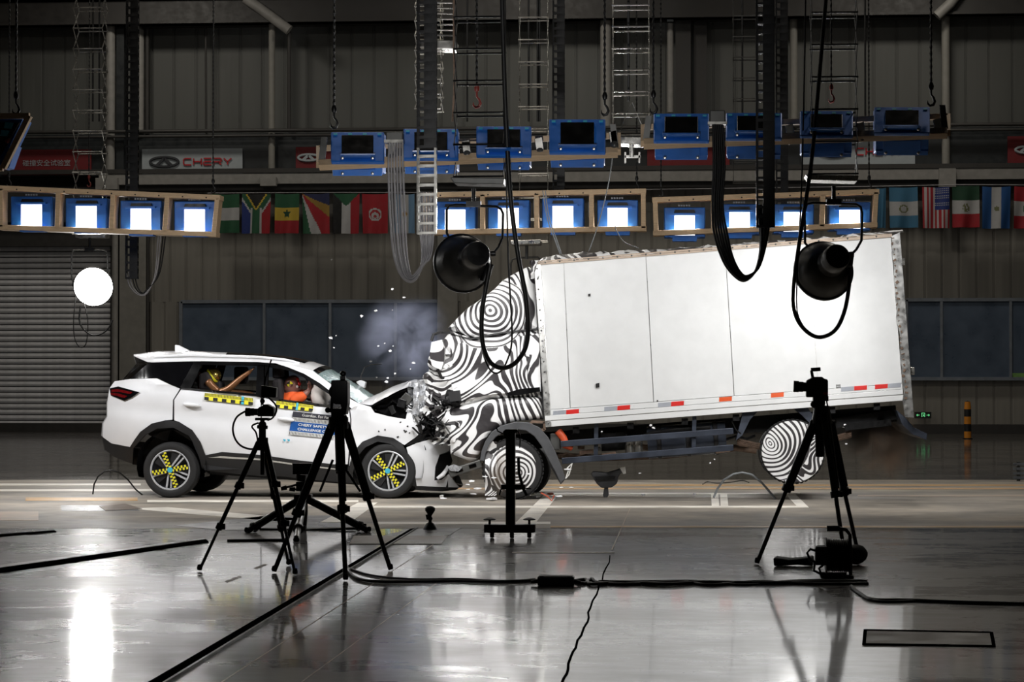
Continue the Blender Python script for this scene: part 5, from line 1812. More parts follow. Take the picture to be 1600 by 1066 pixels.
# --- front rows: seen from behind and below
def front_bank(label, a, c, boxes, power, Y=YN):
    t = thing('floodlight_row', label, 'floodlight', at((a[0] + c[0]) / 2, a[1], Y), 'rows of floodlights')
    b_ = MB(); b_.bar(at(*a, Y), at(*c, Y), .085, .09, (0, -.8, .6)); part(b_, 'rear_beam', 'wood', t, bevel=.004)
    b_ = MB(); b_.bar(at(a[0], a[1] - 26, Y + .42), at(c[0], c[1] - 26, Y + .42), .10, .06); part(b_, 'front_beam', 'wood', t, bevel=.004)
    for q in (a, c):
        b_ = MB(); b_.bar(at(q[0], q[1], Y), at(q[0], q[1] - 26, Y + .42), .07, .07); part(b_, 'end_beam', 'wood', t)
        b_ = MB(); s_ = 1 if q is a else -1
        b_.slab([(q[0] - 2 * s_, q[1] - 3), (q[0] + 3 * s_, q[1] - 44), (q[0] + 12 * s_, q[1] - 44), (q[0] + 8 * s_, q[1] - 3)], Y + .02, .04); part(b_, 'end_bracket', 'dim', t)
    for (x0, x1, y0, y1), (pow_, aim) in zip(boxes, power):
        yb = lerp(a[1], c[1], ((x0 + x1) / 2 - a[0]) / (c[0] - a[0]))
        b_ = MB()
        dep = lambda y: lerp(Y + .14, Y - .26, (y - y0) / (yb - y0))
        def tq(x_0, x_1, y_0, y_1, e, th=.02):
            q = [at(x, y, dep(y) + e) for x, y in ((x_0, y_0), (x_1, y_0), (x_1, y_1), (x_0, y_1))]
            return q, [p + V((0, th, -th * .6)) for p in q]
        b_.prism(*tq(x0, x1, y0, yb - 3, 0, .05))
        b_.slab([(x0 + 2, y0 + 1), (x1 - 2, y0 + 1), (x1 - 2, y1 - 6), (x0 + 2, y1 - 6)], Y + .16, .28)
        lp = part(b_, 'lamp_housing', 'lampblue', t, bevel=.012)
        xa, xb = x0 + (x1 - x0) * .2, x1 - (x1 - x0) * .2
        b_ = MB(); b_.prism(*tq(xa, xb, y0 + 5, yb - 12, -.03, .03)); part(b_, 'rear_cover', 'gloss', lp, bevel=.006)
        b_ = MB(); q_ = [at(x, y, Y - .33 + (.16 if y > yb - 8 else 0)) for x, y in ((x0 + 14, yb - 13), (x1 - 14, yb - 13), (x1 - 14, yb - 5), (x0 + 14, yb - 5))]
        b_.prism(q_, [p + V((0, .03, .02)) for p in q_]); part(b_, 'lower_flange', 'lampblue', lp, bevel=.004)
        for nm, q_, o_, m_ in (('barn_door', [(x0 + 2, yb + 2), (x1 - 2, yb + 2), (x1 - 3, y1), (x0 + 3, y1)], 0, 'lampblue'), ('barn_door_rib', [(x0 + 14, yb + 10), (x1 - 14, yb + 9), (x1 - 14, y1 - 1), (x0 + 14, y1 - 1)], -.02, 'lampblue')):
            b_ = MB()
            q_ = [at(x, y, lerp(Y + .02, Y + .22, (y - yb) / (y1 - yb)) + o_) for x, y in q_]
            b_.prism(q_, [p + V((0, .03, .02)) for p in q_])
            part(b_, nm, m_, lp, bevel=.004)
        for x in (x0 + 18, x1 - 18):
            for y in (yb - 8.5, y1 - 4):
                b_ = MB(); b_.lathe([(.018, 0), (.012, -.012), (.001, -.014)], at(x, y, Y - .30 if y < yb else Y + .05), (0, 1, 0), 10); part(b_, 'bolt', 'steel', lp, 40)
        for k in range(4):
            b_ = MB(); x = lerp(x0 + 4, x1 - 10, k / 3); b_.prism(*tq(x, x + 6, y0 + 2, y0 + 4.5, -.015, .015)); part(b_, 'vent_slot', 'cyan', lp)
        b_ = MB(); b_.slab([(x1 + 5, y0 + 20), (x1 + 17, y0 + 17), (x1 + 21, y0 + 47), (x1 + 10, y0 + 50)], Y + .02, .03); part(b_, 'yoke_bracket', 'steel', lp, bevel=.004)
        b_ = MB(); b_.lathe([(.045, 0), (.045, -.03), (.03, -.045), (.001, -.05)], at(x1 + 14, y0 + 41, Y + .02), (0, 1, 0), 14); part(b_, 'tilt_knob', 'dim', lp, 40)
        c_ = at((x0 + x1) / 2, (y0 + y1) / 2 - 4, Y + .46)
        tg = V((at(aim, 700, 28.2).x, 28.2, .5))
        d = (tg - c_).normalized(); s_ = V((1, 0, 0)); u_ = s_.cross(d)
        b_ = MB()
        q = [c_ + s_ * (i * .24) + u_ * (j * .18) for i, j in ((-1, -1), (1, -1), (1, 1), (-1, 1))]
        b_.prism(q, [p - d * .06 for p in q]); part(b_, 'lamp_face', 'face', lp, label='lamp face turned to the crash')
        lamp('flood_light', 'AREA', c_ + d * .03, tg, BANK_W * pow_, .48, .36, spread=105, parent=t)
    return t


fb1 = front_bank('left front row of blue floodlights seen from behind, above the cab', (499, 258), (965, 238), [(517, 600, 206, 275), (630, 716, 201, 272), (744, 830, 197, 266), (858, 946, 186, 262)], ((1.2, 440), (1.0, 560), (.95, 650), (.5, 660)))
fb2 = front_bank('right front row of blue floodlights seen from behind, above the box', (1006, 225), (1480, 208), [(1021, 1108, 177, 250), (1134, 1222, 176, 249), (1250, 1333, 173, 246), (1366, 1453, 167, 243)], ((.32, 1090), (.6, 1160), (.75, 1290), (.9, 1390)))
# a row running into the depth at the left edge
t = thing('floodlight_row', 'tilted floodlight row cut by the left edge', 'floodlight', at(10, 200, YN), 'rows of floodlights')
b_ = MB(); b_.bar(at(46, 181, YN), at(5, 263, YN), .06, .08, (0, 1, 0)); part(b_, 'rear_beam', 'wood', t, bevel=.004)
b_ = MB(); b_.bar(at(46, 181, YN), at(-120, 183, YN), .06, .06, (0, 1, 0)); b_.bar(at(5, 263, YN), at(-140, 260, YN), .06, .06, (0, 1, 0)); part(b_, 'end_beam', 'wood', t)
b_ = MB(); b_.slab([(36, 186), (-90, 184), (-110, 256), (2, 258)], YN + .03, .35); lp = part(b_, 'lamp_housing', 'lampblue', t, bevel=.01)
b_ = MB(); b_.slab([(30, 192), (-40, 190), (-56, 246), (-2, 246)], YN - .0, .03); part(b_, 'rear_cover', 'black', lp)
for x, y in ((14, 196), (8, 208)):
    b_ = MB(); b_.slab([(x - 6, y - 5), (x + 6, y - 4), (x + 3, y + 5), (x - 8, y + 4)], YN - .03, .03); part(b_, 'vent_slot', 'cyan', lp)
b_ = MB(); b_.sphere(at(12, 220, YN - .02), .03, 10); part(b_, 'tilt_knob', 'hookred', lp, 50)
b_ = MB(); b_.slab([(5, 264), (14, 262), (26, 228), (20, 232)], YN + .1, .2); part(b_, 'barn_door', 'lampblue', lp)

for k, x in enumerate((-20, -110, -200, -290)):
    c_ = at(x, 235, YN + .45)
    lamp('flood_light', 'AREA', c_, (at(330, 650, 28).x, 28.0, .7), BANK_W * 1.3, .48, .36, spread=140, parent=t)


# --- round spotlights on scissor hangers
def scissor(label, x0, x1, ybot, Y, nlev, dz, m, taper=0.0, ytop=None):
    zb = at((x0 + x1) / 2, ybot, Y).z
    c0, c1 = at(x0, ybot, Y), at(x1, ybot, Y)
    t = thing('scissor_hanger', label, 'hanger', V(((c0.x + c1.x) / 2, Y, zb)), 'scissor hangers')
    dy = .18
    xa, xb = c0.x, c1.x
    for i in range(nlev + 1):
        z = zb + i * dz
        if z > CEIL: break
        for k, yy in enumerate((Y - dy, Y + dy)):
            b_ = MB(); b_.tube([(xa - .01, yy, z), (xb + .01, yy, z)], .011, 6); part(b_, 'cross_rod', m, t, 40)
        for x in (xa, xb):
            for s_ in (-1, 1):
                b_ = MB(); b_.bar((x, Y - s_ * dy, z), (x, Y + s_ * dy, z + dz), .008, .026); part(b_, 'scissor_arm', m, t)
    return t, zb


def plate(t, x0, x1, y0, y1, Y, m='steel'):
    b_ = MB(); b_.slab([(x0, y0), (x1, y0 + 1), (x1 - 2, y1), (x0 + 6, y1 - 2)], Y - .2, .4); part(b_, 'mounting_plate', m, t, bevel=.008)


sc1, _ = scissor('dark scissor hanger carrying the spotlight in front of the cab', 712, 788, 278, YN, 20, .345, 'black')
plate(sc1, 703, 788, 277, 288, YN, 'dim')
sc2, _ = scissor('dark scissor hanger carrying the spotlight in front of the box', 1268, 1338, 274, YN, 20, .345, 'dim')
plate(sc2, 1259, 1342, 273, 283, YN, 'steel')
sc3, _ = scissor('bright scissor hanger with a bare mounting between the front floodlight rows', 958, 1014, 213, 26.5, 14, .255, 'steel')
plate(sc3, 963, 1006, 213, 226, 26.5)
b_ = MB(); b_.tube([at(987, 214, 26.5), at(987, 246, 26.5)], .03, 10); b_.bar(at(976, 245, 26.5), at(1001, 245, 26.5), .03, .03)
for x in (977, 999): b_.bar(at(x, 238, 26.5), at(x, 255, 26.5), .02, .03, (0, 1, 0))
part(b_, 'spigot', 'steel', sc3, 40)
sc4, _ = scissor('far scissor hanger above the lit round spotlight', 118, 163, 367, 36.4, 14, .34, 'steel')
sc5, _ = scissor('far scissor hanger behind the middle front row', 812, 856, 378, 36, 15, .36, 'steel')
sc6, _ = scissor('scissor hanger beside the left energy chain', 651, 690, 172, 27.5, 14, .18, 'steel')
plate(sc6, 650, 712, 62, 76, 27.4)
for k in range(7):
    b_ = MB(); y = 4 + k * 8.5; b_.tube([at(683, y, 27.3), at(710, y + .5, 27.3)], .012, 6); part(b_, 'cross_rod', 'steel', sc6, 40)
sc7, _ = scissor('far scissor hanger behind the right energy chain', 1146, 1182, 285, 37, 12, .34, 'dim')


def spotlight(label, cx, cy, rpx, Y, axis, lit, yoke, plate_px=None, m='bell'):
    """bell shaped lamp: axis points where the light goes"""
    c = at(cx, cy, Y); r = rpx / F * Y; ax = V(axis).normalized()
    t = thing('spotlight', label, 'spotlight', c, 'round spotlights')
    b_ = MB()
    prof = [(r * .97, .02), (r, .0), (r * .99, -.03), (r * .95, -.05), (r * .86, -.16), (r * .68, -.27), (r * .5, -.33), (r * .45, -.345)]
    inner = [(r * .42, -.32), (r * .66, -.245), (r * .84, -.14), (r * .94, -.03), (r * .97, .02)]
    b_.lathe(prof + inner, c, ax, 48); part(b_, 'reflector_bell', m, t, 40)
    b_ = MB(); b_.lathe([(r * .99, .012), (r * 1.03, .0), (r * 1.03, -.03), (r * .99, -.04)], c, ax, 48); part(b_, 'rim_ring', 'black' if not lit else 'dim', t, 40)
    b_ = MB()
    can = []
    for k in range(9):
        can += [(r * (.47 if k % 2 else .44), -.33 - k * .016)]
    b_.lathe([(r * .3, -.33)] + can + [(r * .44, -.47), (r * .44, -.60), (r * .40, -.63), (.001, -.635)], c, ax, 32); cn = part(b_, 'lamp_can', 'black', t, 40)
    b_ = MB()
    if lit:
        b_.lathe([(r * .98, .0), (r * .9, .06), (r * .6, .12), (.001, .15)], c, ax, 40); part(b_, 'lamp_glass', 'globe', t, 60, label='glowing lamp glass')
    else:
        b_.disc(c + ax * -.02, ax, r * .95, 40); part(b_, 'lamp_glass', 'globe', t, 60, label='lamp glass turned to the crash')
    b_ = MB(); b_.tube([at(x, y, Y) for x, y in yoke], .014, 8); yk = part(b_, 'yoke', 'dim' if lit else 'satin', t, 40)
    for q in (yoke[0], yoke[-1]):
        b_ = MB(); b_.lathe([(.03, -.03), (.035, 0), (.03, .03)], at(*q, Y), (1, 0, 0), 12); part(b_, 'yoke_knob', 'black', yk, 40)
    xs = sum(q[0] for q in yoke) / len(yoke); yt = min(q[1] for q in yoke)
    b_ = MB(); b_.tube([at(xs, yt, Y), at(xs, yt - 26, Y)], .022, 10); b_.box(at(xs, yt - 1, Y), (.16, .07, .06)); part(b_, 'spigot', 'satin', t, 40)
    return t, c, ax, r


A1 = (-.36, .92, -.12)
s1, c1, a1, r1 = spotlight('black spotlight seen from behind in front of the truck cab', 722, 412, 46, YN, A1, False, [(716, 398), (713, 386), (702, 372), (698, 364), (698, 328), (702, 322), (712, 320), (776, 323), (783, 327), (786, 334), (785, 372), (779, 386), (770, 396)])
lamp('spot_beam', 'SPOT', c1 + a1 * .05, at(625, 670, 28), SPOT_W * .9, .28, cone=75, parent=s1)
A2 = (-.18, .95, -.20)
s2, c2_, a2, r2_ = spotlight('black spotlight seen from behind in front of the white truck box', 1286, 424, 46, YN, A2, False, [(1276, 404), (1268, 392), (1258, 380), (1257, 330), (1261, 319), (1270, 317), (1338, 319), (1345, 324), (1347, 334), (1346, 376), (1338, 390), (1330, 398)])
lamp('spot_beam', 'SPOT', c2_ + a2 * .05, at(1130, 590, 27.4), SPOT_W * .95, .28, cone=85, parent=s2)
A3 = (.10, -.96, -.22)
s3, c3, a3, r3 = spotlight('lit round spotlight glaring below the left back floodlights', 146, 448, 31.5, 36.5, A3, True, [(116, 445), (112, 436), (112, 397), (114, 392), (120, 391), (162, 391), (167, 394), (168, 402), (168, 436), (164, 445)])
lamp('spot_beam', 'SPOT', c3 + a3 * .2, c3 + a3, SPOT_W * .5, .3, cone=120, parent=s3)
b_ = MB(); b_.slab([(117, 366), (165, 366), (164, 371), (118, 371)], 36.4, .3); part(b_, 'mounting_plate', 'steel', s3)
# a fourth yoke half hidden behind the cab
b_ = MB(); b_.slab([(797, 376), (845, 374), (844, 382), (799, 383)], 35.8, .4); part(b_, 'mounting_plate', 'steel', sc5, bevel=.01)
b_ = MB(); b_.tube([at(823, 382, 36), at(823, 405, 36)], .025, 8); b_.tube([at(798, 452, 36), at(798, 412, 36), at(801, 405, 36), at(810, 403, 36), at(840, 402, 36), at(848, 408, 36)], .016, 8); part(b_, 'yoke', 'dim', sc5, 40, label='bare grey lamp yoke, half hidden behind the truck')


# --- energy chains
def energy_chain(label, px, w_, ybot, Y, pitch, m='satin', light=0):
    p = at(px, ybot, Y)
    t = thing('energy_chain', label, 'cable chain', p, 'hanging energy chains')
    W = w_ / F * Y; n = int((min(CEIL, at(px, -40, Y).z) - p.z) / pitch)
    b_ = MB(); hw = W / 2; th = .014
    for sx in (-1, 1):
        b_.box((sx * (hw - .012), -.04, pitch * .5), (.024, .012, pitch * .99)); b_.box((sx * (hw - .012), .04, pitch * .5), (.024, .012, pitch * .99))
        b_.box((sx * (hw - .006), 0, pitch * .5), (.010, .08, pitch * .4))
    b_.box((0, -.04, pitch * .12), (W, .014, pitch * .26)); b_.box((0, .04, pitch * .12), (W, .014, pitch * .26))
    if light:
        bl_ = MB(); bl_.v = list(b_.v); bl_.f = list(b_.f); bl_.mi = list(b_.mi)
    b_.box((W * .17, -.043, pitch * .5), (W * .6, .012, pitch * .97))
    l0 = make(b_, 'chain_link', m, V()); l1 = None
    if light:
        l1 = make(bl_, 'chain_link', 'steel', V())
    for i in range(n):
        src = l1 if (light and i < light) else l0
        o = src.copy(); COL.objects.link(o); o.parent = t; o.location = (0, 0, i * pitch)
    for o in (l0, l1):
        if o: bpy.data.objects.remove(o)
    return t


energy_chain('black energy chain with a bright lower end left of the cab', 667, 31, 366, YN - .3, .103, 'satin', 9)
energy_chain('black energy chain hanging over the right front floodlight row', 1196, 29, 356, YN - .3, .103)
energy_chain('far energy chain behind the middle front floodlight row', 873, 19, 320, 38, .13, 'satin')
energy_chain('far energy chain behind the right front floodlight row', 1222, 19, 340, 38, .13, 'satin')
energy_chain('far energy chain beside the white wall sign', 206, 20, 436, 37, .13, 'satin')


def cable(name, label, pts, Y, r, m, group=None, n=1, spread=0.0, cat='cable'):
    """pts in pixels, smoothed"""
    P = [V(p) for p in pts]
    out = []
    for i in range(len(P) - 1):
        p0, p1, p2, p3 = P[max(i - 1, 0)], P[i], P[i + 1], P[min(i + 2, len(P) - 1)]
        for k in range(8):
            t_ = k / 8
            out.append(.5 * ((2 * p1) + (p2 - p0) * t_ + (2 * p0 - 5 * p1 + 4 * p2 - p3) * t_ ** 2 + (3 * p1 - p0 - 3 * p2 + p3) * t_ ** 3))
    out.append(P[-1])
    b_ = MB(); b_.tube([at(q.x, q.y, Y) for q in out], r, 7)
    return solo(b_, name, label, cat, m, smooth=60, group=group)


def catenary(x0, y0, x1, y1, yb, k=9):
    out = []
    for i in range(k):
        t_ = i / (k - 1)
        u = 2 * t_ - 1
        out.append((lerp(x0, x1, .5 + .5 * math.copysign(abs(math.sin(u * math.pi / 2)) ** .9, u)), lerp(y0, y1, t_) * 0 + yb - (yb - (y0 if u < 0 else y1)) * abs(u) ** 3.2))
    return out


for i in range(6):
    cable('loop_cable', 'pale cable looping from the left front floodlights to the energy chain', [(609 + i * 4, 222), (607 + i * 4.5, 260)] + [(609 + i * 4.6, 330), (614 + i * 4.2, 390), (624 + i * 3, 426 - i), (640 + i, 441 - i * 2), (654 + i, 430 - i * 3), (660 + i * 2.6, 400), (657 + i * 4, 360), (655 + i * 4.6, 300)], YN - .25 - .03 * (i % 2), .012, 'cablegrey', 'left loop of pale cables')
for i in range(6):
    cable('loop_cable', 'black cable looping from the right front floodlights to the energy chain', [(1114 + i * 3, 195), (1115 + i * 3.4, 260), (1113 + i * 3.2, 320), (1116 + i * 4, 365), (1130 + i * 3, 408 - i), (1148 + i * 2, 432 - i), (1164 + i, 439 - i * 1.6), (1180 + i, 424 - i), (1188 + i * 1.4, 390), (1187 + i * 3, 350), (1186 + i * 3.6, 320)], YN - .25 - .03 * (i % 2), .013, 'cable', 'right loop of black cables')
t = thing('cable_clamp', 'steel cable clamp on the right front floodlight row', 'clamp', at(1121, 190, YN - .2)); b_ = MB(); b_.slab([(1109, 172), (1133, 172), (1133, 192), (1109, 192)], YN - .3, .14); part(b_, 'clamp_body', 'dim', t, bevel=.01); b_ = MB(); b_.slab([(1106, 190), (1136, 190), (1136, 194), (1106, 194)], YN - .32, .16); part(b_, 'clamp_lip', 'steel', t)
t = thing('cable_clamp', 'steel cable clamp on the left front floodlight row', 'clamp', at(616, 218, YN - .2)); b_ = MB(); b_.slab([(603, 206), (629, 206), (629, 220), (603, 220)], YN - .3, .14); part(b_, 'clamp_body', 'dim', t, bevel=.01); b_ = MB(); b_.slab([(600, 218), (630, 218), (630, 223), (600, 223)], YN - .32, .16); part(b_, 'clamp_lip', 'steel', t)
for i in range(4):
    cable('loop_cable', 'thin cable looping below the far energy chain at the left', [(197 + i * 4, 425), (203 + i * 4, 448), (217 + i * 2, 461 - i), (230, 458 - i * 2), (242 + i * 2, 430), (246 + i * 3.5, 385), (250 + i * 3.5, 340)], 37, .012, 'cablegrey' if i < 2 else 'cable', 'far loop of thin cables')
# heavy drop cables of the spotlights
cable('drop_cable', 'thick black cable dropping from the roof and looping under the cab spotlight', [(784, -20), (789, 150), (797, 300), (808, 390), (822, 470), (824, 530), (810, 562), (788, 575), (766, 566), (754, 535), (753, 490), (759, 450), (766, 415)], YN - .25, .026, 'cable')
cable('drop_cable', 'thin black cable hanging beside the thick one at the cab spotlight', [(789, -20), (790, 200), (794, 400), (800, 520), (793, 562), (778, 583), (762, 572), (752, 530), (756, 470), (764, 420)], YN - .15, .010, 'cable')
cable('drop_cable', 'thick black cable looping under the spotlight in front of the box', [(1292, -20), (1280, 120), (1268, 250), (1254, 345), (1243, 420), (1239, 470), (1246, 500), (1264, 521), (1284, 527), (1306, 515), (1320, 485), (1327, 445), (1328, 418)], YN - .25, .022, 'cable')
cable('drop_cable', 'thin black cable hanging at the left of the box spotlight', [(1259, -20), (1256, 150), (1252, 300), (1246, 420), (1245, 480), (1252, 505), (1266, 522)], YN - .15, .009, 'cable')
cable('drop_cable', 'thick cable looping below the lit spotlight', [(126, 478), (124, 500), (131, 515), (145, 524), (160, 521), (170, 512), (176, 500)], 36.5, .014, 'cable')
cable('drop_cable', 'thin cable dangling below the lit spotlight', [(119, 458), (115, 500), (117, 530), (126, 543), (135, 535), (137, 500), (130, 470)], 36.5, .008, 'cable')
b_ = MB(); b_.tube([at(756, 440, YN - .2), at(766, 412, YN - .2)], [.05, .045], 10)
solo(b_, 'cable_plug', 'black plug under the can of the cab spotlight', 'plug', 'black', 40)
b_ = MB(); b_.tube([at(1328, 415, YN - .2), at(1329, 394, YN - .2)], [.03, .04], 10)
solo(b_, 'cable_plug', 'black plug under the can of the box spotlight', 'plug', 'black', 40)


# --- hoist chains and hooks
def hook(label, px, ybot, Y, m='black', s=1.0):
    p = at(px, ybot, Y); tp = top_of(px, Y)
    t = thing('hoist_hook', label, 'hook', p, 'hoist hooks')
    b_ = MB()
    k = .09 * s
    b_.tube([p + V((0, 0, 1.9 * k)), p + V((0, 0, 1.3 * k)), p + V((.28 * k, 0, .95 * k)), p + V((.42 * k, 0, .5 * k)), p + V((.25 * k, 0, .1 * k)), p + V((-.12 * k, 0, 0)), p + V((-.4 * k, 0, .25 * k)), p + V((-.42 * k, 0, .6 * k))], [.13 * k, .13 * k, .15 * k, .17 * k, .19 * k, .17 * k, .12 * k, .04 * k], 8)
    part(b_, 'hook', m, t, 50)
    b_ = MB(); b_.lathe([(.001, 0), (.26 * k, .1 * k), (.34 * k, .5 * k), (.2 * k, .95 * k), (.001, 1.0 * k)], p + V((0, 0, 1.8 * k)), (0, 0, 1), 12); part(b_, 'hook_block', m, t, 50)
    b_ = MB()
    z = p.z + 2.7 * k; i = 0
    pts = []; rr = []
    while z < tp.z:
        pts.append(V((p.x + (tp.x - p.x) * 0, Y, z))); rr.append(.017 * s if i % 2 else .009 * s); z += .035; i += 1
    b_.tube(pts, rr, 5); part(b_, 'chain', 'black', t, kind='stuff')
    return t


hook('black hoist hook over the left end of the front floodlights above the cab', 522, 200, YN)
hook('red hoist hook hanging free inside the cab spotlight hanger', 745, 168, YN + .5, 'hookred', 1.05)
hook('black hoist hook over the right end of the cab front floodlights', 945, 180, YN)
hook('black hoist hook over the left end of the box front floodlights', 1021, 177, YN)
hook('black hoist hook over the right end of the box front floodlights', 1455, 165, YN)
hook('black hoist hook over the floodlight row cut by the left edge', 25, 178, YN)
hook('red hoist hook hanging free inside the box spotlight hanger', 1299, 160, YN + .5, 'hookred', .8)
hook('small hook over the right end of the left back floodlights', 333, 302, YB, 'black', .9)
hook('small hook over the left end of the left back floodlights', 14, 292, YB, 'black', .9)
hook('small hook between the middle and right back floodlights', 995, 298, YB, 'black', .9)
hook('small hook over the left end of the right back floodlights', 1033, 308, YB, 'black', .9)
hook('small hook over the right end of the right back floodlights', 1358, 297, YB, 'black', .9)
hook('small orange hook inside the far hanger above the lit spotlight', 139, 292, 37, 'hookred', .8)
for px, Y in ((155, 37), (145, 37), (826, 37), (840, 37), (843, 37), (730, 37), (1352, 37), (1160, 37), (982, 26.8)):
    b_ = MB(); p = at(px, 190 if Y > 30 else 158, Y); b_.tube([p, top_of(px, Y)], .016, 6)
    solo(b_, 'hanging_rope', 'thin dark rope hanging straight from the roof', 'rope', 'cable', 50, group='ropes from the roof')
for a, c in (((986, 160), (969, 205)), ((988, 160), (1006, 204))):
    b_ = MB(); b_.tube([at(*a, 26.5), at(*c, 26.5)], .006, 5); solo(b_, 'sling_wire', 'thin steel wire of the V sling over the bare mounting', 'wire', 'steel', 50, group='V sling wires')
# thin loose cords down to the truck roof
for i, pts in enumerate(([(848, 298), (856, 345), (866, 372), (875, 397)], [(852, 298), (858, 340), (870, 375), (877, 397)], [(957, 246), (950, 290), (935, 350), (920, 393)], [(961, 352), (963, 360), (975, 378), (998, 388)])):
    cable('loose_cord', ['pale cord from the middle back floodlights down to the truck roof', 'second pale cord beside the first above the cab corner', 'long pale cord slanting from the front floodlights to the truck roof', 'short pale cord trailing below the middle back floodlights'][i], pts, 28.6 if i != 3 else 33, .007, 'hose', 'loose cords over the truck roof', cat='cord')
b_ = MB(); b_.tube([top_of(709, 27), at(709, 70, 27), at(710, 130, 27), at(707, 190, 27)], .012, 6)
solo(b_, 'loose_cord', 'orange brown cord hanging beside the left energy chain', 'cord', 'rust', 50)
# ================================================================== in front of the crash
def leg_line(t, a, b, clamps, r0=.022, r1=.014, name='leg'):
    """telescopic leg from a to b (3D) with clamps at fractions"""
    cs = [0] + list(clamps) + [1]
    b_ = MB()
    for i, (u0, u1) in enumerate(zip(cs, cs[1:])):
        r = lerp(r0, r1, i / max(1, len(cs) - 2)) if len(cs) > 2 else r0
        b_.tube([a.lerp(b, u0), a.lerp(b, u1)], r, 10)
    lg = part(b_, name, 'satin', t, 40)
    for u in clamps:
        c0, c1 = a.lerp(b, u - .022), a.lerp(b, u + .022)
        b_ = MB(); b_.tube([c0, c1], r0 * 1.35, 10); b_.box(a.lerp(b, u) + V((r0 * 1.4, 0, 0)), (.03, .02, .045)); part(b_, 'leg_clamp', 'black', lg, 40, bevel=.003)
    b_ = MB(); b_.lathe([(.001, .0), (.018, .004), (.022, .02), (.016, .045), (.001, .05)], V((b.x, b.y, max(0, b.z - .005))), (0, 0, 1), 12); part(b_, 'foot', 'rubber', lg, 40)
    return lg


def foot(px, py):
    p = fl(px, py); p.z = .012; return p


def camera_body(t, Y, x0, x1, y0, y1, lens, hood=None):
    b_ = MB(); b_.slab([(x0, y0 + 4), (x0 + 3, y0 + 1), (x0 + 7, y0), (x0 + 9, y0 - 3), (x1 - 9, y0 - 3), (x1 - 6, y0), (x1 - 1, y0 + 1), (x1, y0 + 4), (x1, y1), (x0, y1)], Y - .06, .12)
    cb = part(b_, 'camera_body', 'black', t, bevel=.01)
    b_ = MB(); a, c = at(*lens[0], Y), at(*lens[1], Y)
    L_ = lens[2]
    b_.tube([a.lerp(c, k) for k in (0, .3, .32, .62, .64, 1)], [L_ * .8, L_ * .8, L_ * .9, L_ * .9, L_, L_], 20); ln = part(b_, 'lens', 'satin', cb, 40)
    b_ = MB(); d = (c - a).normalized(); b_.disc(c + d * .002, d, L_ * .85, 20); part(b_, 'front_glass', 'glassdark', ln)
    return cb


# --- low and light tripod with a camera, left
Ya = fl(386, 893).y
ya = 17.1
t = thing('tripod', 'slim black tripod with a sideways camera in front of the car doors', 'tripod', fl(398, 888), 'camera tripods')
ap = at(409, 692, ya)
for (sx, sy), f_, cl in (((404, 691), (312, 893), (.34, .66)), ((415, 692), (461, 899), (.32, .62)), ((412, 700), (451, 884), (.4, .68))):
    p0 = at(sx, sy, ya + (.06 if f_[1] == 884 else -.02)); leg_line(t, p0, foot(*f_), cl, .021, .012)
b_ = MB(); b_.tube([at(410, 656, ya), at(410, 700, ya), at(410, 742, ya)], [.018, .018, .016], 12); part(b_, 'center_column', 'satin', t, 40)
b_ = MB(); b_.tube([at(410, 684, ya), at(410, 704, ya)], .045, 12); part(b_, 'shoulder', 'black', t, 40, bevel=.004)
b_ = MB(); b_.sphere(at(410, 664, ya), .032, 14); b_.box(at(410, 655, ya), (.1, .08, .02)); b_.tube([at(402, 667, ya), at(418, 668, ya)], .014, 8); b_.tube([at(410, 668, ya), at(410, 684, ya)], .028, 12); part(b_, 'ball_head', 'black', t, 40)
# the camera on top is lifted off its plate: a thing of its own
ct = thing('camera', 'black mirrorless camera with a box on its hot shoe, on the slim left tripod', 'camera', at(410, 652, ya))
camera_body(ct, ya, 402, 427, 635, 651, ((403, 644), (384, 644), .033))
b_ = MB(); b_.tube([at(410, 633, ya), at(410, 622, ya)], .01, 8); b_.sphere(at(410, 627, ya), .02, 10); part(b_, 'hot_shoe_mount', 'black', ct, 40)
b_ = MB(); b_.slab([(408, 602), (432, 606), (431, 621), (408, 621)], ya - .03, .07); mn = part(b_, 'monitor_box', 'black', ct, bevel=.005)
b_ = MB(); b_.tube([at(413, 602, ya), at(415, 590, ya), at(424, 562, ya)], .006, 6); b_.tube([at(413, 602, ya), at(413, 570, ya)], .004, 6); part(b_, 'aerial', 'black', mn, 40)
cable('camera_cable', 'black cable looping left from the camera on the slim tripod', [(383, 643), (370, 652), (364, 668), (367, 685), (377, 697), (392, 702), (403, 699)], ya, .008, 'cable')
cable('camera_cable', 'short black cable from the hot shoe box to the camera on the slim tripod', [(420, 622), (430, 632), (432, 642), (426, 653), (418, 657)], ya, .007, 'cable')
cable('camera_cable', 'black cable hanging below the head of the slim tripod', [(404, 661), (396, 664), (394, 668), (400, 676), (403, 690)], ya, .007, 'cable')

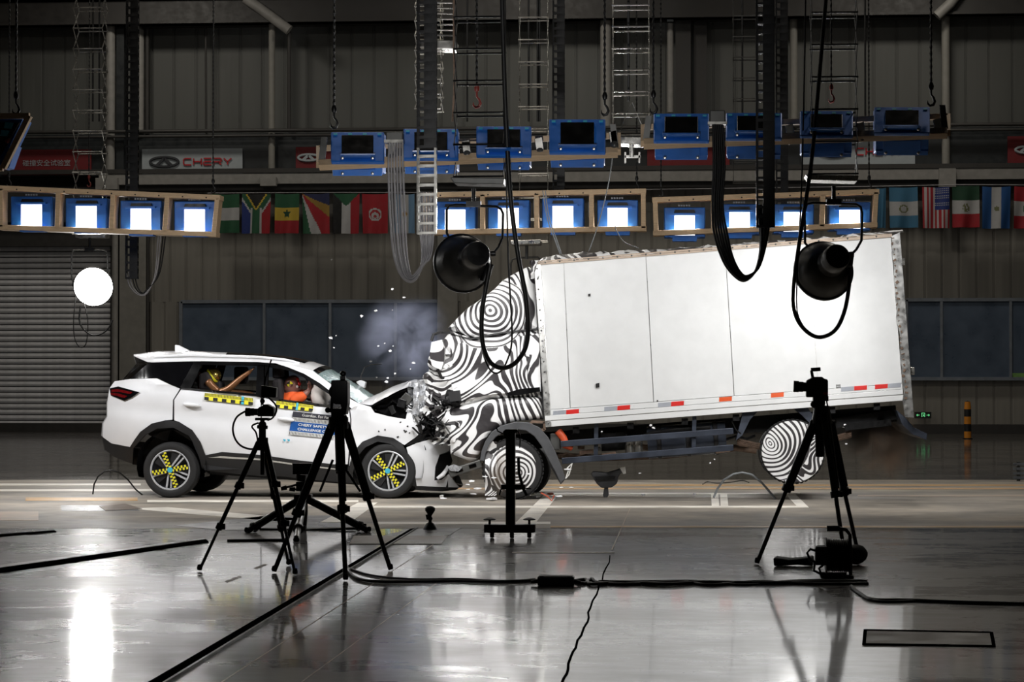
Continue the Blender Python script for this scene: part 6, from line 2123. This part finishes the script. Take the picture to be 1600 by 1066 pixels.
# --- tall sturdy tripod with an upright camera in a cage
yb_ = 16.9
t = thing('tripod', 'tall sturdy black tripod in front of the car bonnet', 'tripod', fl(528, 897), 'camera tripods')
for (sx, sy), f_, cl, yy in (((518, 664), (428.6, 895), (.60,), yb_ + .1), ((537, 660), (610, 892), (.50,), yb_ + .1), ((529, 664), (540, 908), (.28, .55), yb_ - .06)):
    leg_line(t, at(sx, sy, yy), foot(*f_), cl, .03, .018)
    b_ = MB(); p0 = at(sx, sy, yy); p1 = foot(*f_); b_.tube([p0 + V((.03, 0, 0)), p0.lerp(p1, .5) + V((.02, 0, 0))], .014, 8); part(b_, 'leg_tube', 'satin', t, 40)
b_ = MB(); b_.tube([at(530, 640, yb_), at(530, 662, yb_), at(531, 740, yb_)], [.035, .038, .03], 14); part(b_, 'center_column', 'satin', t, 40)
b_ = MB(); b_.tube([at(529, 652, yb_), at(529, 670, yb_)], .075, 14); part(b_, 'shoulder', 'black', t, 40)
for a, c in (((520, 719), (500, 768)), ((537, 729), (563, 768)), ((529, 728), (535, 760))):
    b_ = MB(); b_.tube([at(*a, yb_), at(*c, yb_ + .05)], .010, 8); part(b_, 'brace', 'satin', t, 40)
b_ = MB(); b_.box(at(529, 646, yb_), (.1, .1, .07)); b_.tube([at(511, 641, yb_), at(528, 642, yb_)], .016, 8); b_.sphere(at(512, 641, yb_), .022, 10); b_.tube([at(538, 650, yb_ - .02), at(541, 658, yb_ - .02)], .018, 8); part(b_, 'fluid_head', 'black', t, 40)
ct = thing('camera', 'upright black camera in a cage on the tall tripod', 'camera', at(530, 636, yb_))
b_ = MB(); b_.slab([(517, 596), (519, 594), (541, 594), (543, 597), (543, 630), (540, 648), (534, 648), (532, 632), (524, 632), (517, 628)], yb_ - .08, .14); cb = part(b_, 'camera_body', 'black', ct, bevel=.008)
b_ = MB(); b_.lathe([(.05, -.07), (.05, -.13), (.056, -.13), (.056, -.2), (.001, -.2)], at(531, 612, yb_ + .27), (0, 1, 0), 20); part(b_, 'lens', 'satin', cb, 40)
b_ = MB(); b_.tube([at(536, 594, yb_), at(536, 581, yb_)], .014, 10); b_.sphere(at(536, 584, yb_), .024, 10); b_.box(at(536, 591, yb_), (.04, .04, .03)); part(b_, 'microphone_post', 'black', cb, 40)
b_ = MB(); b_.tube([at(519, 622, yb_), at(518, 640, yb_), at(524, 645, yb_)], .012, 8); part(b_, 'grip_arm', 'black', cb, 40)
for x in (520, 540):
    b_ = MB(); b_.lathe([(.006, 0), (.001, -.004)], at(x, 598, yb_ - .081), (0, 1, 0), 8); part(b_, 'cage_screw', 'steel', cb)

# --- squat tripod with a monitor, standing further back
yc_ = 21.8
t = thing('tripod', 'squat spread tripod behind the tall one, close to the car sill', 'tripod', fl(476, 832), 'camera tripods')
for (sx, sy), f_, cl, yy in (((468, 781), (385, 833), (.86,), yc_), ((482, 781), (577, 832), (.84,), yc_), ((473, 786), (463, 846), (.7,), yc_ - .15)):
    leg_line(t, at(sx, sy, yy), foot(*f_), cl, .038, .03)
b_ = MB(); b_.tube([at(475, 764, yc_), at(474, 800, yc_), at(474, 829, yc_)], [.035, .045, .03], 14); part(b_, 'center_column', 'satin', t, 40)
b_ = MB(); b_.tube([at(406, 827, yc_), at(474, 829, yc_), at(556, 826, yc_)], .012, 8); part(b_, 'spreader', 'black', t, 40)
b_ = MB(); b_.box(at(474, 778, yc_), (.17, .12, .07)); b_.box(at(473, 760, yc_), (.12, .1, .09)); b_.tube([at(470, 752, yc_), at(471, 742, yc_)], .05, 12); part(b_, 'fluid_head', 'black', t, 40, bevel=.006)
for a, c in (((466, 757), (447, 762)), ((468, 765), (460, 765))):
    b_ = MB(); b_.tube([at(*a, yc_), at(*c, yc_ - .02)], .011, 8); b_.tube([at(c[0] + 1, c[1], yc_ - .02), at(c[0] - 8, c[1] + (2 if c[0] < 450 else -1), yc_ - .03)], [.024, .02], 10); part(b_, 'pan_handle', 'black', t, 40)
mt = thing('monitor', 'flat black monitor on the squat tripod', 'monitor', at(472, 741, yc_))
b_ = MB(); b_.slab([(457, 726), (488, 726), (488, 741.5), (457, 741.5)], yc_ - .03, .07); mb_ = part(b_, 'monitor_body', 'black', mt, bevel=.006)
b_ = MB(); b_.slab([(456, 724.5), (489, 724.5), (488, 727), (457, 727)], yc_ - .04, .12); part(b_, 'sun_shade', 'satin', mb_)

# --- right tripod
yd_ = 17.9
t = thing('tripod', 'black tripod at the right in front of the raised rear wheel', 'tripod', fl(1284, 880), 'camera tripods')
for (sx, sy), f_, cl, yy in (((1272, 658), (1183, 882), (.47,), yd_), ((1289, 660), (1322, 888), (.5,), yd_ - .08), ((1295, 658), (1343, 877), (.5,), yd_ + .06)):
    leg_line(t, at(sx, sy, yy), foot(*f_), cl, .03, .017)
    b_ = MB(); p0 = at(sx, sy, yy); p1 = foot(*f_); b_.tube([p0 + V((.032, 0, 0)), p0.lerp(p1, .46) + V((.025, 0, 0))], .015, 8); part(b_, 'leg_tube', 'satin', t, 40)
b_ = MB(); b_.tube([at(1281, 628, yd_), at(1281, 660, yd_), at(1281, 714, yd_)], [.03, .04, .034], 14); part(b_, 'center_column', 'satin', t, 40)
b_ = MB(); b_.tube([at(1284, 634, yd_), at(1284, 662, yd_)], [.06, .085], 14); part(b_, 'shoulder', 'black', t, 40)
b_ = MB(); b_.sphere(at(1281, 630, yd_), .045, 12); b_.box(at(1282, 623, yd_), (.12, .1, .04)); b_.sphere(at(1272, 632, yd_), .03, 10); part(b_, 'ball_head', 'black', t, 40)
ct = thing('camera', 'black camera with a top microphone on the right tripod', 'camera', at(1280, 620, yd_))
cb = camera_body(ct, yd_, 1260, 1294, 592, 621, ((1262, 605), (1240, 604), .045))
b_ = MB(); b_.tube([at(1270, 591, yd_), at(1268, 580, yd_), at(1271, 577, yd_)], .012, 8); b_.tube([at(1267, 578, yd_), at(1282, 577, yd_)], .016, 10); part(b_, 'microphone', 'black', cb, 40)
b_ = MB(); b_.slab([(1286, 613), (1293, 613), (1293, 617), (1286, 617)], yd_ - .07, .02); part(b_, 'red_tally', 'red', cb, label='small red mark on the camera')
cable('camera_cable', 'thin black cable down the back of the right tripod camera', [(1289, 618), (1293, 635), (1292, 655), (1290, 680)], yd_ - .08, .006, 'cable')

# --- slim measuring post on a wheeled base
ye = 20.9
pb = fl(797, 838)
t = thing('post_stand', 'square black post on a short wheeled base in front of the truck wheel', 'stand', fl(797, 840))
b_ = MB(); b_.slab([(790, 684), (804.5, 684), (804.5, 821), (790, 821)], ye - .04, .09); ps = part(b_, 'post', 'satin', t, bevel=.006)
b_ = MB(); b_.slab([(786, 674), (790, 671), (808, 671), (808, 676), (804.5, 677), (804.5, 686), (787, 686)], ye - .05, .11); part(b_, 'post_head', 'black', ps, bevel=.004)
b_ = MB(); b_.tube([at(786, 678, ye), at(778, 674, ye), at(776, 669, ye)], .007, 6); part(b_, 'wire_arm', 'black', ps, 40)
b_ = MB(); b_.tube([at(808, 672, ye), at(813, 681, ye), at(812, 700, ye)], .006, 6); part(b_, 'wire_arm', 'black', ps, 40)
b_ = MB(); b_.bar(at(783, 761, ye - .05), at(821, 761, ye - .05), .04, .045); b_.tube([at(783, 764, ye - .05), at(780, 774, ye - .05)], .008, 6); b_.tube([at(821, 763, ye), at(830, 764, ye)], .006, 6); part(b_, 'cross_arm', 'black', t, bevel=.003)
b_ = MB(); b_.tube([at(810, 715, ye - .07), at(811, 740, ye - .07), at(818, 765, ye - .07), at(823, 774, ye - .07)], .014, 8); part(b_, 'side_cable', 'cable', t, 40)
b_ = MB(); b_.slab([(756, 820), (836, 820), (836, 833), (756, 833)], ye - .06, .12); bs = part(b_, 'base_bar', 'satin', t, bevel=.006)
for x in (765, 827):
    b_ = MB(); p = at(x, 820, ye); b_.tube([p, p + V((0, 0, .05))], .012, 8); b_.lathe([(.01, .04), (.055, .042), (.06, .052), (.02, .066), (.001, .068)], p, (0, 0, 1), 18); part(b_, 'level_knob', 'black', bs, 40)
    b_ = MB(); p = at(x + (2 if x < 800 else -2), 833, ye); b_.tube([p, V((p.x, p.y, .055))], .022, 10); b_.lathe([(.001, -.02), (.03, -.018), (.034, 0), (.03, .018), (.001, .02)], V((p.x + .012, p.y, .034)), (1, 0, 0), 18); b_.box((p.x, p.y, .075), (.06, .05, .03)); part(b_, 'caster', 'black', bs, 40)
b_ = MB(); p = at(800, 833, ye - .04); b_.lathe([(.001, -.02), (.034, -.018), (.036, 0), (.034, .018), (.001, .02)], V((p.x, p.y, .036)), (1, 0, 0), 18); b_.tube([p, V((p.x, p.y, .05))], .015, 8); part(b_, 'caster', 'dim', bs, 40)

# --- small clamp arm on the floor
p = fl(672, 828)
t = thing('floor_clamp', 'small black articulated arm standing on the floor by the cable channel', 'mount', p)
b_ = MB(); b_.lathe([(.001, 0), (.07, 0), (.06, .03), (.04, .06), (.02, .075), (.001, .076)], p, (0, 0, 1), 20); part(b_, 'base', 'black', t, 40)
b_ = MB(); b_.tube([p + V((0, 0, .06)), p + V((0, 0, .15))], .016, 8); b_.tube([p + V((-.02, 0, .10)), p + V((-.03, 0, .15))], .016, 8); b_.sphere(p + V((0, 0, .11)), .025, 10); part(b_, 'arm', 'black', t, 40)
b_ = MB(); b_.lathe([(.018, .14), (.03, .16), (.05, .19), (.05, .215), (.03, .23), (.001, .235)], p, (0, 0, 1), 18); part(b_, 'camera_head', 'black', t, 40)

# --- cable reel, bag, mains brick and the cables between them
yr_ = fl(1312, 905).y
p = fl(1312, 905)
t = thing('cable_reel', 'black cable reel with a handle beside the right tripod', 'reel', p)
cz = at(1310, 868, yr_); rr_ = 28 / F * yr_
for x in (1291, 1328):
    b_ = MB(); c = at(x, 868, yr_ + .12); b_.lathe([(rr_, -.006), (rr_, .006), (.04, .008), (.04, -.008), (rr_, -.006)], c, (1, 0, 0), 36); part(b_, 'reel_flange', 'black', t, 40)
b_ = MB(); c = at(1292, 868, yr_ + .12)
wd_ = (1327 - 1292) / F * yr_
prof = []
for k in range(24): prof.append((rr_ * (.86 if k % 2 else .93), wd_ * k / 23))
b_.lathe([(.04, 0)] + prof + [(.04, wd_)], c, (1, 0, 0), 32); part(b_, 'wound_cable', 'cable', t, 50)
b_ = MB(); b_.tube([at(1292, 826, yr_ + .05), at(1312, 826, yr_ + .05), at(1322, 828, yr_ + .05), at(1328, 836, yr_ + .05), at(1329, 870, yr_ + .05), at(1329, 908, yr_ + .05)], .014, 10); hd_ = part(b_, 'handle_frame', 'satin', t, 40)
b_ = MB(); b_.tube([at(1292, 826, yr_ + .05), at(1312, 826, yr_ + .05)], .022, 10); part(b_, 'grip', 'rubber', hd_, 40)
b_ = MB()
for yy in (.0, .26):
    b_.tube([V((at(1284, 905, yr_).x, yr_ + yy, .016)), V((at(1334, 905, yr_).x, yr_ + yy, .016))], .014, 8)
b_.tube([V((at(1329, 905, yr_).x, yr_, .016)), V((at(1329, 905, yr_).x, yr_ + .26, .016))], .014, 8); part(b_, 'foot_frame', 'satin', t, 40)
b_ = MB(); b_.box(at(1283, 868, yr_ + .05), (.09, .12, .14)); b_.tube([at(1276, 858, yr_ + .05), at(1290, 858, yr_ + .05)], .03, 10); part(b_, 'socket_box', 'black', t, bevel=.01)
for pts in ([(1278, 862), (1266, 858), (1261, 864), (1266, 876), (1280, 880)], [(1282, 870), (1273, 880), (1272, 892), (1284, 898), (1292, 902)], [(1290, 880), (1280, 888), (1284, 902), (1300, 908)]):
    b_ = MB(); b_.tube([at(x, y, yr_ + .02) for x, y in pts], .010, 7); part(b_, 'loose_lead', 'cable', t, 50)
p2 = fl(1335, 883)
b_ = MB(); b_.sphere(V((p2.x, p2.y, .085)), .12, 18, (.9, .8, .68))
for i, v_ in enumerate(b_.v): b_.v[i] = V((v_.x, v_.y, max(.004, v_.z + .015 * noise.noise(v_ * 14))))
solo(b_, 'pouch', 'round black pouch lying behind the cable reel', 'bag', 'rubber', 50)
yg = fl(1235, 886).y
b_ = MB(); P = [(1208, 872), (1220, 873), (1232, 875), (1246, 874), (1268, 871), (1270, 885), (1246, 883), (1232, 884), (1209, 886)]
b_.prism([V((at(x, y, yg).x, yg, max(.004, at(x, y, yg).z))) for x, y in P], [V((at(x, y, yg).x + .03, yg + .22, max(.004, at(x, y, yg).z))) for x, y in P])
solo(b_, 'tripod_bag', 'flat black bag lying between the right tripod legs and the reel', 'bag', 'rubber', bevel=.012)
pf = fl(868, 916)
t = thing('power_brick', 'long black power brick on the floor in the cable run', 'power brick', pf)
b_ = MB(); w_ = (896 - 839) / F * pf.y
b_.box((pf.x, pf.y + .06, .034), (w_, .12, .066)); br = part(b_, 'brick_body', 'satin', t, bevel=.008)
b_ = MB(); b_.box((pf.x, pf.y + .06, .069), (w_ * .92, .1, .004)); part(b_, 'brick_lid', 'blackpl', br)
for sg in (-1, 1):
    b_ = MB(); b_.tube([(pf.x + sg * w_ / 2, pf.y + .06, .03), (pf.x + sg * (w_ / 2 + .05), pf.y + .06, .022)], [.018, .010], 8); part(b_, 'strain_relief', 'cable', br, 40)


def floor_cable(label, pts, r, m='cable', group=None, z=None):
    P = [V(p) for p in pts]; out = []
    for i in range(len(P) - 1):
        p0, p1, p2_, p3 = P[max(i - 1, 0)], P[i], P[i + 1], P[min(i + 2, len(P) - 1)]
        for k in range(8):
            t_ = k / 8
            out.append(.5 * ((2 * p1) + (p2_ - p0) * t_ + (2 * p0 - 5 * p1 + 4 * p2_ - p3) * t_ ** 2 + (3 * p1 - p0 - 3 * p2_ + p3) * t_ ** 3))
    out.append(P[-1])
    b2 = MB(); b2.tube([fl(q.x, q.y, r if z is None else z) for q in out], r, 7)
    return solo(b2, 'floor_cable', label, 'cable', m, 60, group=group)


floor_cable('black cable curving from the tall tripod along the floor to the power brick', [(541, 884), (548, 897), (565, 906), (600, 909), (700, 908.5), (780, 909), (838, 907)], .012)
floor_cable('second thinner cable beside it left of the power brick', [(545, 888), (580, 899), (640, 905), (720, 905), (790, 908), (836, 905)], .008)
floor_cable('black cable from the power brick to the reel', [(897, 908), (915, 906), (925, 913), (970, 910), (1040, 913), (1100, 910), (1200, 911), (1280, 909), (1340, 909)], .014)
floor_cable('second cable twisting along the run to the reel', [(897, 909), (912, 912), (924, 904), (935, 910), (980, 913), (1060, 909), (1110, 914), (1180, 909), (1260, 912), (1357, 912)], .011)
floor_cable('thin cable in the run to the reel', [(935, 908), (1000, 908.5), (1090, 908), (1160, 914), (1230, 908), (1300, 906), (1355, 908)], .008)
floor_cable('black cable running from the reel out of the picture at the right', [(1330, 916), (1345, 928), (1365, 937), (1420, 938), (1500, 941), (1620, 944)], .012)
floor_cable('second cable beside it running out at the right', [(1332, 920), (1352, 933), (1380, 940), (1450, 939), (1540, 942), (1620, 942)], .009)

# ------------------------------------------------------------------ loose hoses and wreckage
def arc_hose(label, pts, Y, r, m):
    P = [at(x, y, Y) for x, y in pts]
    P[0].z = max(r, P[0].z); b2 = MB(); b2.tube(P, r, 8); return solo(b2, 'bent_hose', label, 'hose', m, 60)
yy = fl(220, 774).y
arc_hose('thin black hose standing in an arc behind the car', [(145, 774), (147, 757), (153, 745), (163, 737), (175, 735), (187, 739), (200, 750), (212, 765), (223, 774)], yy, .010, 'cable')
yy = fl(1160, 780).y
arc_hose('grey hose standing in an arc under the truck', [(1115, 780), (1121, 764), (1131, 750), (1146, 741), (1160, 738.5), (1175, 742), (1190, 754), (1202, 768), (1212, 780)], yy, .014, 'hose')
floor_cable('thin pale wire curling on the floor under the truck', [(1098, 757), (1105, 753), (1120, 755), (1140, 754), (1160, 751), (1170, 754)], .008, 'dim')
t = thing('broken_bracket', 'dark plastic bracket flung upright on the floor under the truck', 'wreckage', fl(946, 778))
yk = fl(946, 778).y
b_ = MB(); b_.slab([(923, 741), (926, 737), (948, 739), (962, 735), (975, 730), (977, 735), (970, 740), (966, 746), (964, 756), (956, 762), (940, 763), (932, 756)], yk, .2); bk = part(b_, 'bracket_body', 'mudguard', t, bevel=.015)
b_ = MB(); b_.slab([(944, 762), (950, 762), (951, 774), (948, 779), (944, 779), (942, 774)], yk + .04, .07); part(b_, 'bracket_stem', 'mudguard', t, bevel=.008)
b_ = MB(); b_.slab([(928, 745), (962, 744), (960, 749), (932, 751)], yk - .02, .04); part(b_, 'bracket_rib', 'blackpl', bk)
b_ = MB(); b_.slab([(968, 731), (977, 729.5), (978, 740), (974, 741)], yk - .02, .02); part(b_, 'bracket_tag', 'paper', bk)

rs = random.Random(21)
SH = [(613, 452, 2.6), (631.5, 465, 2), (587, 485.5, 2.4), (564.5, 494, 3), (613, 485, 1), (516.5, 528, 3.4), (525, 525, 1.2), (610, 549, 3), (614, 541, 1.4), (646, 567, 2.6), (641, 577, 1.2), (617, 584, 2), (601, 537, 1.2), (579, 565, 2.2), (522, 544, 1.4), (606, 591, 2), (604, 597, 2.6),
      (738, 752, 4), (731, 758, 3), (745, 764, 4.5), (740, 772, 3), (693, 779, 3), (757, 745, 2.5), (731, 765, 2), (771, 747, 2.5), (826, 741, 3), (886, 734, 3.4), (876, 762, 2), (893, 762, 2), (874, 776, 4), (1017, 665, 2), (1021, 669, 2), (1320, 664, 2), (1318, 668, 2), (1322, 694, 1.6), (1304, 702, 2), (940, 675, 1.4), (1000, 740, 1.2), (1116, 718, 1.4), (1110, 724, 1.4),
      (518, 406, 1.5), (922, 458, 0), (588, 590, 1.6), (591, 541, 1.4)]
n_ = 0
for x, y, s_ in SH:
    if not s_: continue
    Y = 28.3 if y < 620 else rs.uniform(26.6, 27.3)
    c = at(x, y, Y); k = s_ / F * Y
    a = rs.uniform(0, 6)
    q = [V((math.cos(a + j * 1.26 + rs.uniform(-.3, .3)) * 1.1, rs.uniform(-.4, .4), math.sin(a + j * 1.26) * .7)) * k * rs.uniform(.55, 1.3) for j in range(5)]
    if y > 730: q = [V((p.x * 1.6, p.y, p.z * .5)) for p in q]
    b_ = MB(); b_.prism([c + p for p in q], [c + p + V((0, .012, .004)) for p in q])
    hi = 'high above the car bonnet' if y < 620 else 'beside the truck wheel' if x < 900 else 'under the truck chassis'
    solo(b_, 'flying_shard', 'small white shard in the air ' + hi, 'shard', 'shard' if rs.random() < .85 else 'dim', group='shards ' + hi)
for i, (x, y, w_, m, lb) in enumerate(((768, 783, 16, 'shard', 'white plate fragment on the floor left of the truck wheel'), (838, 779, 12, 'shard', 'white plate fragment on the floor right of the post'), (860, 776, 9, 'redoxide', 'orange fragment on the floor behind the mud flap'), (868, 782, 7, 'hose', 'pale fragment on the floor behind the mud flap'), (690, 780, 5, 'paper', 'tiny white fragment under the bumper'), (818, 771, 10, 'zebrawheel', 'wrapped fragment below the truck wheel'), (1005, 777, 5, 'shard', 'tiny white fragment on the floor under the chassis'), (1085, 776, 4, 'shard', 'tiny white fragment left of the floor markings'))):
    p = fl(x, y); k = w_ / F * p.y
    b_ = MB(); q = [V((p.x + k * u, p.y + v, .01 + .02 * rs.random())) for u, v in ((-.5, -.05), (.1, -.12), (.55, .02), (.2, .14), (-.3, .1))]
    b_.prism(q, [V((v_.x, v_.y, v_.z + .02)) for v_ in q]); solo(b_, 'floor_fragment', lb, 'wreckage', m)
for i, pts in enumerate(([(886, 732), (894, 724), (889, 742), (884, 748), (888, 736)], [(845, 770), (856, 776), (862, 783), (866, 774)])):
    b_ = MB(); b_.tube([at(x, y, 27.1) for x, y in pts], .008, 5)
    solo(b_, 'torn_wire', ['white curled wire torn loose behind the mud flap', 'orange curled wire on the floor behind the truck wheel'][i], 'wire', ['paper', 'redoxide'][i], 50)

# ------------------------------------------------------------------ smoke and dust
def puff(label, cx, cy, rx, ry, Y, ryy, col, dens, scale, name):
    c = at(cx, cy, Y); rad = V((rx / F * Y, ryy, ry / F * Y))
    b2 = MB(); b2.sphere(V(c), 1.0, 24, tuple(rad))
    b2.v = [V((v_.x, v_.y, max(.02, v_.z))) for v_ in b2.v]
    c2 = sum(b2.v, V()) / len(b2.v); c2.z = min(p_.z for p_ in b2.v)
    m_ = smoke_mat(name, col, dens, scale, tuple(c - c2), tuple(rad))
    return solo(b2, name, label, name.split('_')[-1], m_, kind='stuff')
puff('thin bluish smoke drifting above the crushed bonnet', 635, 535, 92, 90, 29.0, .9, (206, 214, 244), 9.0, 1.9, 'crash_smoke')
puff('brown dust blown up around the truck front wheel', 768, 738, 62, 58, 27.4, .5, (222, 196, 170), 12.0, 2.5, 'floor_dust')
puff('brown dust hanging below the truck tail', 1380, 690, 75, 80, 28.5, .8, (206, 174, 146), 20.0, 2.2, 'tail_dust')

# ------------------------------------------------------------------ tell look-alikes apart by their order
ORD = ['first', 'second', 'third', 'fourth', 'fifth', 'sixth', 'seventh', 'eighth', 'ninth', 'tenth', 'eleventh', 'twelfth', 'thirteenth', 'fourteenth', 'fifteenth', 'sixteenth', 'seventeenth', 'eighteenth', 'nineteenth', 'twentieth', 'twenty-first', 'twenty-second', 'twenty-third', 'twenty-fourth']
bunch = {}
for o in COL.objects:
    if o.parent is None and o.get('label') and o.get('group'):
        bunch.setdefault(o['label'], []).append(o)
for lb, os_ in bunch.items():
    if len(os_) > 1:
        os_.sort(key=lambda o: o.location.x / o.location.y)
        for i, o in enumerate(os_):
            o['label'] = lb + ', ' + ORD[i] + ' from the left'
